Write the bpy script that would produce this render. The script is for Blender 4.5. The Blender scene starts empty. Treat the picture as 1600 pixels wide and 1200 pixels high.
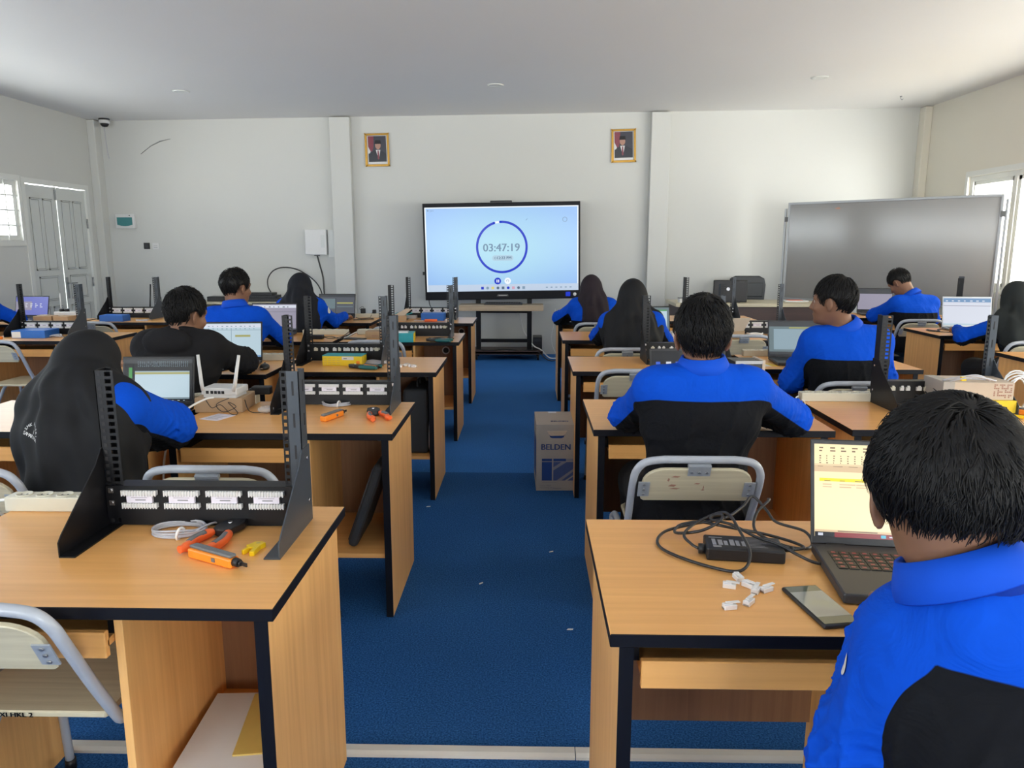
import bpy, bmesh, math, random
import numpy as np
from mathutils import Vector, Matrix
from mathutils.bvhtree import BVHTree

random.seed(7)
rng = np.random.default_rng(7)
SC = bpy.context.scene
COL = SC.collection
PI = math.pi

# ------------------------------------------------------------------ materials
MATS = {}
SCREEN_GAIN = 0.37      # screens sit level with the daylit room
def new_mat(name):
    m = bpy.data.materials.new(name)
    m.use_nodes = True
    nt = m.node_tree
    for n in list(nt.nodes):
        nt.nodes.remove(n)
    out = nt.nodes.new('ShaderNodeOutputMaterial')
    MATS[name] = m
    return m, nt, out

def lin(h):
    """sRGB triple 0..255 -> linear"""
    r = []
    for c in h:
        c = c / 255.0
        r.append(c / 12.92 if c <= 0.04045 else ((c + 0.055) / 1.055) ** 2.4)
    return (r[0], r[1], r[2], 1.0)

def node(nt, t, **kw):
    n = nt.nodes.new(t)
    for k, v in kw.items():
        if k in n.inputs:
            n.inputs[k].default_value = v
        else:
            setattr(n, k, v)
    return n

def pbsdf(nt, out, col=None, rough=0.5, metal=0.0, spec=0.5):
    b = nt.nodes.new('ShaderNodeBsdfPrincipled')
    if col is not None:
        b.inputs['Base Color'].default_value = col
    b.inputs['Roughness'].default_value = rough
    b.inputs['Metallic'].default_value = metal
    b.inputs['Specular IOR Level'].default_value = spec
    nt.links.new(b.outputs[0], out.inputs[0])
    return b

def plain(name, col, rough=0.5, metal=0.0, spec=0.5, noise=0.06, nscale=40.0, bump=0.0):
    """a colour with a little procedural variation and optional bump"""
    m, nt, out = new_mat(name)
    b = pbsdf(nt, out, col, rough, metal, spec)
    tc = node(nt, 'ShaderNodeTexCoord')
    nz = node(nt, 'ShaderNodeTexNoise', Scale=nscale, Detail=3.0)
    nt.links.new(tc.outputs['Object'], nz.inputs['Vector'])
    mr = node(nt, 'ShaderNodeMapRange')
    mr.inputs['To Min'].default_value = 1 - noise
    mr.inputs['To Max'].default_value = 1 + noise
    nt.links.new(nz.outputs['Fac'], mr.inputs['Value'])
    mx = node(nt, 'ShaderNodeMix', data_type='RGBA', blend_type='MULTIPLY')
    mx.inputs[0].default_value = 1.0
    mx.inputs[6].default_value = col
    nt.links.new(mr.outputs[0], mx.inputs[7])
    nt.links.new(mx.outputs[2], b.inputs['Base Color'])
    if bump:
        bp = node(nt, 'ShaderNodeBump', Strength=bump, Distance=0.01)
        nt.links.new(nz.outputs['Fac'], bp.inputs['Height'])
        nt.links.new(bp.outputs[0], b.inputs['Normal'])
    return m

def wood(name, c1, c2, axis='x', rough=0.35, spec=0.5, s=1.0):
    m, nt, out = new_mat(name)
    b = pbsdf(nt, out, c1, rough, 0, spec)
    tc = node(nt, 'ShaderNodeTexCoord')
    mp = node(nt, 'ShaderNodeMapping')
    sc = {'x': (1.6, 45, 45), 'y': (45, 1.6, 45), 'z': (45, 45, 1.6)}[axis]
    mp.inputs['Scale'].default_value = tuple(v * s for v in sc)
    nt.links.new(tc.outputs['Object'], mp.inputs['Vector'])
    nz = node(nt, 'ShaderNodeTexNoise', Scale=1.0, Detail=6.0, Roughness=0.6, Distortion=0.4)
    nt.links.new(mp.outputs[0], nz.inputs['Vector'])
    nz2 = node(nt, 'ShaderNodeTexNoise', Scale=3.0, Detail=2.0)
    nt.links.new(tc.outputs['Object'], nz2.inputs['Vector'])
    ad = node(nt, 'ShaderNodeMath', operation='MULTIPLY_ADD')
    ad.inputs[1].default_value = 0.35
    nt.links.new(nz2.outputs['Fac'], ad.inputs[0])
    nt.links.new(nz.outputs['Fac'], ad.inputs[2])
    cr = node(nt, 'ShaderNodeValToRGB')
    cr.color_ramp.elements[0].position = 0.42
    cr.color_ramp.elements[0].color = c2
    cr.color_ramp.elements[1].position = 0.85
    cr.color_ramp.elements[1].color = c1
    nt.links.new(ad.outputs[0], cr.inputs[0])
    nt.links.new(cr.outputs[0], b.inputs['Base Color'])
    return m

def emis(name, col, strength=1.0, gloss=True):
    """a lit display: emission under a thin glossy cover"""
    m, nt, out = new_mat(name)
    b = pbsdf(nt, out, (0.01, 0.01, 0.012, 1), 0.25, 0, 0.3 if gloss else 0.0)
    b.inputs['Emission Color'].default_value = col
    b.inputs['Emission Strength'].default_value = strength * SCREEN_GAIN
    return m

wood('wood_top', (0.84, 0.44, 0.145, 1), (0.72, 0.35, 0.105, 1), 'x', 0.30)
wood('wood_side', (0.88, 0.50, 0.18, 1), (0.72, 0.37, 0.125, 1), 'z', 0.5)
wood('wood_back_shaded', (0.32, 0.165, 0.08, 1), (0.22, 0.11, 0.055, 1), 'z', 0.55)  # desk wood darkened, the shade inside the desk put into the colour
wood('laminate', (0.62, 0.56, 0.40, 1), (0.48, 0.42, 0.29, 1), 'x', 0.4, s=1.5)
wood('cart_wood', (0.52, 0.40, 0.27, 1), (0.40, 0.30, 0.20, 1), 'x', 0.5)
wood('dark_brown_wood', (0.075, 0.045, 0.04, 1), (0.055, 0.032, 0.03, 1), 'x', 0.5)
plain('edge_black', (0.0021, 0.0024, 0.0059, 1), 0.5, spec=0.25, noise=0.02)
plain('metal_black', (0.0033, 0.0036, 0.0052, 1), 0.42, 0.0, 0.35, noise=0.05)
plain('metal_slate', (0.045, 0.055, 0.068, 1), 0.42, 0.1, 0.5, noise=0.05)
plain('plastic_black', (0.010, 0.010, 0.012, 1), 0.45, noise=0.05)
plain('plastic_dark', (0.03, 0.031, 0.036, 1), 0.45, noise=0.05)
plain('plastic_white', (0.6630, 0.6630, 0.6545, 1), 0.35, noise=0.02)
plain('plastic_cream', (0.6120, 0.5865, 0.4760, 1), 0.4, noise=0.03)
plain('plastic_cream_dark', (0.42, 0.40, 0.31, 1), 0.5, noise=0.03)
plain('chrome', (0.6, 0.6, 0.62, 1), 0.25, 1.0, noise=0.02)
plain('steel_dull', (0.35, 0.36, 0.37, 1), 0.4, 0.8, noise=0.04)
plain('chair_paint', (0.3960, 0.4230, 0.4770, 1), 0.32, 0.0, 0.6, noise=0.08, nscale=25)
plain('chair_clip', (0.40, 0.43, 0.47, 1), 0.4, 0.3, noise=0.06)
plain('cardboard', (0.42, 0.29, 0.175, 1), 0.85, noise=0.10, nscale=18)
plain('carton_beige', (0.56, 0.46, 0.36, 1), 0.8, noise=0.08, nscale=15)
plain('carton_grey', (0.40, 0.37, 0.335, 1), 0.8, noise=0.06, nscale=15)
plain('pattern_brown', (0.36, 0.19, 0.14, 1), 0.8)
plain('box_yellow', (0.80, 0.58, 0.02, 1), 0.45, noise=0.03)
plain('box_teal', (0.02, 0.32, 0.36, 1), 0.45, noise=0.04)
plain('box_blue', (0.02, 0.14, 0.52, 1), 0.4, noise=0.04)
plain('box_blue_dark', (0.03, 0.13, 0.45, 1), 0.4, noise=0.05)
plain('print_blue', (0.012, 0.055, 0.24, 1), 0.6, noise=0.04)
plain('print_blue_mid', (0.06, 0.10, 0.27, 1), 0.6, noise=0.06)
plain('print_grey', (0.26, 0.27, 0.32, 1), 0.6)
plain('paper', (0.6800, 0.6800, 0.6800, 1), 0.8, noise=0.02)
plain('paper_yellow', (0.62, 0.45, 0.12, 1), 0.7, noise=0.05)
plain('paper_lilac', (0.74, 0.70, 0.78, 1), 0.7)
plain('ink', (0.012, 0.012, 0.014, 1), 0.7)
plain('ink_grey', (0.25, 0.25, 0.27, 1), 0.7)
plain('tool_orange', (0.88, 0.26, 0.02, 1), 0.4, noise=0.03)
plain('tool_red', (0.85, 0.14, 0.03, 1), 0.4, noise=0.04)
plain('tool_grey', (0.14, 0.145, 0.15, 1), 0.5, noise=0.06)
plain('tool_teal', (0.01, 0.12, 0.12, 1), 0.45, noise=0.05)
plain('tool_yellow', (0.86, 0.58, 0.01, 1), 0.35, noise=0.03)
plain('cable_grey', (0.50, 0.50, 0.54, 1), 0.4, noise=0.04)
plain('cable_white', (0.80, 0.80, 0.78, 1), 0.4, noise=0.03)
plain('cable_black', (0.010, 0.010, 0.012, 1), 0.35, spec=0.6)
plain('trunking_white', (0.5780, 0.5610, 0.5185, 1), 0.4, noise=0.05, nscale=6)
plain('paint_door', (0.60, 0.62, 0.60, 1), 0.45, noise=0.04, nscale=6)
plain('paint_frame', (0.68, 0.69, 0.66, 1), 0.4, noise=0.03, nscale=6)
plain('crack_and_shade', (0.25, 0.26, 0.25, 1), 0.6)
plain('gold_frame', (0.50, 0.28, 0.05, 1), 0.3, 0.6, noise=0.12, nscale=60)
plain('skin', (0.2160, 0.1080, 0.0648, 1), 0.5, spec=0.35, noise=0.06, nscale=30)
plain('skin_light', (0.3024, 0.1656, 0.1080, 1), 0.5, spec=0.35, noise=0.06, nscale=30)
plain('lips', (0.34, 0.12, 0.09, 1), 0.45)
plain('eye_white', (0.42, 0.38, 0.35, 1), 0.35)
plain('black_trousers', (0.0078, 0.0084, 0.0109, 1), 0.85, noise=0.1, bump=0.1)
plain('hoodie_black', (0.0104, 0.0101, 0.0116, 1), 0.9, spec=0.2, noise=0.12, nscale=20, bump=0.12)
plain('scarf_black', (0.0055, 0.0059, 0.0075, 1), 0.75, spec=0.3, noise=0.1, nscale=14)
plain('scarf_green', (0.0182, 0.0221, 0.0224, 1), 0.8, spec=0.25, noise=0.1, nscale=14)
plain('scarf_plum', (0.0156, 0.0097, 0.0150, 1), 0.75, spec=0.3, noise=0.1, nscale=14)
plain('scarf_navy', (0.0065, 0.0078, 0.0129, 1), 0.75, spec=0.3, noise=0.1, nscale=14)
plain('shoe_black', (0.012, 0.012, 0.013, 1), 0.5)
plain('bag_black', (0.020, 0.022, 0.026, 1), 0.7, noise=0.1, bump=0.1)
plain('leather_dark', (0.030, 0.034, 0.038, 1), 0.45, noise=0.08)
plain('grey_tray', (0.10, 0.10, 0.10, 1), 0.5)
plain('teal_glass', (0.05, 0.22, 0.23, 1), 0.15)
plain('portrait_dark', (0.035, 0.035, 0.05, 1), 0.3)
plain('portrait_red', (0.20, 0.035, 0.055, 1), 0.3)
plain('portrait_suit', (0.012, 0.016, 0.026, 1), 0.3)
plain('portrait_skin', (0.40, 0.22, 0.16, 1), 0.3)
plain('white_paint', (0.62, 0.62, 0.60, 1), 0.5)
plain('foliage', (0.10, 0.09, 0.03, 1), 0.8, noise=0.3)
plain('plastic_clear', (0.93, 0.93, 0.94, 1), 0.15, noise=0.02)
MATS['plastic_clear'].node_tree.nodes['Principled BSDF'].inputs['Transmission Weight'].default_value = 0.2

# walls / ceiling: matt paint with faint roller mottling
def paint(name, col, dirty):
    m, nt, out = new_mat(name)
    b = pbsdf(nt, out, col, 0.6, 0, 0.3)
    tc = node(nt, 'ShaderNodeTexCoord')
    nz = node(nt, 'ShaderNodeTexNoise', Scale=0.9, Detail=4.0)
    nt.links.new(tc.outputs['Object'], nz.inputs['Vector'])
    mx = node(nt, 'ShaderNodeMix', data_type='RGBA')
    mx.inputs[6].default_value = col
    mx.inputs[7].default_value = dirty
    nt.links.new(nz.outputs['Fac'], mx.inputs[0])
    nt.links.new(mx.outputs[2], b.inputs['Base Color'])
    nz2 = node(nt, 'ShaderNodeTexNoise', Scale=120.0, Detail=2.0)
    nt.links.new(tc.outputs['Object'], nz2.inputs['Vector'])
    bp = node(nt, 'ShaderNodeBump', Strength=0.08, Distance=0.004)
    nt.links.new(nz2.outputs['Fac'], bp.inputs['Height'])
    nt.links.new(bp.outputs[0], b.inputs['Normal'])
paint('wall_paint', (0.60, 0.605, 0.575, 1), (0.565, 0.57, 0.545, 1))
paint('wall_paint_warm_light', (0.70, 0.665, 0.575, 1), (0.66, 0.63, 0.545, 1))  # same wall paint with the warm daylight of the right side tinted in
paint('ceiling_paint', (0.76, 0.75, 0.735, 1), (0.73, 0.72, 0.70, 1))

# carpet: needle felt with dark and light flecks, square tiles of slightly different pile
def carpet():
    m, nt, out = new_mat('carpet')
    b = pbsdf(nt, out, (0.01, 0.05, 0.14, 1), 0.95, 0, 0.1)
    tc = node(nt, 'ShaderNodeTexCoord')
    nz = node(nt, 'ShaderNodeTexNoise', Scale=170.0, Detail=5.0, Roughness=0.7)
    nt.links.new(tc.outputs['Object'], nz.inputs['Vector'])
    cr = node(nt, 'ShaderNodeValToRGB')
    cr.color_ramp.elements[0].position = 0.38
    cr.color_ramp.elements[0].color = (0.008, 0.046, 0.17, 1)
    cr.color_ramp.elements[1].position = 0.64
    cr.color_ramp.elements[1].color = (0.038, 0.165, 0.44, 1)
    nt.links.new(nz.outputs['Fac'], cr.inputs[0])
    nzb = node(nt, 'ShaderNodeTexNoise', Scale=1.3, Detail=3.0)
    nt.links.new(tc.outputs['Object'], nzb.inputs['Vector'])
    mr = node(nt, 'ShaderNodeMapRange')
    mr.inputs['To Min'].default_value = 0.8
    mr.inputs['To Max'].default_value = 1.2
    nt.links.new(nzb.outputs['Fac'], mr.inputs['Value'])
    mx = node(nt, 'ShaderNodeMix', data_type='RGBA', blend_type='MULTIPLY')
    mx.inputs[0].default_value = 1.0
    nt.links.new(cr.outputs[0], mx.inputs[6])
    nt.links.new(mr.outputs[0], mx.inputs[7])
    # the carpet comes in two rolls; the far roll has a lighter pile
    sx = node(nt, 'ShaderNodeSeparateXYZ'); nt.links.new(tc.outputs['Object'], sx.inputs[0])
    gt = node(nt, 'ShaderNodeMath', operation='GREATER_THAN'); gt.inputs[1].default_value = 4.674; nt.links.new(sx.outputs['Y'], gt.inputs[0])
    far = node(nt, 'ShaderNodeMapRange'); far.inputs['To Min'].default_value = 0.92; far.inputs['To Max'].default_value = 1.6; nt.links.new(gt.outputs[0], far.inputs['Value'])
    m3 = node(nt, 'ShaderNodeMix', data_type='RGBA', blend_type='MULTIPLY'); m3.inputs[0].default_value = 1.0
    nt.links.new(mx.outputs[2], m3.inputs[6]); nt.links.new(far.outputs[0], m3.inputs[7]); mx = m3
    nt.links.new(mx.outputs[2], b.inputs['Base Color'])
    bp = node(nt, 'ShaderNodeBump', Strength=0.7, Distance=0.006)
    nt.links.new(nz.outputs['Fac'], bp.inputs['Height'])
    nt.links.new(bp.outputs[0], b.inputs['Normal'])
carpet()

def glass_pane():
    m, nt, out = new_mat('window_glass')
    t = node(nt, 'ShaderNodeBsdfTransparent')
    t.inputs[0].default_value = (0.95, 0.97, 0.97, 1)
    g = node(nt, 'ShaderNodeBsdfGlossy', Roughness=0.02)
    mx = node(nt, 'ShaderNodeMixShader')
    mx.inputs[0].default_value = 0.06
    nt.links.new(t.outputs[0], mx.inputs[1])
    nt.links.new(g.outputs[0], mx.inputs[2])
    nt.links.new(mx.outputs[0], out.inputs[0])
glass_pane()

def film():
    m, nt, out = new_mat('clear_film')
    t = node(nt, 'ShaderNodeBsdfTransparent'); g = node(nt, 'ShaderNodeBsdfPrincipled', Roughness=0.15)
    g.inputs['Base Color'].default_value = (.8, .78, .76, 1)
    mx = node(nt, 'ShaderNodeMixShader'); mx.inputs[0].default_value = 0.35
    nt.links.new(t.outputs[0], mx.inputs[1]); nt.links.new(g.outputs[0], mx.inputs[2]); nt.links.new(mx.outputs[0], out.inputs[0])
film()
# whiteboard: enamelled steel, greyed so its shade away from the windows is in the colour
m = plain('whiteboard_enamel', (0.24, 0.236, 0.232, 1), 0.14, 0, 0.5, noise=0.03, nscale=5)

# jacket cloth: blue above / black below a seam stored on the mesh as a signed distance
def jacket_mat(name, blue, black):
    m, nt, out = new_mat(name)
    b = pbsdf(nt, out, blue, 0.85, 0, 0.12)
    at = node(nt, 'ShaderNodeAttribute', attribute_name='seam')
    mr = node(nt, 'ShaderNodeMapRange')
    mr.inputs['From Min'].default_value = -0.0012
    mr.inputs['From Max'].default_value = 0.0012
    nt.links.new(at.outputs['Fac'], mr.inputs['Value'])
    tc = node(nt, 'ShaderNodeTexCoord')
    nz = node(nt, 'ShaderNodeTexNoise', Scale=11.0, Detail=3.0, Distortion=2.2)
    nt.links.new(tc.outputs['Object'], nz.inputs['Vector'])
    mx = node(nt, 'ShaderNodeMix', data_type='RGBA')
    mx.inputs[6].default_value = black
    mx.inputs[7].default_value = blue
    nt.links.new(mr.outputs[0], mx.inputs[0])
    v = node(nt, 'ShaderNodeMapRange')
    v.inputs['To Min'].default_value = 0.9
    v.inputs['To Max'].default_value = 1.1
    nt.links.new(nz.outputs['Fac'], v.inputs['Value'])
    m2 = node(nt, 'ShaderNodeMix', data_type='RGBA', blend_type='MULTIPLY')
    m2.inputs[0].default_value = 1.0
    nt.links.new(mx.outputs[2], m2.inputs[6])
    nt.links.new(v.outputs[0], m2.inputs[7])
    nt.links.new(m2.outputs[2], b.inputs['Base Color'])
    bp = node(nt, 'ShaderNodeBump', Strength=0.5, Distance=0.012)
    nt.links.new(nz.outputs['Fac'], bp.inputs['Height'])
    nt.links.new(bp.outputs[0], b.inputs['Normal'])
jacket_mat('jacket_cloth', (0.0015, 0.066, 0.52, 1), (0.007, 0.0076, 0.010, 1))
plain('jacket_blue', (0.0015, 0.066, 0.52, 1), 0.8, spec=0.25, noise=0.08, nscale=16, bump=0.2)

def hair_mat():
    m, nt, out = new_mat('hair_black')
    b = pbsdf(nt, out, (0.006, 0.0056, 0.006, 1), 0.55, 0, 0.22)
    b.inputs['Anisotropic'].default_value = 0.4
hair_mat()

# ------------------------------------------------------------------ mesh builder
class MB:
    def __init__(s):
        s.v = []; s.f = []; s.m = []; s.s = []
    def add(s, vs, fs, mi=0, sm=False, M=None):
        o = len(s.v)
        if M is not None:
            vs = [M @ Vector(v) for v in vs]
        s.v += [tuple(v) for v in vs]
        for f in fs:
            s.f.append(tuple(i + o for i in f)); s.m.append(mi); s.s.append(sm)
        return s
    def box(s, x0, x1, y0, y1, z0, z1, mi=0, M=None, top=None, front=None):
        vs = [(x0,y0,z0),(x1,y0,z0),(x1,y1,z0),(x0,y1,z0),(x0,y0,z1),(x1,y0,z1),(x1,y1,z1),(x0,y1,z1)]
        fs = [(0,3,2,1),(4,5,6,7),(0,1,5,4),(1,2,6,5),(2,3,7,6),(3,0,4,7)]
        o = len(s.v)
        if M is not None:
            vs = [M @ Vector(v) for v in vs]
        s.v += [tuple(v) for v in vs]
        for k, f in enumerate(fs):
            s.f.append(tuple(i + o for i in f))
            mm = mi
            if k == 1 and top is not None: mm = top
            if k == 2 and front is not None: mm = front
            s.m.append(mm); s.s.append(False)
        return s
    def cyl(s, p0, p1, r0, r1=None, n=14, mi=0, cap=True, sm=True):
        r1 = r0 if r1 is None else r1
        p0 = Vector(p0); p1 = Vector(p1)
        d = (p1 - p0).normalized()
        a = d.orthogonal().normalized(); b = d.cross(a)
        vs = []
        for p, r in ((p0, r0), (p1, r1)):
            for k in range(n):
                t = 2 * PI * k / n
                vs.append(p + a * (r * math.cos(t)) + b * (r * math.sin(t)))
        fs = [(k, (k + 1) % n, n + (k + 1) % n, n + k) for k in range(n)]
        s.add(vs, fs, mi, sm)
        if cap:
            s.add(vs[:n], [tuple(range(n - 1, -1, -1))], mi)
            s.add(vs[n:], [tuple(range(n))], mi)
        return s
    def tube(s, pts, r, n=8, mi=0, closed=False, cap=True):
        pts = [Vector(p) for p in pts]
        N = len(pts)
        rs = r if isinstance(r, (list, tuple)) else [r] * N
        tang = []
        for i in range(N):
            if closed:
                t = pts[(i + 1) % N] - pts[i - 1]
            else:
                t = pts[min(i + 1, N - 1)] - pts[max(i - 1, 0)]
            if t.length < 1e-9: t = Vector((0, 0, 1))
            tang.append(t.normalized())
        a = tang[0].orthogonal().normalized()
        vs = []
        for i in range(N):
            a = a - tang[i] * a.dot(tang[i])
            if a.length < 1e-6: a = tang[i].orthogonal()
            a.normalize()
            b = tang[i].cross(a)
            for k in range(n):
                t = 2 * PI * k / n
                vs.append(pts[i] + a * (rs[i] * math.cos(t)) + b * (rs[i] * math.sin(t)))
        fs = []
        for i in range(N if closed else N - 1):
            j = (i + 1) % N
            for k in range(n):
                fs.append((i*n+k, i*n+(k+1)%n, j*n+(k+1)%n, j*n+k))
        s.add(vs, fs, mi, True)
        if cap and not closed:
            s.add(vs[:n], [tuple(range(n-1,-1,-1))], mi)
            s.add(vs[-n:], [tuple(range(n))], mi)
        return s
    def lathe(s, prof, n=24, mi=0, M=None, sm=True):
        vs = []; fs = []
        for r, z in prof:
            for k in range(n):
                t = 2*PI*k/n
                vs.append((r*math.cos(t), r*math.sin(t), z))
        for i in range(len(prof)-1):
            for k in range(n):
                fs.append((i*n+k, i*n+(k+1)%n, (i+1)*n+(k+1)%n, (i+1)*n+k))
        s.add(vs, fs, mi, sm, M)
        if prof[0][0] > 1e-6: s.add(vs[:n], [tuple(range(n-1,-1,-1))], mi, False, M)
        if prof[-1][0] > 1e-6: s.add(vs[-n:], [tuple(range(n))], mi, False, M)
        return s
    def prism(s, poly, h0, h1, mi=0, M=None, sm=False):
        """poly in local xy extruded along z from h0 to h1"""
        n = len(poly)
        vs = [(x, y, h0) for x, y in poly] + [(x, y, h1) for x, y in poly]
        s.add(vs, [tuple(range(n-1,-1,-1)), tuple(range(n, 2*n))], mi, False, M)
        s.add(vs, [(k,(k+1)%n,n+(k+1)%n,n+k) for k in range(n)], mi, sm, M)
        return s
    def sphere(s, c, r, n=16, mi=0, M=None):
        rx, ry, rz = r if isinstance(r, (list, tuple)) else (r, r, r)
        vs = []; fs = []
        h = n // 2
        for i in range(h + 1):
            p = PI * i / h
            for k in range(n):
                t = 2*PI*k/n
                vs.append((c[0]+rx*math.sin(p)*math.cos(t), c[1]+ry*math.sin(p)*math.sin(t), c[2]-rz*math.cos(p)))
        for i in range(h):
            for k in range(n):
                fs.append((i*n+k, i*n+(k+1)%n, (i+1)*n+(k+1)%n, (i+1)*n+k))
        s.add(vs, fs, mi, True, M)
        return s
    def mesh(s, name, mats):
        me = bpy.data.meshes.new(name)
        me.from_pydata(s.v, [], s.f)
        for m in mats: me.materials.append(MATS[m])
        me.polygons.foreach_set('material_index', s.m)
        me.polygons.foreach_set('use_smooth', s.s)
        bm = bmesh.new(); bm.from_mesh(me)
        bmesh.ops.remove_doubles(bm, verts=bm.verts, dist=1e-6)
        bmesh.ops.recalc_face_normals(bm, faces=bm.faces)
        bm.to_mesh(me); bm.free()
        return me

def obj(name, mb, mats, parent=None, loc=None, rot=None, bevel=0.0, seg=2):
    if isinstance(mats, str): mats = [mats]
    me = mb.mesh(name, mats) if isinstance(mb, MB) else mb
    o = bpy.data.objects.new(name, me)
    COL.objects.link(o)
    if parent is not None: o.parent = parent
    if loc is not None: o.location = loc
    if rot is not None: o.rotation_euler = rot
    if bevel:
        b = o.modifiers.new('bevel', 'BEVEL'); b.width = bevel; b.segments = seg
        b.limit_method = 'ANGLE'; b.angle_limit = math.radians(50)
    return o

def tag(o, label, cat, group=None):
    o['label'] = label; o['category'] = cat
    if group: o['group'] = group
    return o
def thing(name, label, cat, loc=(0,0,0), rz=0.0, group=None):
    o = bpy.data.objects.new(name, None); COL.objects.link(o)
    o.empty_display_size = 0.05
    o.location = loc; o.rotation_euler = (0,0,rz)
    return tag(o, label, cat, group)
def struct(name, mb, mats, parent=None, **k):
    o = obj(name, mb, mats, parent, **k)
    o['kind'] = 'structure'
    return o
def dup(root, loc, rz, label, group=None):
    def cp(o, par):
        c = o.copy(); COL.objects.link(c)
        if par is not None: c.parent = par
        for ch in list(o.children): cp(ch, c)
        return c
    r = cp(root, None)
    r.location = loc; r.rotation_euler = (0,0,rz); r['label'] = label
    if group: r['group'] = group
    return r
def spl(pts, n=6, closed=False):
    """Catmull-Rom through pts"""
    P = [Vector(p) for p in pts]; N = len(P); out = []
    rngi = range(N if closed else N-1)
    for i in rngi:
        if closed:
            p0,p1,p2,p3 = P[i-1],P[i],P[(i+1)%N],P[(i+2)%N]
        else:
            p0,p1,p2,p3 = P[max(i-1,0)],P[i],P[i+1],P[min(i+2,N-1)]
        for k in range(n):
            t = k/n
            out.append(0.5*((2*p1)+(p2-p0)*t+(2*p0-5*p1+4*p2-p3)*t*t+(3*p1-p0-3*p2+p3)*t**3))
    if not closed: out.append(P[-1])
    return out
def text_mesh(txt, size, extrude=0.0006, align='CENTER'):
    cu = bpy.data.curves.new('lettering', 'FONT')
    cu.body = txt; cu.size = size; cu.extrude = extrude; cu.align_x = align; cu.align_y = 'CENTER'
    cu.resolution_u = 3
    o = bpy.data.objects.new('lettering', cu); COL.objects.link(o)
    bpy.context.view_layer.update()
    dg = bpy.context.evaluated_depsgraph_get()
    me = bpy.data.meshes.new_from_object(o.evaluated_get(dg))
    vs = [v.co.copy() for v in me.vertices]; fs = [tuple(p.vertices) for p in me.polygons]
    bpy.data.objects.remove(o); bpy.data.curves.remove(cu); bpy.data.meshes.remove(me)
    return vs, fs
def lettering(mb, txt, size, M, mi=0, align='CENTER', sx=1.0, extrude=0.0004, bold=0.0):
    vs, fs = text_mesh(txt, size, extrude, align)
    mb.add([(v.x*sx, v.y, v.z) for v in vs], fs, mi, False, M)
    if bold:
        for dx in (-bold, bold):
            mb.add([(v.x*sx+dx, v.y, v.z) for v in vs], fs, mi, False, M)
def frame_M(origin, right, up):
    r = Vector(right).normalized(); u = Vector(up).normalized(); n = r.cross(u)
    return Matrix(((r.x,u.x,n.x,origin[0]),(r.y,u.y,n.y,origin[1]),(r.z,u.z,n.z,origin[2]),(0,0,0,1)))
WALLM = lambda o: frame_M(o, (1,0,0), (0,0,1))   # text on a surface that faces the room's rear (-y)
H = 0.75
# ================================================================== THE ROOM
XL, XR, YB, YF = -5.67, 5.05, -3.2, 10.1
CZ = lambda x: 3.105 + 0.0125 * x
mb = MB(); mb.box(XL-0.2, XR+0.2, YB-0.2, YF+0.2, -0.12, 0.0)
struct('floor', mb, 'carpet')
mb = MB()
mb.prism([(XL-0.2, CZ(XL-0.2)), (XR+0.2, CZ(XR+0.2)), (XR+0.2, CZ(XR)+0.15), (XL-0.2, CZ(XL)+0.15)], -(YF+0.2), -(YB-0.2), 0,
         Matrix(((1,0,0,0),(0,0,-1,0),(0,1,0,0),(0,0,0,1))))
struct('ceiling', mb, 'ceiling_paint')
def wall_y(name, x0, x1, y0, y1, z1, holes, m='wall_paint'):
    """wall running along y with rectangular holes (ya,yb,za,zb)"""
    mb = MB(); ys = sorted({y0, y1} | {h[0] for h in holes} | {h[1] for h in holes})
    for a, b in zip(ys, ys[1:]):
        hs = [h for h in holes if h[0] <= a + 1e-6 and h[1] >= b - 1e-6]
        if not hs: mb.box(x0, x1, a, b, 0, z1)
        else:
            h = hs[0]
            if h[2] > 0: mb.box(x0, x1, a, b, 0, h[2])
            mb.box(x0, x1, a, b, h[3], z1)
    return struct(name, mb, m)
def wall_x(name, y0, y1, holes):
    mb = MB(); xs = sorted({XL, XR} | {h[0] for h in holes} | {h[1] for h in holes})
    for a, b in zip(xs, xs[1:]):
        hs = [h for h in holes if h[0] <= a + 1e-6 and h[1] >= b - 1e-6]
        if not hs: mb.box(a, b, y0, y1, 0, 3.18)
        else:
            h = hs[0]
            mb.box(a, b, y0, y1, 0, h[2]); mb.box(a, b, y0, y1, h[3], 3.18)
    return struct(name, mb, 'wall_paint')
DOOR = (8.57, 9.79, 0.0, 2.15)
LWIN = [(5.2, 8.465, 1.50, 2.15), (1.2, 4.5, 1.50, 2.15), (-2.6, 0.6, 1.50, 2.15)]
RWIN = [(6.55, 9.01, 0.95, 2.22), (3.4, 5.9, 0.95, 2.22), (0.3, 2.8, 0.95, 2.22), (-2.7, -0.3, 0.95, 2.22)]
BWIN = [(-4.6, -1.6, 0.95, 2.22), (0.6, 3.8, 0.95, 2.22)]
wall_y('wall_left', XL-0.18, XL, YB, YF, 3.08, [DOOR] + LWIN)
wall_y('wall_right', XR, XR+0.18, YB, YF, 3.2, RWIN, 'wall_paint_warm_light')
wall_x('wall_front', YF, YF+0.18, [])
wall_x('wall_back', YB-0.18, YB, BWIN)
# plastered columns on the front wall and in its corners
def column(name, x0, x1, y0, y1, z1, m='wall_paint'):
    mb = MB(); mb.box(x0, x1, y0, y1, 0, z1)
    struct(name, mb, m, bevel=0.008)
column('column_1', -2.555, -2.292, 9.99, YF, 3.06)
column('column_2', 1.558, 1.802, 9.99, YF, 3.11)
column('column_3', XL, -5.57, 9.95, YF, 3.03)
column('column_4', 4.955, XR, 9.96, YF, 3.16, 'wall_paint_warm_light')
column('column_5', XL, -5.57, 4.68, 5.02, 3.03)
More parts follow.
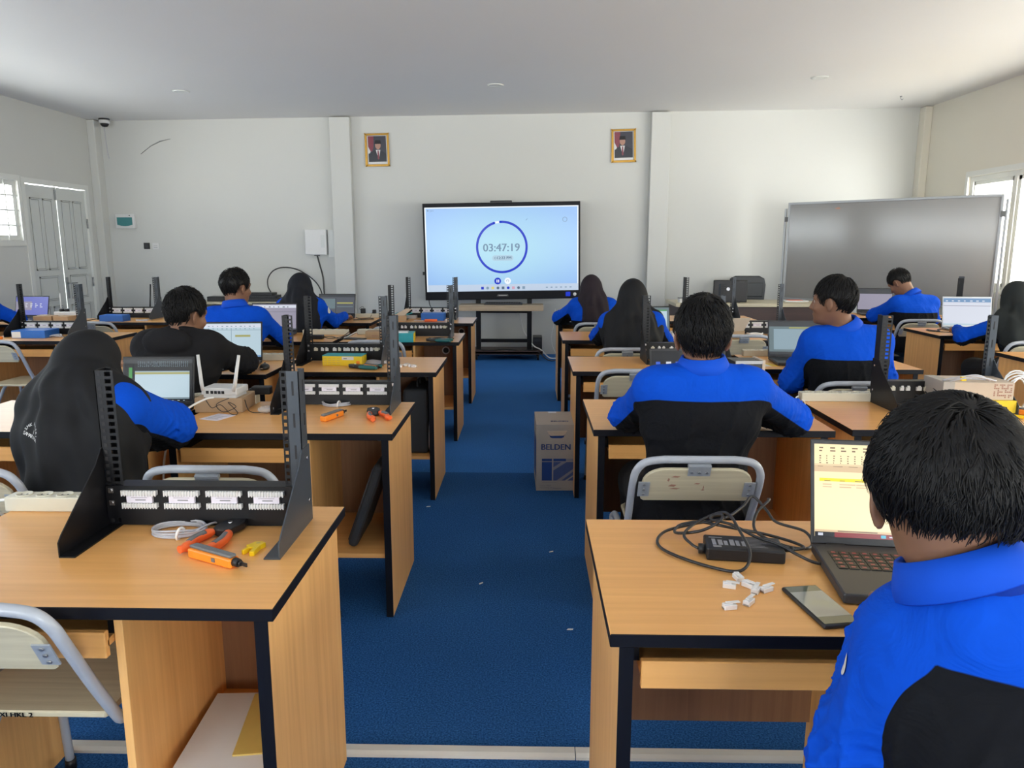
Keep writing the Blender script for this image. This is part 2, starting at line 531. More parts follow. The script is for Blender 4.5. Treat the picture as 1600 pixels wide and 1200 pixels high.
# hairline crack in the plaster, upper left of the front wall
mb = MB(); mb.tube([(-5.07, YF-.001, 2.62), (-4.93, YF-.001, 2.72), (-4.80, YF-.001, 2.78), (-4.66, YF-.001, 2.81)], [0.004, 0.005, 0.008, 0.002], 5)
o = struct('trim_2', mb, 'crack_and_shade')

# floor cable raceway across the room, split into two lengths where the cut shows
mb = MB()
for a, b in ((-4.4, 0.140), (0.1425, 4.6)):
    mb.prism([(1.917, 0.0), (1.968, 0.0), (1.966, 0.007), (1.955, 0.014), (1.930, 0.014), (1.919, 0.007)], a, b, 0,
             Matrix(((0,0,1,0),(1,0,0,0),(0,1,0,0),(0,0,0,1))))
struct('trim_1', mb, 'trunking_white')

# ---- windows
def window(name, x, yz, side, nb, grille=False):
    """side=+1: window in the right wall, -1: left wall; yz=(y0,y1,z0,z1); nb bays"""
    y0, y1, z0, z1 = yz
    xa, xb = (x + 0.02, x + 0.10) if side > 0 else (x - 0.10, x - 0.02)
    fr = MB()
    w = 0.055
    fr.box(xa, xb, y0+.001, y1-.001, z0+.001, z0+w); fr.box(xa, xb, y0+.001, y1-.001, z1-w, z1-.001)
    ys = [y0 + (y1-y0)*k/nb for k in range(nb+1)]
    for k, y in enumerate(ys):
        a = y if k == 0 else (y - w if k == nb else y - w/2)
        fr.box(xa+.003, xb-.003, a+(.001 if k == 0 else 0), a+w-(.001 if k == nb else 0), z0+.004, z1-.004)
    o = struct(name, fr, 'paint_frame')
    for k in range(nb):
        s = MB(); a = ys[k]+w*0.6; b = ys[k+1]-w*0.6; t = 0.04
        xs = (xa+0.02, xb-0.02)
        if not grille:
            s.box(*xs, a, b, z0+w, z0+w+t); s.box(*xs, a, b, z1-w-t, z1-w)
            s.box(*xs, a, a+t, z0+w, z1-w); s.box(*xs, b-t, b, z0+w, z1-w)
            q = struct('window_sash', s, 'paint_frame', o)
        g = MB(); xm = (xa+xb)/2
        g.box(xm-0.002, xm+0.002, a+0.01, b-0.01, z0+w, z1-w)
        struct('window_pane', g, 'window_glass', o)
    # casing on the room side
    c = MB(); d = 0.012; xi = (x - d, x + 0.0005) if side > 0 else (x - 0.0005, x + d)
    c.box(*xi, y0-0.05, y1+0.05, z1+0.002, z1+0.06); c.box(*xi, y0-0.05, y1+0.05, z0-0.06, z0-0.002)
    c.box(*xi, y0-0.05, y0-0.002, z0-.002, z1+.002); c.box(*xi, y1+0.002, y1+0.05, z0-.002, z1+.002)
    struct('window_casing', c, 'paint_frame', o)
    if grille:
        gb = MB(); xg = x - 0.015
        nv = int((y1-y0)/0.19)
        for k in range(1, nv):
            y = y0 + (y1-y0)*k/nv
            gb.box(xg-0.008, xg+0.008, y-0.008, y+0.008, z0, z1)
        for k in range(1, 4):
            z = z0 + (z1-z0)*k/4
            gb.box(xg-0.007, xg+0.007, y0, y1, z-0.008, z+0.008)
        struct('window_grille', gb, 'paint_frame', o)
    return o
for k, w in enumerate(RWIN): window('window_%d' % (k+1), XR, w, +1, 3)
for k, w in enumerate(LWIN): window('window_%d' % (k+5), XL, w, -1, 4, True)
for k, (x0, x1, z0, z1) in enumerate(BWIN):
    fr = MB(); y = YB-0.1
    fr.box(x0, x1, y-.04, y+.04, z0, z0+.055); fr.box(x0, x1, y-.04, y+.04, z1-.055, z1)
    for q in range(4):
        xx = x0 + (x1-x0-.055)*q/3
        fr.box(xx, xx+.055, y-.04, y+.04, z0, z1)
    o = struct('window_%d' % (k+8), fr, 'paint_frame')
    g = MB(); g.box(x0+.02, x1-.02, y-.002, y+.002, z0+.05, z1-.05); struct('window_pane', g, 'window_glass', o)

# ---- the panelled double door in the left wall
fr = MB(); y0, y1, z0, z1 = DOOR; xa = XL-0.10
fr.box(xa, XL+0.012, y0-0.045, y0+0.02, 0, z1+0.05); fr.box(xa, XL+0.012, y1-0.02, y1+0.045, 0, z1+0.05)
fr.box(xa+.002, XL+0.010, y0, y1, z1-0.01, z1+0.048)
door = struct('door_1', fr, 'paint_frame')
def leaf(ya, yb, knob):
    mb = MB(); t0, t1 = XL-0.055, XL-0.015
    zt = 2.130
    mb.box(t0, t1, ya, yb, 0.01, zt)
    gm = MB()
    w = yb - ya; m = 0.085
    def panel(a, b, za, zb):
        # raised moulding round a sunken field
        q = 0.012
        for (p, r, s, t) in ((a, b, za, za+q), (a, b, zb-q, zb), (a, a+q, za, zb), (b-q, b, za, zb)):
            mb.box(t1, t1+0.008, p, r, s, t)
            gm.box(t1+0.0005, t1+0.002, p-0.006, r+0.006, s-0.006, t+0.006)
    mid = (ya+yb)/2
    for a, b in ((ya+m, mid-0.03), (mid+0.03, yb-m)):
        panel(a, b, 1.16, 1.98); panel(a, b, 0.14, 0.72)
    panel(ya+m+.03, yb-m-.03, 0.80, 1.08)
    o = struct('door_leaf', mb, 'paint_door', door)
    struct('panel_shade_strip', gm, 'crack_and_shade', o)  # flat dark strips paint the shade line along each moulding
    hb = MB(); yh = ya-0.004 if knob > 0 else yb+0.004
    yh = yb if ya == y0+0.025 else ya
    for z in (1.75, 1.0, 0.3):
        pass
    return o
gap = 0.016
l1 = leaf(y0+0.025, (y0+y1)/2-gap/2, -1)
l2 = leaf((y0+y1)/2+gap/2, y1-0.025, 1)
for lf, yy in ((l1, y0+0.022), (l2, y1-0.022)):
    for z in (1.72, 0.98):
        h = MB(); h.cyl((XL-0.004, yy, z-0.06), (XL-0.004, yy, z+0.06), 0.009, n=10)
        for q in range(4): h.cyl((XL-0.004, yy, z-0.055+q*0.035), (XL-0.004, yy, z-0.045+q*0.035), 0.011, n=10)
        struct('hinge', h, 'steel_dull', lf)
ym = (y0+y1)/2 + 0.045
h = MB(); h.box(XL-0.015, XL-0.007, ym-0.02, ym+0.02, 0.80, 1.06)
h.tube([(XL-0.01, ym, 0.985), (XL+0.035, ym, 0.985), (XL+0.038, ym+0.02, 0.985), (XL+0.038, ym+0.12, 0.985)], 0.009, 10)
struct('door_handle', h, 'steel_dull', l2)
h = MB(); h.box(XL-0.015, XL-0.002, ym-0.085, ym-0.06, 1.98, 2.10); h.cyl((XL-0.004, ym-0.0725, 2.06), (XL-0.004, ym-0.0725, 2.14), 0.006)
struct('door_bolt', h, 'steel_dull', l1)

# ---- ceiling downlight rings
def downlight(x, y, label):
    t = thing('downlight', label, 'ceiling light', (x, y, CZ(x)-0.001), 0, 'round downlights in the ceiling')
    mb = MB(); mb.lathe([(0.055, -0.004), (0.062, -0.010), (0.085, -0.008), (0.088, 0.0)], 28)
    obj('trim_ring', mb, 'paint_frame', t)
    mb = MB(); mb.lathe([(0.0, 0.0), (0.056, -0.003)], 28); obj('lamp_glass', mb, 'plastic_cream', t)
    return t
downlight(-3.70, 8.35, 'white round ceiling downlight near the left wall above the door end')
downlight(-0.35, 8.3, 'white round ceiling downlight straight above the big timer screen')
downlight(2.98, 8.2, 'white round ceiling downlight above the rolling whiteboard side')
t = thing('ceiling_stain_hook', 'small dark hook standing in for a ceiling stain by the right corner column', 'hook', (4.33, 9.3, CZ(4.33)))
mb = MB(); mb.cyl((0,0,0), (0,0,-.012), .012, n=10); mb.tube(spl([(0,0,-.01),(0,0,-.03),(.015,0,-.042),(.028,0,-.03)],5), .003, 6)
obj('hook', mb, 'steel_dull', t)  # hook shape modelled where the ceiling has a dark stain

# ---- security camera in the corner
t = thing('security_camera', 'white dome security camera under the ceiling in the left front corner', 'camera', (-5.42, 9.93, CZ(-5.4)))
mb = MB(); mb.lathe([(0.062, 0.0), (0.066, -0.014), (0.06, -0.018)], 24); obj('mount_ring', mb, 'plastic_dark', t)
mb = MB(); mb.lathe([(0.058, -0.018), (0.064, -0.022), (0.064, -0.052), (0.05, -0.062)], 24); obj('housing', mb, 'plastic_white', t)
mb = MB(); mb.lathe([(0.05, -0.06), (0.046, -0.08), (0.032, -0.098), (0.0, -0.106)], 24); obj('dome', mb, 'plastic_black', t)
t = thing('hanging_cable', 'thin grey cable running down the wall under the dome camera', 'cable', (-5.52, YF-.006, 2.98))
mb = MB(); mb.tube(spl([(0,0,.03),(.005,0,-.1),(.015,0,-.3),(.03,0,-.42)],6), .005, 6); obj('cable', mb, 'cable_grey', t)

# ---- small things on the front wall
t = thing('switch_box', 'white breaker box with a teal see-through flap on the front wall', 'breaker box', (-5.33, YF, 1.76))
mb = MB(); mb.box(-.125, .125, -.06, 0, -.095, .095); obj('housing', mb, 'plastic_white', t, bevel=.008)
mb = MB(); mb.prism([(-.10,.05),(-.10,-.045),(-.05,-.06),(0,-.064),(.05,-.06),(.10,-.045),(.10,.05)], .0, .006, 0, frame_M((0,-.0605,0),(1,0,0),(0,0,1)))
obj('flap', mb, 'teal_glass', t)
mb = MB(); mb.box(.06, .075, -.064, -.06, .068, .08); obj('latch', mb, 'plastic_black', t)
t = thing('data_socket', 'black square data outlet on the front wall left of the white one', 'socket', (-5.09, YF, 1.44))
mb = MB(); mb.box(-.04, .04, -.012, 0, -.04, .04); obj('plate', mb, 'plastic_black', t, bevel=.003)
mb = MB(); mb.box(-.02, .02, -.014, -.011, -.02, .02); obj('insert', mb, 'plastic_dark', t)
t = thing('wall_socket', 'white square wall outlet right of the black outlet', 'socket', (-4.97, YF, 1.435))
mb = MB(); mb.box(-.043, .043, -.012, 0, -.043, .043); obj('plate', mb, 'plastic_white', t, bevel=.003)
mb = MB(); mb.box(-.025, .025, -.016, -.011, .002, .008); mb.box(-.025, .025, -.016, -.011, -.02, -.012); obj('insert', mb, 'steel_dull', t)
t = thing('wall_mounted_box', 'white wall network cabinet beside the left column', 'wall box', (-2.80, YF, 1.49))
mb = MB(); mb.box(-.14, .14, -.09, 0, -.165, .165); obj('housing', mb, 'plastic_white', t, bevel=.008)
mb = MB(); mb.box(.07, .078, -.094, -.089, -.07, .09); mb.box(.078, .12, -.093, -.089, -.07, .09); obj('door_grip', mb, 'paint_door', t)
mb = MB(); mb.box(-.03, .03, -.07, -.02, -.18, -.165); obj('gland', mb, 'grey_tray', t)
t = thing('wall_mounted_box', 'grey wall box squeezed between the white network cabinet and the column', 'wall box', (-2.605, YF, 1.47))
mb = MB(); mb.box(-.04, .045, -.05, 0, -.18, .18); obj('housing', mb, 'paint_door', t, bevel=.004)
t = thing('hanging_cable', 'black cable hanging from the white wall cabinet down to the floor', 'cable', (-2.79, 10.03, 1.31))
mb = MB(); mb.tube(spl([(0,0,0),(.03,-.01,-.12),(.06,.01,-.28),(.07,0,-.5),(.065,0,-.75),(.08,0,-1.1)],6), .011, 8); obj('cable', mb, 'cable_black', t)
t = thing('hanging_cable', 'black cable looping in a wide arc over the stacked network switches', 'cable', (-3.40, 10.02, .86))
mb = MB(); mb.tube(spl([(.0,-.1,-.02),(-.05,-.05,.05),(-.06,0,.16),(.02,0,.26),(.16,0,.30),(.34,0,.27),(.52,0,.16),(.63,0,.02),(.67,0,-.2),(.68,0,-.6)],7), .008, 8); obj('cable', mb, 'cable_black', t)

# ---- framed portraits (plain, unrecognisable sitters in dark suits)
def portrait(cx, cz, tilt, label, tie_x):
    t = thing('framed_portrait', label, 'picture', (cx, YF-.003, cz), 0, 'framed portraits on the front wall')
    t.rotation_euler = (0, tilt, 0)
    w, h, b = .155, .205, .026
    mb = MB()
    for (x0,x1,z0,z1) in ((-w,w,h-b,h),(-w,w,-h,-h+b),(-w,-w+b,-h,h),(w-b,w,-h,h)):
        mb.box(x0,x1,-.022,0,z0,z1)
    obj('picture_frame', mb, 'gold_frame', t, bevel=.006)
    mb = MB(); mb.box(-w+.01, w-.01, -.006, 0, -h+.01, h-.01); obj('mount', mb, 'paper', t)
    M = frame_M((0,-.0062,0.012),(1,0,0),(0,0,1)); a, c = w-b-.012, h-b-.018
    mb = MB()
    mb.prism([(-a,-c),(a,-c),(a,c),(-a,c)], 0, .0004, 0, M)
    mb.prism([(-a,c),(-a+.075,c),(-a+.07,.03),(-a+.05,-.03),(-a+.03,-.03),(-a,.03)], .0004, .0007, 1, M)       # red cloth behind
    mb.prism([(-a,.03),(-a+.03,-.03),(-a+.02,-.05),(-a,-.06)], .0004, .0007, 3, M)
    mb.prism([(-a+.005,-c),(a-.005,-c),(a-.005,-.06),(.06,-.028),(.03,-.012),(-.03,-.012),(-.07,-.03),(-a+.005,-.065)], .0007, .001, 2, M)   # suit
    mb.prism([(tie_x-.03,-.012),(tie_x+.03,-.012),(tie_x+.01,-.11),(tie_x,-.12)], .001, .0012, 3, M)            # shirt
    mb.prism([(tie_x-.008,-.02),(tie_x+.008,-.02),(tie_x+.013,-.12),(tie_x,-.135),(tie_x-.01,-.12)], .0012, .0014, 1, M)
    face = [(tie_x+.036*math.cos(2*PI*k/20), .045+.05*math.sin(2*PI*k/20)) for k in range(20)]
    mb.prism(face, .001, .0013, 4, M)
    mb.prism([(tie_x-.042,.062),(tie_x+.042,.062),(tie_x+.036,.108),(tie_x-.034,.108)], .0013, .0016, 5, M)     # cap
    obj('photograph', mb, ['portrait_dark','portrait_red','portrait_suit','paper','portrait_skin','ink'], t)
    return t
portrait(-1.962, 2.665, math.radians(-1.2), 'gold framed portrait of a suited man left of the screen', .01)
portrait(1.222, 2.71, math.radians(-2.0), 'gold framed portrait of a suited man right of the screen', -.015)

# ================================================================== BIG SCREEN ON ITS TROLLEY
emis('screen_sky', (0.50, 0.78, 0.98, 1), 0.92)
emis('screen_white', (0.88, 0.94, 1.0, 1), 1.0)
emis('screen_pale', (0.55, 0.78, 0.95, 1), 0.80)
emis('screen_ring', (0.0, 0.03, 0.62, 1), 0.9)
emis('screen_digit', (0.28, 0.42, 0.58, 1), 0.75)
emis('screen_text', (0.12, 0.2, 0.32, 1), 0.7)
emis('screen_yellow', (0.9, 0.8, 0.25, 1), 0.8)
emis('screen_pink', (0.8, 0.45, 0.6, 1), 0.8)
emis('screen_task', (0.62, 0.75, 0.93, 1), 0.85)
def gradient_screen():
    m = MATS['screen_sky']; nt = m.node_tree; b = nt.nodes['Principled BSDF']
    tc = node(nt, 'ShaderNodeTexCoord')
    mp = node(nt, 'ShaderNodeMapping'); mp.inputs['Location'].default_value = (-0.5, 0, -0.5)
    nt.links.new(tc.outputs['Generated'], mp.inputs['Vector'])
    mp.inputs['Scale'].default_value = (1.0, 0.0, 1.0)
    ln = node(nt, 'ShaderNodeVectorMath', operation='LENGTH'); nt.links.new(mp.outputs[0], ln.inputs[0])
    cr = node(nt, 'ShaderNodeValToRGB')
    cr.color_ramp.elements[0].position = .1; cr.color_ramp.elements[0].color = (0.50, 0.83, 0.98, 1)
    cr.color_ramp.elements[1].position = .62; cr.color_ramp.elements[1].color = (0.34, 0.58, 0.98, 1)
    nt.links.new(ln.outputs['Value'], cr.inputs[0]); nt.links.new(cr.outputs[0], b.inputs['Emission Color'])
gradient_screen()
TVX, TVY, TVZ = -0.322, 9.60, 0.772
tv = thing('display_screen', 'huge black framed touch screen showing a countdown timer', 'screen', (TVX, TVY, TVZ))
tv.rotation_euler = (0, math.radians(-0.9), 0)
mb = MB()
W2, TH = .985, 1.203
for (x0,x1,z0,z1) in ((-W2,W2,TH-.048,TH),(-W2,W2,0,.105),(-W2,-W2+.022,.1,TH-.04),(W2-.022,W2,.1,TH-.04)):
    mb.box(x0,x1,0,.09,z0,z1)
mb.box(-W2+.02, W2-.02, .03, .085, .05, TH-.02)
obj('bezel', mb, 'edge_black', tv, bevel=.006)
mb = MB(); mb.box(-.135, .135, -.015, .06, TH-.012, TH+.022); obj('camera_bar', mb, 'plastic_black', tv, bevel=.006)
mb = MB(); mb.box(-W2-.028, -W2, .02, .06, .32, .36); obj('side_port', mb, 'plastic_black', tv)
D = MB(); dx, dz0, dz1 = W2-.023, .106, TH-.049
Mf = lambda z=0.0: frame_M((0, .012 - z, 0), (1,0,0), (0,0,1))
D.prism([(-dx,dz0),(dx,dz0),(dx,dz1),(-dx,dz1)], 0, .002, 0, Mf())
disp = obj('display', D, 'screen_sky', tv)
e = MB()
for (x0,x1,z0,z1) in ((-dx,dx,dz1-.014,dz1),(-dx,-dx+.014,dz0,dz1),(dx-.014,dx,dz0,dz1)):
    e.prism([(x0,z0),(x1,z0),(x1,z1),(x0,z1)], 0, .0006, 0, Mf(.0022))
obj('light_bleed_edge', e, 'screen_white', disp)
b = MB(); b.prism([(-dx,dz0),(dx,dz0),(dx,dz0+.085),(-dx,dz0+.085)], 0, .0006, 0, Mf(.0022))
obj('taskbar', b, 'screen_task', disp)
def arc(mb, cx, cz, r0, r1, a0, a1, n, off, mi=0):
    for k in range(n):
        t0 = math.radians(a0+(a1-a0)*k/n); t1 = math.radians(a0+(a1-a0)*(k+1)/n)
        mb.prism([(cx+r0*math.cos(t0),cz+r0*math.sin(t0)),(cx+r1*math.cos(t0),cz+r1*math.sin(t0)),
                  (cx+r1*math.cos(t1),cz+r1*math.sin(t1)),(cx+r0*math.cos(t1),cz+r0*math.sin(t1))], 0, .0008, mi, Mf(off))
ring = MB(); arc(ring, 0, .655, .297, .326, 107, 453, 90, .0024)
for a in (107, 93):
    c = (.3115*math.cos(math.radians(a)), .655+.3115*math.sin(math.radians(a)))
    ring.prism([(c[0]+.0145*math.cos(2*PI*k/14), c[1]+.0145*math.sin(2*PI*k/14)) for k in range(14)], 0, .0008, 0, Mf(.0024))
obj('timer_ring', ring, 'screen_ring', disp)
g = MB(); arc(g, 0, .655, .299, .324, 94, 106, 5, .0023); obj('timer_gap', g, 'screen_white', disp)
tx = MB(); lettering(tx, '03:47:19', .136, frame_M((-.005,.0075,.645),(1,0,0),(0,0,1)), bold=.003); obj('timer_digits', tx, 'screen_digit', disp)
p = MB(); r = .034
pill = [(-.09-r*math.sin(PI*k/10), .52+r*math.cos(PI*k/10)) for k in range(11)] + [(.11+r*math.sin(PI*k/10), .52-r*math.cos(PI*k/10)) for k in range(11)]
p.prism(pill, 0, .0006, 0, Mf(.0022)); obj('end_time_pill', p, 'screen_pale', disp)
tx = MB(); lettering(tx, '12:22 PM', .05, frame_M((.025,.0072,.52),(1,0,0),(0,0,1)), bold=.001)
arc(tx, -.085, .52, .010, .014, 0, 360, 16, .0034); obj('end_time_text', tx, 'screen_text', disp)
p = MB(); circ = lambda cx, cz, r, n=24: [(cx+r*math.cos(2*PI*k/n), cz+r*math.sin(2*PI*k/n)) for k in range(n)]
p.prism(circ(-.06,.232,.043), 0, .0008, 0, Mf(.0022)); b1 = obj('pause_button', p, 'screen_ring', disp)
q = MB()
for x in (-.075, -.053): q.prism([(x,.214),(x+.011,.214),(x+.011,.25),(x,.25)], 0, .0006, 0, Mf(.0032))
obj('pause_bars', q, 'screen_white', disp)
p = MB(); p.prism(circ(.067,.232,.041), 0, .0006, 0, Mf(.0022)); obj('reset_button', p, 'screen_white', disp)
q = MB(); arc(q, .067,.232,.012,.017, -60, 210, 14, .003); obj('reset_arrow', q, 'screen_digit', disp)
p = MB(); arc(p, .793,.985,.024,.031, 0, 360, 24, .0024); obj('settings_ring', p, 'screen_digit', disp)
p = MB(); lettering(p, 'Jam', .035, frame_M((-.87,.0072,1.115),(1,0,0),(0,0,1))); p.prism(circ(-.92,1.115,.011,10), 0, .0006, 0, Mf(.003))
p.tube([(.305,.008,.98),(.325,.008,1.0)], .003, 5)
obj('window_title', p, 'screen_digit', disp)
icons = ['screen_ring','screen_digit','screen_yellow','screen_text','screen_text','screen_ring','screen_pink','screen_text','screen_digit']
for k, c in enumerate(icons):
    p = MB(); x = -.255 + k*.0655
    if k % 2 == 0: p.prism([(x-.017,.128),(x+.017,.128),(x+.017,.162),(x-.017,.162)], 0, .0008, 0, Mf(.003))
    else: p.prism(circ(x,.145,.018,14), 0, .0008, 0, Mf(.003))
    obj('taskbar_icon', p, c, disp)
for k in range(6):
    p = MB(); x = .55 + k*.06; p.prism([(x,.138),(x+.025,.138),(x+.025,.152),(x,.152)], 0, .0008, 0, Mf(.003)); obj('tray_icon', p, 'screen_digit', disp)
mb = MB(); mb.prism([(-.075,.04),(.075,.04),(.068,.066),(-.06,.066)], 0, .004, 0, Mf(.013)); obj('logo_plate', mb, 'grey_tray', tv)
mb = MB(); mb.box(-.05,.055,-.006,-.002,.047,.052); obj('logo_bar', mb, 'plastic_white', tv)
mb = MB(); mb.box(.80, .86, -.004, .001, .03, .085); obj('status_panel', mb, 'screen_ring', tv)
mb = MB(); mb.lathe([(.0,0),(.022,0),(.02,.004)], 16, 0, frame_M((.915,-.001,.055),(1,0,0),(0,0,1))); obj('round_sticker', mb, 'plastic_white', tv)

# trolley
t = thing('screen_trolley', 'black steel trolley with a wooden shelf under the big screen', 'trolley', (0, 0, 0))
mb = MB()
for x in (-.672, -.012): mb.box(x, x+.062, 9.69, 9.75, .10, 1.35)
obj('upright_posts', mb, 'metal_black', t, bevel=.004)
mb = MB(); mb.box(-.66, .05, 9.76, 9.80, .20, .245); mb.box(-.66, .05, 9.76, 9.80, .585, .615); obj('cross_rails', mb, 'metal_black', t)
mb = MB(); mb.box(-.862, .192, 9.36, 9.69, .645, .713); obj('shelf', mb, 'cart_wood', t, bevel=.003)
mb = MB(); mb.box(-.72, .19, 9.50, 9.98, .085, .115); mb.box(-.72, .19, 9.50, 9.52, .075, .125); obj('base_plate', mb, 'dark_brown_wood', t, bevel=.003)
for (x, y) in ((-.66,9.56),(.13,9.56),(-.66,9.92),(.13,9.92)):
    mb = MB(); mb.cyl((x-.014,y,.038),(x+.014,y,.038),.037,n=18); mb.box(x-.02,x+.02,y-.02,y+.02,.06,.086); obj('caster', mb, 'plastic_black', t)
mb = MB(); mb.box(-.6, .0, 9.692, 9.72, 1.18, 1.30); obj('screen_mount', mb, 'metal_black', t)
t = thing('presenter_keyboard', 'dark keyboard lying on the wooden shelf under the big screen', 'keyboard', (-.31, 9.52, .713))
mb = MB(); mb.box(-.24,.24,-.08,.08,0,.02); obj('housing', mb, 'plastic_dark', t, bevel=.006)
mb = MB()
for r_ in range(4):
    for c in range(14): mb.box(-.22+c*.0315, -.193+c*.0315, -.06+r_*.032, -.034+r_*.032, .02, .027)
obj('keys', mb, 'plastic_black', t)
t = thing('mini_computer', 'black computer box standing on the trolley base by the right post', 'computer', (.125, 9.80, .115))
mb = MB(); mb.box(-.06,.06,-.13,.13,0,.165); obj('case', mb, 'plastic_black', t, bevel=.005)
mb = MB(); mb.box(-.045,.045,-.133,-.129,.11,.14); obj('front_panel', mb, 'plastic_dark', t)
def cable(label, pts, r, mat, name='power_cable', cat='cable', n=7):
    P = [Vector(p) for p in pts]; b = P[0].copy()
    t = thing(name, label, cat, b)
    mb = MB(); mb.tube(spl([p-b for p in P], n), r, 8); obj('sheath', mb, mat, t)
    return t
cable('black cable trailing over the trolley base to the right', [(-.62,9.6,.122),(-.45,9.55,.122),(-.3,9.58,.135),(-.1,9.54,.122),(.1,9.52,.125),(.25,9.45,.02),(.36,9.5,.008),(.4,9.8,.008)], .007, 'cable_black')
cable('thick white cable looping down behind the right trolley post', [(-.12,9.86,.62),(-.06,9.84,.36),(.0,9.83,.26),(.08,9.64,.17),(.17,9.6,.125),(.28,9.62,.02),(.4,9.7,.008)], .008, 'cable_white')
cable('thin white cable hanging on the wall right of the trolley', [(.36,9.98,.62),(.35,9.98,.45),(.315,9.97,.25),(.34,9.95,.1),(.40,9.9,.01)], .004, 'cable_white')
cable('thin dark cable hanging from the left end of the big screen', [(-1.28,9.7,.8),(-1.27,9.75,.68),(-1.2,9.8,.58),(-1.1,9.85,.3),(-1.05,9.9,.01)], .006, 'cable_black')

# ================================================================== ROLLING WHITEBOARD
LB, RB = Vector((3.25, 9.70)), Vector((4.90, 8.06))
u = (RB-LB); Lw = u.length; ang = math.atan2(u.y, u.x)
t = thing('rolling_whiteboard', 'wide whiteboard on a steel rolling frame at the right front', 'whiteboard', (LB.x, LB.y, 0), ang)
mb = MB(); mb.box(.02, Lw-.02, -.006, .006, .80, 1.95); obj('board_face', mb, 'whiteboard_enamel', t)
mb = MB()
for (x0,x1,z0,z1) in ((0,Lw,1.945,1.972),(0,Lw,.775,.80),(0,.025,.79,1.95),(Lw-.025,Lw,.79,1.95)): mb.box(x0,x1,-.014,.014,z0,z1)
obj('board_frame', mb, 'steel_dull', t, bevel=.003)
for x, hz in ((-.045, 1.90), (Lw+.02, 1.92)):
    mb = MB(); mb.box(x, x+.026, -.013, .013, .06, hz); obj('post', mb, 'steel_dull', t, bevel=.003)
    mb = MB(); mb.box(x-.002, x+.03, -.2, .2, .05, .085); obj('foot', mb, 'steel_dull', t, bevel=.003)
    mb = MB(); mb.box(min(x+.013, x+.013+(.04 if x < 1 else -.05)), max(x+.013, x+.013+(.04 if x < 1 else -.05)), -.018, .018, 1.74, 1.80); obj('pivot_clamp', mb, 'grey_tray', t)
    for y in (-.18, .18):
        mb = MB(); mb.cyl((x, y, .026), (x+.024, y, .026), .026, n=16); obj('caster', mb, 'plastic_black', t)
mb = MB(); mb.box(0, Lw, -.012, .012, .30, .33); obj('cross_bar', mb, 'steel_dull', t)
mb = MB(); mb.prism([(.58,1.885),(.63,1.90),(.655,1.88),(.63,1.872),(.60,1.876)], 0, .0006, 0, frame_M((0,-.0066,0),(1,0,0),(0,0,1))); obj('smudge', mb, 'pattern_brown', t)

# ================================================================== TEACHER'S END
t = thing('teacher_desk', 'long teacher desk with pale top and dark front at the right front', 'desk', (1.72, 8.80, 0))
mb = MB(); mb.box(0, 1.72, 0, .66, .745, .785); obj('desktop', mb, 'laminate', t, bevel=.003)
mb = MB(); mb.box(.03, 1.69, .03, .05, .12, .745); obj('front_panel', mb, 'dark_brown_wood', t)
for x in (.03, 1.66):
    mb = MB(); mb.box(x, x+.03, .05, .62, 0, .745); obj('side_panel', mb, 'dark_brown_wood', t)
t = thing('desktop_monitor', 'black monitor seen from behind on the teacher desk', 'monitor', (2.40, 9.02, .785))
mb = MB(); mb.box(-.20, .20, -.01, .03, .0, .26); obj('screen_back', mb, 'plastic_black', t, bevel=.01)
mb = MB(); mb.box(-.035,.035,.03,.06,.0,.2); obj('stand_neck', mb, 'plastic_black', t)
mb = MB(); mb.box(-.11,.11,-.05,.12,-.0,.012); obj('stand_base', mb, 'plastic_black', t, bevel=.004)
mb = MB(); mb.lathe([(0,0),(.022,0),(.02,.003)], 18, 0, frame_M((-.03,-.0105,.155),(1,0,0),(0,0,1))); obj('round_badge', mb, 'chrome', t)
mb = MB(); mb.box(.10,.16,-.012,-.009,.235,.243); obj('label_strip', mb, 'plastic_dark', t)
t = thing('office_chair', 'black office armchair behind the teacher desk', 'chair', (2.82, 9.66, 0), PI)
mb = MB()
prof = [(-.20,.60),(-.225,.75),(-.235,.95),(-.215,1.03),(-.15,1.065),(.15,1.065),(.215,1.03),(.235,.95),(.225,.75),(.20,.60)]
mb.prism(prof, -.035, .035, 0, frame_M((0,-.16,0),(1,0,0),(0,0,1))); obj('backrest', mb, 'leather_dark', t, bevel=.02, seg=3)
mb = MB(); mb.prism([(-.17,.66),(-.19,.78),(.19,.78),(.17,.66)], -.012, .012, 0, frame_M((0,-.12,0),(1,0,0),(0,0,1)))
mb.prism([(-.195,.80),(-.2,.98),(.2,.98),(.195,.80)], -.012, .012, 0, frame_M((0,-.12,0),(1,0,0),(0,0,1))); obj('back_cushion', mb, 'leather_dark', t, bevel=.01)
mb = MB(); mb.box(-.24,.24,-.2,.25,.43,.52); obj('seat', mb, 'leather_dark', t, bevel=.03, seg=3)
mb = MB(); mb.cyl((0,0,.08),(0,0,.43),.028,n=16); obj('gas_column', mb, 'plastic_black', t)
for k in range(5):
    a = 2*PI*k/5+.3
    mb = MB(); mb.tube([(0,0,.09),(.15*math.cos(a),.15*math.sin(a),.085),(.26*math.cos(a),.26*math.sin(a),.065)], [.022,.018,.014], 8)
    mb.sphere((.26*math.cos(a),.26*math.sin(a),.028), .028, 12); obj('base_leg', mb, 'plastic_black', t)
for s in (-1,1):
    mb = MB(); mb.tube(spl([(s*.25,.0,.48),(s*.28,.02,.58),(s*.28,.1,.66),(s*.27,-.12,.66)],5), .016, 8); obj('armrest', mb, 'plastic_black', t)
t = thing('document', 'red and white papers lying on the teacher desk right end', 'paper', (3.22, 9.20, .785))
mb = MB(); mb.box(-.14,.14,-.1,.1,0,.012); mb.box(-.08,.09,-.06,.07,.012,.015,1); obj('sheets', mb, ['paper','tool_red'], t)
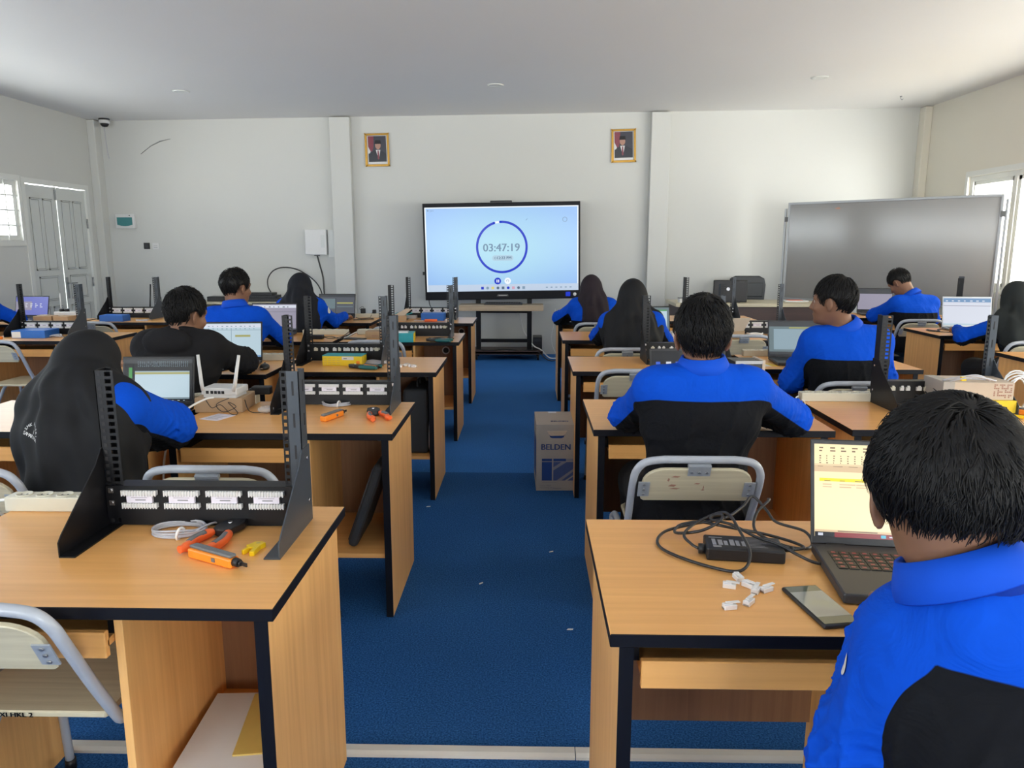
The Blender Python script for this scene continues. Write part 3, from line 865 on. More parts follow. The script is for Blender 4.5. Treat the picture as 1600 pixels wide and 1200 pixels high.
t = thing('desk_box', 'small white box at the left end of the teacher desk', 'box', (1.83, 8.95, .785))
mb = MB(); mb.box(-.05,.05,-.05,.05,0,.05); obj('carton', mb, 'paper', t, bevel=.003); mb = MB(); mb.box(-.055,.055,-.055,.055,.05,.058); obj('lid', mb, 'grey_tray', t)

# ---- shelf desk with network switches by the front wall on the left
t = thing('side_table', 'pale wooden side table against the front wall left of the column', 'table', (-3.66, 9.80, 0))
mb = MB(); mb.box(-.56,.60,-.26,.26,.705,.735); obj('tabletop', mb, 'laminate', t, bevel=.003)
for x in (-.54,.56):
    mb = MB(); mb.box(x,x+.025,-.24,.24,0,.705); obj('side_panel', mb, 'laminate', t)
mb = MB(); mb.box(-.52,.56,.2,.22,.2,.705); obj('back_panel', mb, 'laminate', t)
def switch(x, y, z, w, h, label, d=.2):
    t = thing('network_switch', label, 'network switch', (x, y, z), 0, 'network switches stacked on the side table')
    mb = MB(); mb.box(-w/2,w/2,-d/2,d/2,0,h); obj('case', mb, 'plastic_black', t, bevel=.003)
    mb = MB(); n = int(w/.03)
    for k in range(n): mb.box(-w/2+.02+k*.028, -w/2+.04+k*.028, -d/2-.002, -d/2, h*.3, h*.7)
    obj('port_row', mb, 'plastic_dark', t); return t
switch(-3.98, 9.72, .735, .30, .062, 'flat black network switch alone at the left end of the side table')
switch(-3.42, 9.72, .735, .46, .048, 'black network switch at the bottom of the stack on the side table')
switch(-3.45, 9.72, .783, .44, .032, 'black network switch in the middle of the stack on the side table')
switch(-3.47, 9.74, .815, .36, .030, 'black network switch on top of the stack on the side table')
# ================================================================== COMPUTER DESKS
DESKP = {}
def make_desk(W, D=.585):
    """near-left corner at the origin; user side faces -y; cubby on the right"""
    t = thing('computer_desk', '', 'desk')
    mb = MB(); mb.box(0, W, 0, D, H-.026, H, 0, top=1)
    obj('desktop', mb, ['edge_black', 'wood_top'], t, bevel=.0015, seg=1)
    def panel(name, x, w, y0, y1, z0, z1, inset=.001):
        mb = MB(); mb.box(x, x+w, y0+.003, y1, z0, z1)
        mb.box(x-.0003, x+w+.0003, y0, y0+.004, z0, z1, 1)
        return obj(name, mb, ['wood_side', 'edge_black'], t)
    panel('side_panel', .020, .026, .02, D-.02, 0, H-.026)
    panel('side_panel', W-.046, .026, .02, D-.02, 0, H-.026)
    cx = W-.345
    mb = MB(); mb.box(cx, cx+.018, .05, D-.07, .085, H-.026); obj('divider_panel', mb, 'wood_side', t, bevel=.001, seg=1)
    mb = MB(); mb.box(cx+.018, W-.046, .05, D-.075, .235, .253); obj('shelf', mb, 'wood_top', t)
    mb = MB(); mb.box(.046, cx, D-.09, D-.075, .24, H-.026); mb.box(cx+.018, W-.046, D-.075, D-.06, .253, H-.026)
    o = obj('back_panel', mb, 'wood_back_shaded', t)
    g = MB(); g.lathe([(.022,-.002),(.022,.004),(.031,.004),(.031,-.002)], 22, 0, frame_M((W-.15, D-.077, .62),(1,0,0),(0,0,1))); obj('cable_grommet', g, 'plastic_white', t)
    g = MB(); g.lathe([(0,-.001),(.022,.0005)], 22, 0, frame_M((W-.15, D-.0765, .62),(1,0,0),(0,0,1))); obj('grommet_hole', g, 'ink', t)
    k = MB(); k.box(.062, cx-.004, .03, .36, .648, .664); k.box(.062, cx-.004, .022, .038, .628, .684)
    obj('keyboard_tray', k, 'wood_top', t, bevel=.002, seg=1)
    for x in (.047, cx-.018):
        k = MB(); k.box(x, x+.016, .06, .38, .664, .70)
        obj('tray_runner', k, 'metal_black', t)
    return t
def desk(x, y, label, W=.88, z=0):
    if W not in DESKP:
        DESKP[W] = t = make_desk(W)
        t.location = (x, y, z); t['label'] = label; t['group'] = 'computer desks in rows'
        return t
    return dup(DESKP[W], (x, y, z), 0, label, 'computer desks in rows')
LY = [1.342, 2.722, 4.11, 5.444, 6.806]
AX, BX = -1.372, -2.352
desk(AX, LY[0], 'wooden computer desk with a patch rack, orange punch tool and yellow stripper on top')
desk(-1.386, LY[1], 'wooden computer desk with a white two-antenna router on a brown box and a patch rack')
desk(-1.390, LY[2], 'wooden computer desk carrying a patch rack and a yellow and teal carton near its edge')
desk(-1.385, LY[3], 'wooden computer desk carrying a teal box, a brown box and a jack panel rack')
desk(-1.380, LY[4], 'wooden computer desk left of the screen trolley with a blue box and red screwdriver')
desk(BX, LY[1], 'wooden computer desk under the laptop of the girl in the long black scarf', .92)
desk(BX, 4.02, 'wooden computer desk of the boy in the black hoodie with laptop, phone and mouse', .92)
desk(BX, LY[3], 'wooden computer desk of the boy in the all blue shirt back', .92)
desk(BX, LY[4], 'wooden computer desk of the scarfed girl typing beneath the white wall cabinet', .92)
desk(-4.10, 5.44, 'wooden computer desk by the left wall side carrying a bright blue box and patch rack', .92)
desk(-4.12, 6.81, 'wooden computer desk near the left door carrying a pale blue translucent box under a rack', .92)
desk(-5.08, 6.60, 'wooden computer desk at the far left edge with brown cartons and a lit laptop', .92)
desk(.152, 1.262, 'wooden computer desk in the near right foreground with charger, phone and clear plugs', .92)
desk(.254, 2.806, 'wooden computer desk right of the aisle where the boy leans with both elbows out', .92)
desk(.254, 4.165, 'wooden computer desk straight beyond the boy with spread elbows, with a rack', .92)
desk(.260, 5.580, 'wooden computer desk of the girl in the long black scarf right of the aisle', .92)
desk(.262, 6.95, 'wooden computer desk of the girl in the plum scarf nearest the big screen', .92)
desk(1.215, 1.262, 'wooden computer desk at the right edge bearing a beige power strip behind the nearest boy', .92)
desk(1.246, 2.828, 'wooden computer desk with kraft and yellow boxes inside a rack beyond the nearest boy', .92)
desk(1.335, 4.27, 'wooden computer desk of the boy looking left with his dark laptop', .92)
desk(1.28, 5.62, 'wooden computer desk with a patch rack and white cable coil beyond the boy looking left', .92)
desk(1.26, 7.05, 'wooden computer desk in front of the dark teacher desk with two black rack posts', .92)
desk(3.115, 4.45, 'wooden computer desk at the right edge with only its left corner showing', .92)
desk(3.24, 5.95, 'wooden computer desk of the scarfed girl at the right edge', .92)
desk(4.155, 7.19, 'wooden computer desk by the right window carrying the rack before the whiteboard')
desk(3.22, 7.42, 'wooden computer desk of the boy bowing his head before the whiteboard', .92)

# ================================================================== CHAIRS
def make_chair():
    """origin on the floor under the seat; sitter faces +y"""
    t = thing('classroom_chair', '', 'chair')
    w = .200
    pts = []
    # inverted U of the back, then forward under the seat and down as front legs
    def side(s):
        return [(s*(w-.09), -.225, .790), (s*(w-.035), -.222, .780), (s*(w-.008), -.212, .750), (s*w, -.190, .700), (s*w, -.12, .575),
                (s*w, -.055, .468), (s*(w-.002), -.03, .440), (s*(w-.004), .01, .430)]
    L = spl(side(-1), 5)
    R = spl(side(1), 5)
    path = list(reversed(L)) + R
    mb = MB(); mb.tube(path, .0125, 10); obj('back_frame', mb, 'chair_paint', t)
    for s in (-1, 1):
        mb = MB()
        mb.tube(spl([(s*(w-.004), .005, .432), (s*(w-.006), .17, .430), (s*(w-.006), .28, .425), (s*(w-.004), .325, .405), (s*w, .345, .36), (s*(w+.005), .375, .0)], 5), .0115, 10)
        mb.cyl((s*(w+.005), .3748, .0), (s*(w+.005), .3748, .03), .0145, n=10, mi=1)
        obj('leg', mb, ['chair_paint', 'plastic_black'], t)
    for s in (-1, 1):
        mb = MB()
        mb.tube(spl([(s*(w-.028), .16, .42), (s*(w-.028), .10, .37), (s*(w-.02), -.02, .20), (s*(w-.01), -.13, .0)], 5), .0115, 10)
        mb.cyl((s*(w-.01), -.1295, .0), (s*(w-.0102), -.127, .03), .0145, n=10, mi=1)
        obj('leg', mb, ['chair_paint', 'plastic_black'], t)
    mb = MB(); mb.tube([(-w+.014, -.06, .12), (w-.014, -.06, .12)], .008, 8); obj('stretcher', mb, 'chair_paint', t)
    # plywood back with rounded upper corners, leaning with the tubes
    M = frame_M((0, -.203, .715), (1, 0, 0), (0, -.43, .9))
    a = w-.028; pr = []
    for k in range(7):
        q = PI/2*k/6; pr.append((a-.07+.07*math.sin(q)*1.0, .052-.06+.06*math.cos(q)))
    poly = [(-x, y) for x, y in pr] + [(-a, -.075), (-a+.01, -.082), (a-.01, -.082), (a, -.075)] + list(reversed(pr))
    mb = MB(); mb.prism(poly, -.006, .006, 0, M); obj('backrest', mb, 'laminate', t, bevel=.002, seg=1)
    for (x0, x1, z0, z1) in ((-.035, .035, .028, .058), (-a-.012, -a+.024, -.06, .0), (a-.024, a+.012, -.06, .0)):
        mb = MB(); mb.box(x0, x1, z0, z1, .006, .0095, 0, M)
        if x1-x0 > .06: mb.box(x0, x1, .055, .068, -.008, .0095, 0, M)
        for k in range(3):
            c = (x0+(x1-x0)*(k+.5)/3, (z0+z1)/2) if x1-x0 > .06 else ((x0+x1)/2, z0+(z1-z0)*(k+.5)/3)
            mb.cyl(M @ Vector((c[0], c[1], .009)), M @ Vector((c[0], c[1], .0125)), .0045, n=8, mi=1)
        obj('clip', mb, ['chair_clip', 'steel_dull'], t)
    mb = MB(); s_ = [(-.165,-.035),(.165,-.035),(.172,-.02),(.17,.31),(.15,.335),(-.15,.335),(-.17,.31),(-.172,-.02)]
    mb.prism(s_, .440, .455); obj('seat', mb, 'laminate', t, bevel=.003, seg=1)
    return t
CH0 = None
def chair(x, ytop, label, rz=0, sz=1):
    global CH0
    loc = (x, ytop+.225, 0)
    g = 'classroom chairs with steel tube frames'
    if CH0 is None:
        CH0 = make_chair(); CH0.location = loc; CH0['label'] = label; CH0['group'] = g; return CH0
    return dup(CH0, loc, rz, label, g)
ch = chair(-1.072, 1.255, 'plywood chair with XI HKL 2 on its seat edge, nearest of all chairs', math.radians(5))
chair(-.950, 2.13, 'empty plywood chair at the white router desk, seen just above the nearest patch panel')
chair(-1.71, 2.10, 'plywood chair half hidden under the girl in the long black scarf at left')
c2 = chair(.535, 2.265, 'plywood chair with brown scuffs carrying the boy who spreads his elbows')
mk = MB()
M = frame_M((0,-.203,.715),(1,0,0),(0,-.43,.9))
for (x, y, w, h) in ((-.085,.02,.03,.006),(-.095,.005,.008,.012),(-.09,-.018,.026,.008),(-.085,-.03,.034,.005),(-.01,-.008,.02,.004),(.015,-.035,.012,.004),(.02,-.03,.004,.016)):
    mk.prism([(x,y),(x+w*.7,y-h*.3),(x+w,y+h*.6),(x+w*.4,y+h)], .0062, .0066, 0, M)
obj('scuff_marks', mk, 'pattern_brown', c2)
chair(.575, 3.945, 'empty plywood chair beyond the boy with spread elbows, one desk nearer than the black-scarfed girl')
chair(.640, 4.80, 'plywood chair carrying the girl in the long black scarf right of the aisle')
chair(.600, 6.41, 'plywood chair carrying the girl in the plum scarf')
chair(-3.735, 5.08, 'empty plywood chair before the desk with the bright blue box at left')
chair(-3.755, 6.37, 'empty plywood chair before the desk with the pale blue translucent box')
chair(-1.065, 5.16, 'empty plywood chair before the desk with the teal box')
chair(-1.07, 6.06, 'empty plywood chair mostly hidden behind the small brown box left of the aisle')
chair(1.60, 3.60, 'plywood chair carrying the boy who looks left')
chair(1.595, 5.545, 'empty plywood chair just right of the head of the boy with spread elbows')
chair(3.505, 5.21, 'plywood chair carrying the scarfed girl by the whiteboard')
chair(3.515, 6.77, 'plywood chair carrying the boy bowing before the whiteboard')
# the class mark on the seat edge and scuffs belong to single chairs only
mk = MB(); lettering(mk, 'XI HKL 2', .0145, frame_M((-.028,-.0385,.4475),(1,0,0),(0,0,1)), bold=.0006, sx=1.3); obj('class_mark', mk, 'ink', ch)
def stool(x, y, label):
    t = thing('stool', label, 'stool', (x, y, 0))
    mb = MB(); mb.box(-.16,.16,-.14,.14,.43,.452); obj('seat', mb, 'laminate', t, bevel=.004)
    for sx in (-1,1):
        for sy in (-1,1):
            mb = MB(); mb.tube([(sx*.11,sy*.1,.43),(sx*.14,sy*.13,0)], .011, 8); obj('leg', mb, 'chair_paint', t)
stool(-1.77, 3.66, 'stool under the boy in the black hoodie')
stool(-1.99, 5.05, 'stool under the boy in the blue shirt left of the aisle')
stool(-1.95, 6.36, 'stool under the scarfed girl typing near the front wall')
stool(-4.83, 6.20, 'stool under the scarfed girl at the left edge')
stool(.70, .86, 'stool under the nearest boy')

# ================================================================== DESKTOP PATCH RACKS
RACKP = {}
def make_rack(kind):
    """origin on the desk, middle of the front feet; the panel faces -y"""
    t = thing('patch_rack', '', 'rack')
    hw = .25; hgt = .395
    for s in (-1, 1):
        # side bracket: foot plate rising to the post
        prof = [(0, .0), (0, .035), (.015, .05), (.17, .165), (.20, .20), (.262, .20), (.262, 0)]
        M = Matrix(((0,0,1,s*hw-.0015),(1,0,0,0),(0,1,0,0),(0,0,0,1)))
        mb = MB(); mb.prism(prof, 0, .003, 0, M)
        x0, x1 = (s*hw, s*hw - s*.036)
        mb.box(min(x0,x1), max(x0,x1), .0, .262, 0, .003)
        br = obj('foot_bracket', mb, 'metal_slate' if s > 0 else 'metal_black', t)
        for (y, z) in ((.235, .06), (.235, .17)):
            b = MB(); b.cyl((s*hw + s*.0015, y, z), (s*hw + s*.0045, y, z), .005, n=8)
            obj('bolt', b, 'chrome', br)
        # post: square-holed front flange, solid web on the outside, rear lip
        p = MB(); xo = s*hw; n = 22; z0 = .004; yf = .205
        bx_ = lambda xa, xb, *r, mi=0: p.box(min(xa, xb), max(xa, xb), *r, mi)
        if s < 0:
            h0, h1, xi = xo - s*.0245, xo - s*.0395, xo - s*.046         # square-hole column
            bx_(xo, h0, yf, yf+.002, z0, hgt); bx_(h1, xi, yf, yf+.002, z0, hgt)
            for k in range(n+1):
                zc = z0 + (hgt-z0)*k/n
                bx_(h0, h1, yf, yf+.002, max(z0, zc-.0035), min(hgt, zc+.0035))
            for k in range(n):
                zc = z0 + (hgt-z0)*(k+.5)/n
                bx_(xo - s*.007, xo - s*.015, yf-.0006, yf+.0004, zc-.0045, zc+.0045, mi=1)
        else:
            # plain outer face with long slots, darker holed strip on the inside
            bx_(xo, xo - .030, yf, yf+.002, z0, hgt)
            bx_(xo - .030, xo - .034, yf+.001, yf+.003, z0, hgt, mi=2); bx_(xo - .042, xo - .046, yf+.001, yf+.003, z0, hgt, mi=2)
            for k in range(n+1):
                zc = z0 + (hgt-z0)*k/n
                bx_(xo - .034, xo - .042, yf+.001, yf+.003, max(z0, zc-.0042), min(hgt, zc+.0042), mi=2)
            for k in range(4): bx_(xo - .013, xo - .018, yf-.0006, yf+.0004, .095+k*.08, .130+k*.08, mi=1)
        bx_(xo, xo - s*.002, yf, yf+.048, z0, hgt); bx_(xo, xo - s*.016, yf+.046, yf+.048, z0, hgt)
        for k in range(4): bx_(xo - s*.001, xo + s*.0008, yf+.028, yf+.034, .085+k*.085, .115+k*.085, mi=1)
        obj('post', p, ['metal_slate' if s > 0 else 'metal_black', 'ink', 'metal_black'], t)
    # panel
    M = None
    mb = MB(); z0, z1 = .022, .105; y = .198
    mb.box(-hw+.004, hw-.004, y, y+.004, z0, z1); mb.box(-hw+.03, hw-.03, y, y+.05, z1-.003, z1); mb.box(-hw+.034, hw-.034, y+.004, y+.02, .002, z0+.006)
    pn = obj('patch_panel', mb, 'metal_black', t)
    for sx in (-1, 1):
        for z in (.062, .094):
            b = MB(); b.box(sx*(hw-.019)-.0065, sx*(hw-.019)+.0065, y-.004, y, z-.0065, z+.0065); b.cyl((sx*(hw-.019), y-.0065, z), (sx*(hw-.019), y-.003, z), .004, n=8); obj('cage_nut', b, 'chrome', pn)
    if kind == 'block':
        for k in range(4):
            xc = -.159 + k*.106
            b = MB()
            for z in (.057, .089):
                b.box(xc-.044, xc+.044, y-.010, y, z-.0055, z+.0055)
                for q in range(13):
                    xq = xc-.042+q*.007; b.box(xq-.0014, xq+.0014, y-.012, y-.009, z-.0075, z+.0075)
            blk = obj('punch_block', b, 'plastic_white', pn)
            l = MB(); l.box(xc-.032, xc+.032, y-.008, y, .064, .083); lb = obj('block_label', l, 'paper_lilac', blk)
            l = MB(); l.box(xc-.010, xc+.016, y-.0085, y-.008, .070, .073); l.box(xc-.02, xc+.02, y-.0085, y-.008, .077, .078); obj('label_print', l, 'ink_grey', lb)
    else:
        spots = [-.185,-.145,-.118,-.07,-.04,-.008,.012,.04,.066,.10,.128,.155,.185]
        for k, x in enumerate(spots):
            b = MB(); w = .0085 if k % 3 else .011
            b.box(x-w, x+w, y-.010, y, .064, .080); b.box(x-.006, x+.004, y-.014, y-.008, .077-.004*(k%2), .086)
            obj('jack', b, 'plastic_white' if k % 4 else 'plastic_cream', pn)
        b = MB(); b.box(.145, .205, y-.003, y, .070, .083); obj('panel_label', b, 'plastic_cream_dark', pn)
    return t
def rack(kind, x, y, label, rz=0):
    g = 'desktop patch racks'
    if kind not in RACKP:
        RACKP[kind] = t = make_rack(kind); t.location = (x, y, H); t.rotation_euler = (0,0,rz); t['label'] = label; t['group'] = g; return t
    return dup(RACKP[kind], (x, y, H), rz, label, g)
rack('block', -.805, 1.575, 'black patch rack with four white punch blocks on the nearest left desk')
rack('block', -.820, 3.035, 'black patch rack with four white punch blocks beside the white router')
rack('jack', -1.105, 4.32, 'black rack with a row of white jacks behind the yellow carton')
rack('jack', -.83, 5.60, 'black rack with a row of white jacks behind the teal box')
rack('block', -.935, 7.11, 'black patch rack with white blocks just left of the screen trolley')
rack('block', -3.775, 5.66, 'black patch rack standing over the bright blue box at left')
rack('block', -3.84, 7.05, 'black patch rack standing over the pale blue box by the left door')
rack('jack', .955, 4.42, 'black rack whose left post stands between the black-scarfed girl and the boy head')
rack('jack', 1.80, 3.11, 'black rack with white jacks around the kraft box and yellow box')
rack('block', 1.78, 5.84, 'black patch rack with white blocks seen just right of the nearer boy head')
rack('block', 1.765, 7.18, 'black rack before the teacher desk whose posts flank the black monitor')
rack('block', 4.40, 7.33, 'black rack whose single visible post stands before the whiteboard', math.radians(60))

# ================================================================== POWER STRIPS
def power_strip(x, y, z, rz, n, label, used=0):
    L = .055*n+.03
    t = thing('power_strip', label, 'power strip', (x, y, z), rz, 'beige power strips')
    mb = MB(); mb.box(-L/2, L/2, -.026, .026, 0, .040); obj('housing', mb, 'plastic_cream', t, bevel=.004)
    for k in range(n):
        xc = -L/2+.04+k*.055
        b = MB(); b.lathe([(.0215,.0398),(.021,.0425),(.0185,.0427),(.017,.0404),(.0,.0402)], 20, 0, Matrix.Translation((xc,0,0))); s = obj('socket', b, ['plastic_cream', 'plastic_cream_dark'], t)
        b = MB()
        for dx in (-.006,.006): b.cyl((xc+dx*1.3,0,.0400),(xc+dx*1.3,0,.0408),.0026,n=8)
        obj('socket_hole', b, 'ink', s)
    return t
power_strip(-1.230, 1.893, H, 0, 5, 'beige power strip lying on the nearest left desk corner left of the rack')
power_strip(-1.385, 3.27, H, 0, 6, 'beige power strip behind the white router box')
power_strip(-1.62, 4.55, H, 0, 5, 'beige power strip right of the hoodie boy laptop')
power_strip(-1.45, 5.06, H+.0, 0, 4, 'beige power strip hung at the blue shirted boy desk front', 1) if False else None
power_strip(-1.60, 5.90, H, 0, 6, 'beige power strip with black plugs right of the blue shirted boy')
power_strip(-1.20, 5.93, H, 0, 5, 'beige power strip behind the small brown box left of the aisle')
power_strip(-1.56, 7.34, H, 0, 4, 'beige power strip carrying two black adapters near the front wall')
power_strip(1.42, 3.385, H, 0, 6, 'long beige power strip between the boy with spread elbows and the kraft box')
power_strip(1.36, 1.82, H, 0, 4, 'beige power strip on the desk at the right edge beyond the nearest boy')
power_strip(1.50, 4.80, H, 0, 4, 'beige power strip just left of the dark laptop of the boy looking left')
power_strip(-4.03, 5.90, H, 0, 3, 'beige power strip at the left edge behind the rack with the bright blue box')
cable('white cord leaving the strip on the nearest left desk', [(-1.39,1.893,.775),(-1.43,1.90,.765),(-1.46,1.95,.72),(-1.47,2.05,.6),(-1.46,2.1,.4),(-1.45,2.1,.01)], .004, 'cable_white')
cable('white cord curving from the strip at the right edge', [(1.236,1.82,.772),(1.215,1.80,.768),(1.195,1.78,.74),(1.17,1.80,.66),(1.17,1.9,.4),(1.17,2.0,.01)], .0045, 'cable_white')
cable('white cord leaving the long strip beside the elbow of the boy', [(1.235,3.385,.77),(1.222,3.38,.762),(1.205,3.32,.755),(1.19,3.30,.72),(1.20,3.43,.60),(1.2,3.5,.01)], .004, 'cable_white')
cable('white looping cord tangled beside the elbow of the boy', [(1.05,3.28,.756),(1.08,3.20,.77),(1.12,3.12,.785),(1.15,3.06,.775),(1.16,3.0,.757),(1.13,3.02,.758),(1.12,3.1,.775),(1.15,3.18,.772),(1.165,3.1,.76)], .004, 'cable_white')
cable('black cord lying beside the elbow of the boy', [(1.02,3.16,.755),(1.08,3.06,.756),(1.14,2.98,.757),(1.16,3.02,.765),(1.15,3.1,.768),(1.10,3.12,.757)], .004, 'cable_black')
cable('white cord crossing the gap left of the small brown box', [(-1.33,5.93,.772),(-1.37,5.90,.765),(-1.405,5.80,.745),(-1.41,5.7,.735),(-1.41,5.66,.6),(-1.41,5.7,.01)], .005, 'cable_white')

# ================================================================== LAPTOPS
emis('lcd_warm', (1.0, 0.82, 0.48, 1), 1.15)
emis('lcd_warm_dim', (0.85, 0.62, 0.36, 1), 0.95)
emis('lcd_ink', (0.40, 0.26, 0.16, 1), 0.6)
emis('lcd_red', (0.55, 0.03, 0.04, 1), 0.5)
emis('lcd_yellow', (1.0, 0.80, 0.02, 1), 1.1)
emis('lcd_cool', (0.62, 0.80, 0.90, 1), 0.78)
emis('lcd_cool_dim', (0.45, 0.62, 0.72, 1), 0.6)
emis('lcd_paleyel', (0.62, 0.60, 0.20, 1), 0.6)
emis('lcd_dark', (0.010, 0.012, 0.016, 1), 0.5)
emis('lcd_darkgrey', (0.10, 0.11, 0.12, 1), 0.5)
emis('lcd_lilac', (0.50, 0.47, 0.60, 1), 0.62)
emis('lcd_grey', (0.18, 0.20, 0.24, 1), 0.5)
emis('lcd_violet', (0.22, 0.25, 0.72, 1), 0.75)
emis('lcd_white', (0.80, 0.84, 0.95, 1), 0.85)
emis('lcd_sky', (0.25, 0.45, 0.75, 1), 0.7)
emis('lcd_greyteal', (0.24, 0.33, 0.36, 1), 0.6)
emis('lcd_green', (0.1, 0.5, 0.12, 1), 0.6)
emis('lcd_blue', (0.05, 0.15, 0.8, 1), 0.8)
emis('lcd_cyan', (0.1, 0.6, 0.8, 1), 0.9)
emis('key_red', (0.5, 0.06, 0.07, 1), 0.35)
# content: list of (material, x0, x1, y0, y1) in 0..1 of the display, painted in order
def rows(m, x0, x1, y0, y1, n, k, fill=.55, seed=1):
    """n lines of k short marks, the way small interface text reads from afar"""
    r = random.Random(seed); out = []
    for i in range(n):
        ya = y0+(y1-y0)*i/n; yb = ya+(y1-y0)/n*.45
        for j in range(k):
            xa = x0+(x1-x0)*j/k; out.append((m, xa, xa+(x1-x0)/k*fill*r.uniform(.5,1.2), ya, yb))
    return out
SHEET = {
 'warm': ['lcd_warm', ('lcd_warm_dim',0,.36,.70,.77), ('lcd_warm_dim',.36,1,.69,.70), ('lcd_warm_dim',0,1,.775,.783)]
   + rows('lcd_ink',.03,.97,.92,.985,2,14,.45,1) + rows('lcd_ink',.03,.97,.79,.89,4,22,.22,2) + rows('lcd_ink',.02,.4,.755,.765,1,4)
   + [('lcd_ink',.36,.75,.655,.668), ('lcd_yellow',.03,.985,.595,.63)] + rows('lcd_warm_dim',.05,.97,.53,.585,2,9,.8,3) + rows('lcd_ink',.06,.9,.60,.615,1,9,.6,4)
   + [('lcd_warm_dim',0,1,.052,.075), ('lcd_ink',.14,.38,.058,.070), ('lcd_red',0,1,0,.052), ('lcd_dark',.0,.12,0,.052), ('lcd_white',.02,.05,.012,.04), ('lcd_cyan',.40,.43,.010,.042), ('lcd_green',.68,.71,.010,.042),
      ('lcd_white',.45,.52,.018,.032), ('lcd_yellow',.735,.765,.012,.04), ('lcd_blue',.79,.82,.010,.042), ('lcd_white',.845,.87,.010,.042), ('lcd_white',.63,.66,.010,.042), ('lcd_cyan',.90,.93,.012,.04)],
 'darksheet': ['lcd_dark', ('lcd_darkgrey',0,1,.90,1), ('lcd_dark',.02,.98,.80,.9)] + rows('lcd_cool_dim',.2,.95,.82,.96,5,26,.4,5) + [('lcd_cool',.16,.96,.09,.70), ('lcd_paleyel',.16,.96,.64,.69), ('lcd_cool_dim',.16,.96,.70,.72),
      ('lcd_green',.07,.12,.55,.80),('lcd_cool',.07,.13,.33,.44),('lcd_cool_dim',.16,.96,.06,.08)] + rows('lcd_cool',.2,.95,.015,.045,1,9,.4,6),
 'word': ['lcd_cool', ('lcd_cool_dim',0,1,.80,.815), ('lcd_white',.0,1,.88,.98), ('lcd_cool_dim',.49,.50,.1,.86), ('lcd_paleyel',.56,.82,.60,.66), ('lcd_sky',0,1,0,.05)] + rows('lcd_cool_dim',.02,.95,.83,.97,2,12,.4,7),
 'lilac': ['lcd_lilac', ('lcd_white',0,1,.86,.97), ('lcd_grey',0,1,.70,.712)] + rows('lcd_grey',.05,.9,.88,.95,1,8,.4,8) + rows('lcd_grey',.1,.5,.55,.62,1,3,.6,3) + [('lcd_grey',0,1,0,.05)],
 'split': ['lcd_grey', ('lcd_darkgrey',.0,1,.88,1), ('lcd_greyteal',.0,.45,.3,.8), ('lcd_paleyel',.50,.95,.55,.62), ('lcd_greyteal',.5,.95,.38,.42), ('lcd_dark',.46,.47,.08,.85), ('lcd_dark',0,1,0,.06)],
 'violet': ['lcd_violet', ('lcd_lilac',.0,.5,.3,.75), ('lcd_dark',0,1,0,.05)] + rows('lcd_white',.3,.9,.45,.7,3,4,.5,9),
 'greyteal': ['lcd_greyteal', ('lcd_darkgrey',0,1,.86,1), ('lcd_paleyel',.35,1,.80,.84), ('lcd_cool_dim',.08,1,.15,.78), ('lcd_darkgrey',0,1,0,.08)],
 'greywhite': ['lcd_white', ('lcd_darkgrey',0,1,.78,1), ('lcd_lilac',0,1,.05,.78), ('lcd_dark',0,1,0,.05)],
 'skysheet': ['lcd_white', ('lcd_sky',0,1,.84,.98), ('lcd_lilac',0,1,.70,.72), ('lcd_cool',0,1,.0,.06)] + rows('lcd_white',.05,.95,.87,.95,1,7,.4,10),
 'night': ['lcd_dark', ('lcd_lilac',.05,.95,.1,.62), ('lcd_blue',.06,.12,.70,.76), ('lcd_white',.2,.27,.70,.76), ('lcd_blue',.33,.4,.70,.76), ('lcd_blue',.45,.52,.70,.76), ('lcd_white',.62,.66,.71,.75), ('lcd_white',.74,.79,.70,.75)],
 'greenlist': ['lcd_greyteal', ('lcd_cool',.1,.95,.1,.85), ('lcd_green',.1,.95,.85,.9)],
}
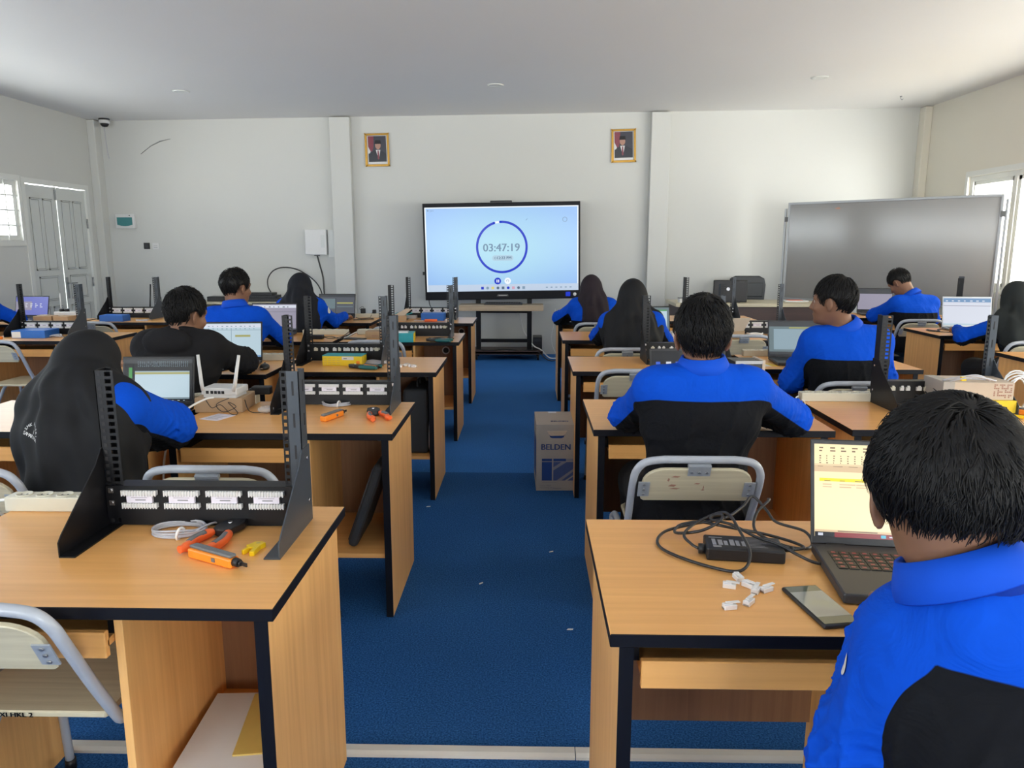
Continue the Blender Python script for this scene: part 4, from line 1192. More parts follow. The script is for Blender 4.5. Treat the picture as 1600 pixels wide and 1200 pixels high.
def laptop(x, y, z, rz, w, d, lh, ang, sheet, label, body='plastic_dark', lid='plastic_black', keys='plastic_black', glow=None, thick=.02):
    """hinge line at the origin, keyboard towards -y, lid leaning back by ang degrees"""
    t = thing('laptop', label, 'laptop', (x, y, z), rz, 'open laptops')
    mb = MB(); mb.box(-w/2, w/2, -d, 0, .003, thick); obj('base', mb, body, t, bevel=.004)
    f = MB()
    for sx in (-1,1):
        for yy in (-d+.02, -.02): f.cyl((sx*(w/2-.03),yy,0),(sx*(w/2-.03),yy,.004),.008,n=8)
    obj('rubber_foot', f, 'plastic_black', t)
    kb = MB(); kw = w*.88/15; rowsn = 5
    for r_ in range(rowsn):
        for c in range(15):
            xx = -w*.44 + c*kw; yy = -.045 - r_*.019
            kb.box(xx+.0012, xx+kw-.0012, yy-.0165, yy, thick-.001, thick+.0015, 0)
    ko = obj('keyboard', kb, keys, t)
    if glow:
        g = MB()
        for r_ in range(rowsn):
            for c in range(15):
                xx = -w*.44 + (c+.3)*kw; yy = -.049 - r_*.019
                g.box(xx, xx+kw*.4, yy-.007, yy, thick+.0015, thick+.0019, 0)
        obj('key_legends', g, glow, ko)
    tp = MB(); tp.box(-.05, .05, -d+.015, -d+.085, thick-.0005, thick+.0008); obj('touchpad', tp, body, t)
    a = math.radians(ang)
    upv = Vector((0, math.sin(a), math.cos(a)))
    M = frame_M((0, .002, thick*.7), (1,0,0), upv)     # local z points to the user side (-y)
    hg = MB()
    for sx in (-1,1): hg.cyl((sx*w*.36-.02, .002, thick*.75), (sx*w*.36+.02, .002, thick*.75), .007, n=10)
    obj('hinge', hg, 'plastic_black', t)
    l = MB(); l.box(-w/2, w/2, .004, lh, -.006, 0, 0, M); lo = obj('lid', l, lid, t, bevel=.003)
    bz = .008; bb = .022
    dm = MB(); mats = []
    def mi(n):
        if n not in mats: mats.append(n)
        return mats.index(n)
    X = lambda u: -w/2+bz+(w-2*bz)*u
    Y = lambda v: bb+(lh-bz*1.4-bb)*v
    base = sheet[0]; z0 = .0006
    dm.prism([(X(0),Y(0)),(X(1),Y(0)),(X(1),Y(1)),(X(0),Y(1))], 0, z0, mi(base), M)
    for k, (m, u0, u1, v0, v1) in enumerate(sheet[1:]):
        zz = z0 + .0002 + k*.000012
        dm.add([(X(u0),Y(v0),zz),(X(u1),Y(v0),zz),(X(u1),Y(v1),zz),(X(u0),Y(v1),zz)], [(0,1,2,3)], mi(m), False, M)
    obj('display', dm, mats, lo)
    return t
lp1 = laptop(.838, 1.62, H, math.radians(-7), .375, .26, .245, 17, SHEET['warm'], 'large dark laptop with a bright warm spreadsheet before the nearest boy', glow='key_red', thick=.024)
laptop(-1.585, 3.12, H, math.radians(3), .305, .21, .215, 12, SHEET['darksheet'], 'black laptop with a dark-ribbon spreadsheet before the girl in the long black scarf')
laptop(-1.775, 4.42, H, math.radians(6), .36, .24, .235, 12, SHEET['word'], 'black laptop with a pale two-column page before the hoodie boy')
laptop(-2.02, 5.92, H, math.radians(2), .36, .24, .235, 12, SHEET['lilac'], 'dark laptop with a lilac page before the blue shirted boy left of the aisle')
laptop(-1.86, 7.27, H, math.radians(0), .36, .24, .225, 14, SHEET['split'], 'black laptop with a dim grey page before the girl typing near the front wall')
laptop(-4.73, 7.05, H, math.radians(-4), .34, .23, .215, 14, SHEET['violet'], 'laptop with a violet lit page at the far left edge')
laptop(.72, 3.30, H, math.radians(4), .345, .235, .235, 14, SHEET['night'], 'black laptop with coloured icons hidden behind the neck of the boy with spread elbows')
laptop(.96, 5.93, H, math.radians(4), .33, .23, .215, 12, SHEET['greenlist'], 'laptop with a greenish page peeking out right of the black-scarfed girl')
laptop(1.665, 4.62, H, math.radians(-4), .36, .245, .235, 16, SHEET['greyteal'], 'dark grey laptop with a dim sheet left of the boy looking left', body='plastic_dark', lid='plastic_dark')
laptop(3.585, 7.86, H, math.radians(-10), .345, .23, .255, 10, SHEET['greywhite'], 'dark framed laptop before the boy bowing his head')
laptop(3.70, 6.40, H, math.radians(-8), .385, .26, .265, 12, SHEET['skysheet'], 'laptop with a white sheet and blue ribbon before the scarfed girl at right', body='steel_dull', lid='steel_dull')

# ================================================================== SMALL THINGS ON THE DESKS
def box_thing(name, label, cat, x, y, z, rz, w, d, h, mat, extra=None, group=None):
    t = thing(name, label, cat, (x, y, z), rz, group)
    mb = MB(); mb.box(-w/2, w/2, -d/2, d/2, 0, h); obj('carton', mb, mat, t, bevel=.0025)
    if extra:
        for (nm, m, x0, x1, y0, y1, z0, z1) in extra:
            e = MB(); e.box(x0, x1, y0, y1, z0, z1); obj(nm, e, m, t)
    return t
def coil(label, x, y, z, r, mat, n=5, ry=.7, seed=1, rz=0, tie=True, wire=.0028):
    rr = random.Random(seed); pts = []; n += 2
    offs = [(rr.uniform(-.10,.10), rr.uniform(-.06,.06), rr.uniform(-.06,.06), rr.uniform(0,6.28)) for _ in range(n+1)]
    for k in range(n*16):
        a = 2*PI*k/16; i0 = k//16; f_ = (k % 16)/16
        mixv = [offs[i0][q]*(1-f_) + offs[i0+1][q]*f_ for q in range(3)]
        q = r*(1 + mixv[0] + .05*math.sin(2*a + offs[i0][3]*.2))
        pts.append((q*math.cos(a) + mixv[1]*r, q*ry*math.sin(a) + mixv[2]*r, wire + wire*1.1*(k/16)*(.5+.3*math.sin(a*1.5+offs[0][3]))))
    pts += [(r*1.1, r*.2, wire*5), (r*1.25, r*.65, wire*4), (r*1.35, r*.9, wire*1.2)]
    t = thing('cable_coil', label, 'cable', (x, y, z), rz)
    mb = MB(); mb.tube(spl(pts, 2), wire, 6); obj('cable', mb, mat, t)
    if tie:
        mb = MB(); c = (r*math.cos(-1.2), r*ry*math.sin(-1.2))
        ringp = [(c[0]+.003*math.cos(a*.7), c[1]+.016*math.cos(a), .012+.014*math.sin(a)) for a in [2*PI*k/14 for k in range(14)]]
        mb.tube(ringp, .0035, 6, closed=True); obj('tie', mb, 'cable_white' if mat != 'cable_white' else 'cable_grey', t)
    return t
def punch_tool(label, x, y, z, rz, c1='tool_orange', L=.15):
    """tapered two-tone handle along +x with a black blade head"""
    t = thing('punch_down_tool', label, 'tool', (x, y, z), rz)
    top = [(-L/2,-.015),(-L/2,.015),(L*.30,.0125),(L*.30,-.0125)]
    mb = MB(); mb.prism([(-L/2,-.016),(-L/2+.004,.016),(L*.28,.0135),(L*.30,.010),(L*.30,-.010),(L*.28,-.0135)], 0, .022); obj('handle', mb, c1, t, bevel=.004)
    mb = MB(); mb.prism([(-L/2,-.010),(-L/2+.004,.010),(L*.28,.009),(L*.28,-.009)], .0215, .029); obj('grip', mb, 'tool_grey', t, bevel=.003)
    mb = MB(); mb.cyl((L*.30,0,.013),(L*.38,0,.013),.0105,.009,n=14); mb.cyl((L*.38,0,.013),(L*.42,0,.013),.006,n=10); mb.box(L*.42,L*.52,-.0015,.0015,.009,.017); obj('blade_head', mb, 'plastic_black', t)
    mb = MB(); mb.box(-.006,.004,-.0163,-.013,.007,.016); obj('slide_button', mb, 'tool_grey', t)
    return t
def crimper(label, x, y, z, rz, c1='tool_red', c2='tool_grey'):
    """black jaw with two spread padded handles reaching towards -y"""
    t = thing('crimping_tool', label, 'tool', (x, y, z), rz)
    mb = MB(); mb.prism([(-.022,-.03),(-.026,.0),(-.014,.04),(.004,.052),(.028,.048),(.034,.02),(.024,-.025),(.012,-.038),(-.01,-.036)], .004, .022); obj('jaw', mb, 'plastic_black', t, bevel=.003)
    mb = MB(); mb.cyl((.004,.008,.021),(.004,.008,.026),.006,n=12); obj('pivot', mb, 'chrome', t)
    for s in (-1,1):
        p = [(s*.012,-.02,.013),(s*.026,-.045,.013),(s*.034,-.085,.013),(s*.030,-.125,.013),(s*.036,-.145,.013)]
        mb = MB(); mb.tube(spl(p,5), [.008]*4+[.0115]*13+[.009]*4, 10); h = obj('handle', mb, c1, t)
        mb = MB(); mb.tube(spl([(s*.027,-.055,.019),(s*.033,-.085,.0195),(s*.031,-.115,.019)],5), .0075, 8); obj('grip_pad', mb, c2, h)
    return t

# nearest left desk
coil('grey network cable coil lying on the nearest left desk', -.855, 1.735, H, .058, 'cable_grey', 4, .75, 3)
crimper('orange handled crimping tool behind the punch tool on the nearest left desk', -.735, 1.735, H, math.radians(-8))
punch_tool('orange punch-down tool lying across the nearest left desk', -.683, 1.555, H+.001, math.radians(-28), L=.17)
t = thing('cable_stripper', 'small yellow cable stripper on the nearest left desk', 'tool', (-.632, 1.625, H), math.radians(-10))
mb = MB(); mb.prism([(-.014,.012),(-.010,.028),(.006,.032),(.018,.026),(.014,.008),(.019,-.03),(.008,-.033),(.004,-.006),(-.004,-.008),(-.008,-.028),(-.015,-.026),(-.012,-.002),(-.02,.004)], 0, .012); obj('body', mb, 'tool_yellow', t, bevel=.002)
mb = MB(); mb.lathe([(.0,.0121),(.0055,.0125)], 14, 0, Matrix.Translation((.003,.018,0))); obj('finger_hole', mb, 'paper_yellow', t)
t = thing('paper_stack', 'stack of white paper inside the cubby of the nearest left desk', 'paper', (-.69, 1.61, .253), math.radians(3))
mb = MB()
for k in range(8): mb.box(-.105+.002*(k%3), .105, -.15, .15+.002*(k%2), k*.006, k*.006+.0055)
obj('sheets', mb, 'paper', t)
t = thing('envelope', 'brown-yellow envelope on the paper stack in the nearest cubby', 'envelope', (-.625, 1.64, .301), math.radians(8))
mb = MB(); mb.box(-.06,.06,-.12,.12,0,.004); obj('envelope_sleeve', mb, 'paper_yellow', t); mb = MB(); mb.prism([(-.058,.115),(.058,.115),(0,.05)], .004, .0046); obj('flap', mb, 'paper_yellow', t)

# desk with the router
rb = box_thing('cardboard_box', 'brown cardboard box under the white router', 'box', -1.305, 3.155, H, math.radians(2), .20, .17, .062, 'cardboard', [('box_flap','carton_beige',-.1,.1,-.0005,.0005,.0621,.0626)])
t = thing('wifi_router', 'white router with two upright antennas on the brown box', 'router', (-1.295, 3.13, H+.062+.012), math.radians(-4))
mb = MB(); mb.box(-.078,.078,-.055,.06,0,.030); obj('housing', mb, 'plastic_white', t, bevel=.005)
mb = MB(); mb.box(-.07,.07,-.05,.055,-.012,0); obj('stand', mb, 'plastic_white', t)
for x in (-.05,-.03,-.014,.002,.018):
    mb = MB(); mb.box(x-.006,x+.006,-.0565,-.0545,.006,.018); obj('port', mb, 'ink', t)
for s, tilt in ((-1,-.01),(1,.035)):
    mb = MB(); mb.cyl((s*.066,-.04,.02),(s*.066,-.058,.024),.008,n=10); mb.tube([(s*.066,-.06,.02),(s*.066+tilt*.3,-.062,.05),(s*.066+tilt,-.062,.172)], [.0075,.008,.0065], 10); obj('antenna', mb, 'plastic_white', t)
cable('white network cable running from the router to the gap beside the girl elbow', [(-1.32,3.07,.815),(-1.345,3.04,.813),(-1.385,2.97,.79),(-1.40,2.90,.755),(-1.405,2.83,.70),(-1.41,2.78,.60),(-1.41,2.75,.4)], .0042, 'cable_white')
cable('tangled thin black cord hanging over the front of the brown box', [(-1.25,3.06,.815),(-1.30,3.045,.79),(-1.27,3.04,.76),(-1.22,3.05,.78),(-1.25,3.045,.80),(-1.21,3.04,.757),(-1.235,3.03,.754),(-1.28,3.04,.79),(-1.32,3.05,.775),(-1.335,3.04,.80),(-1.35,3.05,.82)], .0016, 'cable_black')
cable('thin black cord lying right of the brown box', [(-1.20,3.10,.80),(-1.17,3.06,.762),(-1.13,3.06,.754),(-1.08,3.11,.754),(-1.12,3.14,.757),(-1.08,3.12,.754),(-1.045,3.17,.756)], .0018, 'cable_black')
t = thing('power_adapter', 'black plug adapter on the strip right of the white router', 'adapter', (-1.185, 3.275, H+.041), math.radians(0))
mb = MB(); mb.box(-.045,.04,-.02,.02,0,.036); mb.cyl((-.045,0,.02),(-.06,0,.02),.006,n=8); obj('case', mb, 'plastic_black', t, bevel=.006)
t = thing('power_adapter', 'small black cube adapter beside the left foot of the second rack', 'adapter', (-1.085, 3.285, H), math.radians(0))
mb = MB(); mb.box(-.018,.022,-.018,.018,.03,.086); mb.box(-.012,.012,-.012,.012,0,.03); obj('case', mb, 'plastic_black', t, bevel=.004)
t = thing('card', 'white printed card lying before the router box', 'paper', (-1.272, 2.985, H), math.radians(-20))
mb = MB(); mb.box(-.045,.045,-.055,.055,0,.001); obj('card_sheet', mb, 'paper_lilac', t)
mb = MB()
for k in range(5): mb.box(-.032,.03-.008*(k%2),-.035+k*.013,-.032+k*.013,.001,.0012)
obj('print_lines', mb, 'ink_grey', t)
t = thing('plastic_bag', 'crumpled clear plastic bag beside the second rack foot', 'bag', (-1.10, 3.07, H))
bm = MB(); bm.sphere((0,0,.014), (.035,.04,.014), 12); me = bm.mesh('bag_film', ['clear_film'])
for v in me.vertices: v.co += Vector((random.uniform(-1,1),random.uniform(-1,1),random.uniform(0,1)))*.005
obj('bag_film', me, None, t)
coil('grey network cable coil on the desk with the router', -.845, 3.235, H, .055, 'cable_grey', 4, .8, 5, tie=True)
punch_tool('grey and orange punch tool on the desk with the router', -.79, 2.985, H+.001, math.radians(68), L=.16)
crimper('orange handled crimping tool on the desk with the router', -.645, 3.05, H, math.radians(25))
# bags in the cubbies
def slab_bag(label, x, y, z, rz, ry, w, d, h, name='laptop_bag'):
    t = thing(name, label, 'bag', (x, y, z)); t.rotation_euler = (0, ry, rz)
    mb = MB(); mb.box(-w/2,w/2,-d/2,d/2,0,h); obj('bag_body', mb, 'bag_black', t, bevel=.018, seg=3)
    mb = MB(); mb.tube([(-w/2-.001,-d/2+.02,.02),(-w/2-.001,-d/2+.02,h-.03)], .003, 6); mb.tube([(-w/2-.001,-d/2+.02,h-.03),(-w/2-.001,d/2-.02,h-.03)], .003, 6); obj('zip', mb, 'plastic_dark', t)
    mb = MB(); mb.tube(spl([(0,-.05,h-.004),(0,-.045,h+.03),(0,.045,h+.03),(0,.05,h-.004)],5), .006, 8); obj('carry_loop', mb, 'bag_black', t)
    return t
b = slab_bag('black laptop bag leaning in the cubby under the desk with the router', -.700, 2.96, .262, 0, math.radians(20), .04, .30, .36)
bt = MB(); bt.box(-.022,-.0205,-.10,-.085,.16,.24); obj('brand_patch', bt, 'steel_dull', b)
slab_bag('black bag standing in the cubby under the desk with the yellow carton', -.645, 4.36, .255, 0, 0, .14, .30, .38, 'backpack')
cable('grey cord dangling by the bag under the desk with the yellow carton', [(-.56,4.22,.70),(-.555,4.2,.55),(-.565,4.21,.42),(-.57,4.22,.30),(-.575,4.28,.258)], .004, 'cable_grey')
# hoodie boy desk
t = thing('computer_mouse', 'black computer mouse right of the hoodie boy laptop', 'mouse', (-1.50, 4.20, H), math.radians(10))
mb = MB(); mb.sphere((0,0,.012), (.028,.048,.022), 16); me = mb.mesh('shell', ['plastic_black'])
for v in me.vertices:
    if v.co.z < 0: v.co.z = 0
obj('shell', me, None, t)
mb = MB(); mb.cyl((-.003,.02,.033),(.003,.02,.033),.005,n=10); obj('wheel', mb, 'plastic_dark', t)
mb = MB(); mb.box(-.02,.0,-.048,-.045,.008,.014); obj('glint_block', mb, 'chrome', t)  # small chrome block set in as the glint on the shell
t = thing('smartphone', 'dark phone lying left of the mouse on the hoodie boy desk', 'phone', (-1.745, 4.13, H), math.radians(-14))
mb = MB(); mb.box(-.038,.038,-.08,.08,0,.009); obj('case', mb, 'plastic_dark', t, bevel=.004); mb = MB(); mb.box(-.034,.034,-.075,.075,.009,.0096); obj('glass', mb, 'metal_slate', t)
t = thing('sticker', 'violet lit sticker on the corner of the hoodie boy laptop', 'sticker', (-1.655, 4.205, H+.0205), math.radians(6))
mb = MB(); mb.box(-.03,-.003,-.015,.015,0,.0006); mb.box(.0,.022,-.015,.015,0,.0006); obj('film', mb, 'lcd_violet', t)  # film borrows the screen emission, so the sticker glows by itself
# desk with yellow carton
yb = box_thing('tool_carton', 'yellow carton with a teal lid before the jack rack', 'box', -1.085, 4.385, H, math.radians(-3), .235, .11, .058, 'box_yellow',
   [('lid','box_teal',-.118,.118,-.0555,.0555,.0575,.061), ('price_label','paper',.0,.07,-.0568,-.0548,.036,.054), ('barcode','ink_grey',.01,.03,-.0572,-.0566,.041,.048), ('seal','tool_orange',.085,.105,-.0568,-.0548,.012,.03)])
e = MB()
for r_ in range(4):
    for c in range(4): e.box(-.11+c*.026, -.09+c*.026, -.0556, -.0545, .008+r_*.011, .012+r_*.011)
obj('printing', e, 'paper_yellow', yb)
crimper('dark teal handled crimping tool before the yellow carton', -.985, 4.245, H, math.radians(75), 'tool_teal', 'tool_teal')
punch_tool('orange stub-nosed tool right of the yellow carton', -.885, 4.225, H+.001, math.radians(-35), L=.12)
coil('grey cable coil right of the yellow carton', -.905, 4.42, H, .06, 'cable_grey', 5, .6, 8, tie=False)
# desk with teal box
box_thing('tool_box', 'teal box with a yellow end before the jack rack', 'box', -.91, 5.50, H, math.radians(4), .145, .16, .066, 'box_teal',
   [('yellow_end','box_yellow',.0715,.0735,-.08,.08,.001,.064), ('loose_plugs','plastic_clear',-.05,.03,-.05,.03,.0665,.075)])
box_thing('cardboard_box', 'small brown box left of the jack rack behind the teal box', 'box', -1.145, 5.70, H, math.radians(0), .175, .11, .055, 'cardboard', [('stamp','pattern_brown',-.04,.01,-.0556,-.0545,.018,.024)])
coil('black cable coil right of the teal box', -.66, 5.55, H, .075, 'cable_black', 4, .5, 9, tie=False, wire=.0035)
crimper('dark teal tool lying right of the teal box', -.70, 5.475, H, math.radians(80), 'tool_teal', 'tool_grey')
t = thing('smartphone', 'dark phone beside the small brown box left of the aisle', 'phone', (-1.30, 5.60, H), math.radians(70))
mb = MB(); mb.box(-.038,.038,-.08,.08,0,.009); obj('case', mb, 'plastic_black', t, bevel=.004); mb = MB(); mb.box(-.034,.034,-.075,.075,.009,.0096); obj('glass', mb, 'plastic_black', t)
# desk with blue box
box_thing('tool_box', 'bright blue box left of the screen trolley before the rack', 'box', -.895, 7.10, H, math.radians(-4), .215, .12, .07, 'box_blue', [('lid_edge','box_blue_dark',-.1085,.1085,-.061,.061,.05,.056)])
t = thing('screwdriver', 'red handled screwdriver before the bright blue box', 'tool', (-.90, 6.93, H+.014), math.radians(4))
mb = MB(); mb.cyl((-.055,0,0),(.06,0,0),.013,.011,n=12); obj('handle', mb, 'tool_red', t); mb = MB(); mb.cyl((-.055,0,0),(-.15,0,0),.0035,n=8); obj('shaft', mb, 'chrome', t)
coil('small pale wire bundle right of the bright blue box', -.745, 7.05, H, .035, 'cable_white', 3, .6, 12, tie=False)
t = thing('open_carton', 'torn brown carton left of the rack with the bright blue box', 'box', (-1.235, 7.05, H), math.radians(8))
mb = MB(); mb.box(-.09,.09,-.09,.09,0,.05); obj('carton', mb, 'cardboard', t); mb = MB(); mb.prism([(-.09,.05),(.02,.05),(.10,.11),(.04,.115)], -.002, .002, 0, frame_M((.05,-.05,0),(1,.3,0),(0,0,1))); obj('flap', mb, 'carton_beige', t)
t = thing('wifi_router', 'pale router with one thin antenna behind the torn carton', 'router', (-1.17, 7.27, H))
mb = MB(); mb.box(-.09,.09,-.05,.05,0,.03); obj('housing', mb, 'plastic_white', t, bevel=.005); mb = MB(); mb.tube([(-.02,.04,.02),(-.02,.05,.24)], .004, 8); obj('antenna', mb, 'plastic_white', t); mb = MB(); mb.tube(spl([(-.07,-.05,.02),(-.1,-.08,.05),(-.05,-.1,.06),(.0,-.09,.045),(.06,-.07,.06)],5), .006, 6); obj('teal_lead', mb, 'box_teal', t)
for (x, lb, w) in ((-1.615, 'black adapter with a cord loop on the strip near the front wall', .045), (-1.505, 'small black adapter right of the looped adapter near the front wall', .034)):
    t = thing('power_adapter', lb, 'adapter', (x, 7.34, H+.041)); mb = MB(); mb.box(-w/2,w/2,-.02,.02,0,.048 if w > .04 else .036); obj('case', mb, 'plastic_black', t, bevel=.005)
    mb = MB(); mb.tube(spl([(-w/2,0,.03),(-w/2-.012,0,.05),(-.002,0,.066),(.008,0,.05)],5) if w > .04 else spl([(-w/2,-.02,.01),(-w/2-.01,-.03,-.02),(-.03,-.06,-.037)],5), .0022, 6); obj('cord', mb, 'cable_black', t)
t = thing('power_adapter', 'flat black charger with cords on the blue shirted boy desk', 'adapter', (-1.62, 5.62, H)); mb = MB(); mb.box(-.075,.075,-.03,.03,0,.03); obj('case', mb, 'plastic_black', t, bevel=.005)
mb = MB(); mb.tube(spl([(.075,0,.015),(.12,-.02,.008),(.17,.03,.006),(.22,.01,.02),(.24,.12,.04)],5), .003, 6); mb.tube(spl([(.075,.01,.015),(.13,.06,.01),(.2,-.04,.006),(.26,-.05,.006)],5), .003, 6); obj('cord', mb, 'cable_black', t)
cable('black charger cord snaking over the desk of the girl typing near the front wall', [(-1.67,7.25,.76),(-1.6,7.15,.757),(-1.52,7.2,.757),(-1.47,7.12,.757),(-1.56,7.05,.757),(-1.64,7.02,.757)], .004, 'cable_black')
# left-hand far desks
box_thing('tool_box', 'bright blue box with a white label under the rack at left', 'box', -3.80, 5.70, H, math.radians(3), .25, .20, .058, 'box_blue', [('label_patch','paper',-.122,-.055,-.1012,-.0995,.004,.05), ('lid_line','box_blue_dark',-.1255,.1255,-.1006,.1006,.042,.044)])
t = thing('screwdriver', 'orange screwdriver lying left of the bright blue box at left', 'tool', (-4.0, 5.53, H+.012), math.radians(8)); mb = MB(); mb.cyl((-.05,0,0),(.05,0,0),.011,n=12); obj('handle', mb, 'tool_orange', t); mb = MB(); mb.cyl((-.14,0,0),(-.05,0,0),.004,n=8); obj('shaft', mb, 'plastic_dark', t)
t = thing('cable_bundle', 'pale wire bundle right of the bright blue box at left', 'cable', (-3.63, 5.66, H)); mb = MB(); mb.tube(spl([(-.06,0,.006),(0,.02,.015),(.05,-.01,.01),(.03,.03,.02),(-.04,.02,.012),(.06,.01,.006)],5), .005, 6); obj('cable', mb, 'cable_grey', t)
box_thing('storage_case', 'pale blue translucent case under the rack by the left door', 'box', -3.855, 6.93, H, math.radians(-2), .225, .13, .055, 'lcd_sky' if False else 'box_blue_dark', [('lid','box_blue',-.108,.108,-.06,.06,.055,.06)])
coil('teal and brown wire tangle right of the pale blue case', -3.60, 6.93, H, .05, 'cable_grey', 3, .6, 21, tie=False)
t = thing('wifi_router', 'dark router with one tall black antenna behind the left rack', 'router', (-3.73, 7.31, H)); mb = MB(); mb.box(-.09,.09,-.04,.04,0,.03); obj('housing', mb, 'plastic_black', t, bevel=.004); mb = MB(); mb.tube([(.0,.03,.025),(.02,.05,.32)], .007, 8); obj('antenna', mb, 'plastic_black', t)
box_thing('cardboard_box', 'left brown carton beside the violet laptop', 'box', -4.50, 6.92, H, math.radians(6), .16, .14, .05, 'cardboard', [('open_flap','carton_beige',-.07,.02,-.02,.06,.0505,.055)])
box_thing('cardboard_box', 'right brown carton beside the violet laptop', 'box', -4.31, 6.92, H, math.radians(-5), .15, .15, .05, 'cardboard')
t = thing('wifi_router', 'white router with two black knobs behind the brown cartons at left', 'router', (-4.40, 7.11, H)); mb = MB(); mb.box(-.11,.11,-.06,.06,0,.075); obj('housing', mb, 'plastic_white', t, bevel=.008)
mb = MB(); mb.cyl((-.05,-.02,.075),(-.05,-.02,.10),.022,n=14); mb.cyl((.0,-.02,.075),(.0,-.02,.10),.022,n=14); obj('knob', mb, 'plastic_black', t); mb = MB(); mb.tube([(.10,.05,.03),(.10,.06,.26)], .006, 8); mb.tube([(-.10,.05,.03),(-.10,.06,.24)], .006, 8); obj('antenna', mb, 'plastic_white', t)
t = thing('power_plug', 'pair of dark plugs on the strip at the left edge', 'plug', (-4.02, 5.90, H+.041)); mb = MB(); mb.cyl((-.03,0,0),(-.03,0,.04),.017,n=12); mb.cyl((.03,0,0),(.03,0,.035),.017,n=12); obj('plug_body', mb, 'plastic_black', t)
# right block
box_thing('cardboard_box', 'small white and brown box right of the greenish laptop', 'box', 1.14, 5.72, H, math.radians(3), .10, .08, .05, 'cardboard', [('white_end','paper',-.052,-.0,-.042,.042,.002,.052)])
t = thing('carton_lid', 'open brown carton leaning behind the nearer boy head', 'box', (1.505, 5.70, H), math.radians(12))
mb = MB(); mb.box(-.10,.10,-.09,.09,0,.07); obj('carton', mb, 'cardboard', t); mb = MB(); mb.prism([(-.10,0),(.09,0),(.12,.11),(-.08,.11)], -.002, .002, 0, frame_M((0,-.09,.068),(1,0,0),(0,-.4,.9))); obj('flap', mb, 'carton_beige', t)
coil('white cable coil before the rack right of the nearer boy head', 1.775, 5.90, H, .06, 'cable_white', 4, .7, 14, tie=False, wire=.004)
coil('pinkish-grey wire scraps right of the white cable coil', 1.92, 5.82, H, .03, 'cable_grey', 3, .6, 15, tie=False)
t = thing('storage_box', 'black box with a cream end behind the neck of the boy with spread elbows', 'box', (.965, 3.30, H), math.radians(3))
mb = MB(); mb.box(-.07,.05,-.06,.07,.0,.20); obj('case', mb, 'plastic_dark', t, bevel=.003); mb = MB(); mb.box(.05,.062,-.06,.07,0,.205); obj('end_panel', mb, 'carton_beige', t); mb = MB(); mb.box(-.068,.05,-.063,-.058,.19,.203); obj('rim', mb, 'steel_dull', t)
t = thing('sticker_sheet', 'white and yellow label sheet left of the dark grey laptop', 'paper', (1.40, 4.42, H), math.radians(10)); mb = MB(); mb.box(-.06,.02,-.05,.05,0,.0015); mb.box(.02,.06,-.05,.05,0,.0015,1); obj('sheet', mb, ['paper','tool_yellow'], t)
kb = box_thing('kraft_box', 'kraft box with a brown woven print lying on the yellow box', 'box', 1.90, 3.23, H+.055, math.radians(-2), .29, .17, .075, 'carton_beige', [('tape','carton_grey',-.146,-.10,-.0865,.0865,.001,.0765)])
pt = MB(); U = .0075
glyph = ["1101110111","1000100100","1110111101","0010001001","1011101111","1010000000","1011111011","0000001010"]
for r_, row in enumerate(glyph):
    for c, q in enumerate(row):
        if q == '1': pt.box(.062+c*U, .062+(c+.75)*U, -.0858, -.0848, .062-r_*U, .062-(r_-.75)*U)
        if q == '1' and r_ < 8: pt.box(.145, .1462, -.08+c*U*1.6, -.08+(c+.75)*U*1.6, .062-r_*U, .062-(r_-.75)*U)
obj('woven_print', pt, 'pattern_brown', kb)
box_thing('tool_carton', 'yellow box under the kraft box', 'box', 1.905, 3.225, H, math.radians(-2), .295, .19, .055, 'box_yellow')
t = thing('wire_hank', 'grey wire hank draped over the left of the kraft box', 'cable', (1.80, 3.16, H+.131))
mb = MB(); mb.tube(spl([(-.03,-.02,.004),(.0,-.05,.02),(.06,-.06,.03),(.14,-.045,.012),(.16,.0,.006),(.1,.03,.006),(.02,.03,.008),(-.04,.01,.004),(.0,-.03,.024),(.07,-.045,.034),(.13,-.03,.008)],6), .0035, 6); obj('wire', mb, 'cable_grey', t); mb = MB(); mb.box(.0,.02,-.052,-.04,.012,.028); obj('yellow_tie', mb, 'tool_yellow', t)
t = thing('cable_coil', 'white network cable coil standing right of the kraft box', 'cable', (2.075, 3.19, H))
mb = MB()
for k in range(5):
    r_ = .062+.006*k
    mb.tube([(r_*.75*math.cos(a)+.01*k*.4, .015*math.sin(a*2+k)+.008*k-.02, .075+r_*1.1*math.sin(a)) for a in [2*PI*q/22 for q in range(22)]], .0038, 7, closed=True)
obj('cable', mb, 'cable_white', t)
punch_tool('orange punch tool at the right edge by the yellow box', 2.10, 3.06, H+.001, math.radians(-60), L=.15)
t = thing('cable_stripper', 'flat yellow stripper beside the orange tool at right', 'tool', (2.025, 3.05, H), math.radians(-30)); mb = MB(); mb.prism([(-.045,-.012),(.04,-.016),(.05,.0),(.03,.016),(-.04,.012)], 0, .010); obj('body', mb, 'tool_yellow', t, bevel=.002)
t = thing('cord_plug', 'white plug hanging at the strip corner by the boy elbow', 'adapter', (1.225, 3.25, H-.12)); mb = MB(); mb.box(-.009,.009,-.012,.012,0,.05); mb.cyl((0,0,.05),(0,0,.08),.006,n=8); mb.tube(spl([(0,0,.08),(-.005,0,.12),(-.02,.0,.15),(-.035,.02,.13)],5), .0022, 6); obj('case', mb, 'plastic_white', t, bevel=.002)
cable('thin black cord trailing left of the white laptop at right', [(3.50,6.40,.757),(3.42,6.33,.756),(3.37,6.20,.757),(3.33,6.32,.757),(3.30,6.22,.757),(3.42,6.12,.757),(3.52,6.15,.757)], .004, 'cable_black')

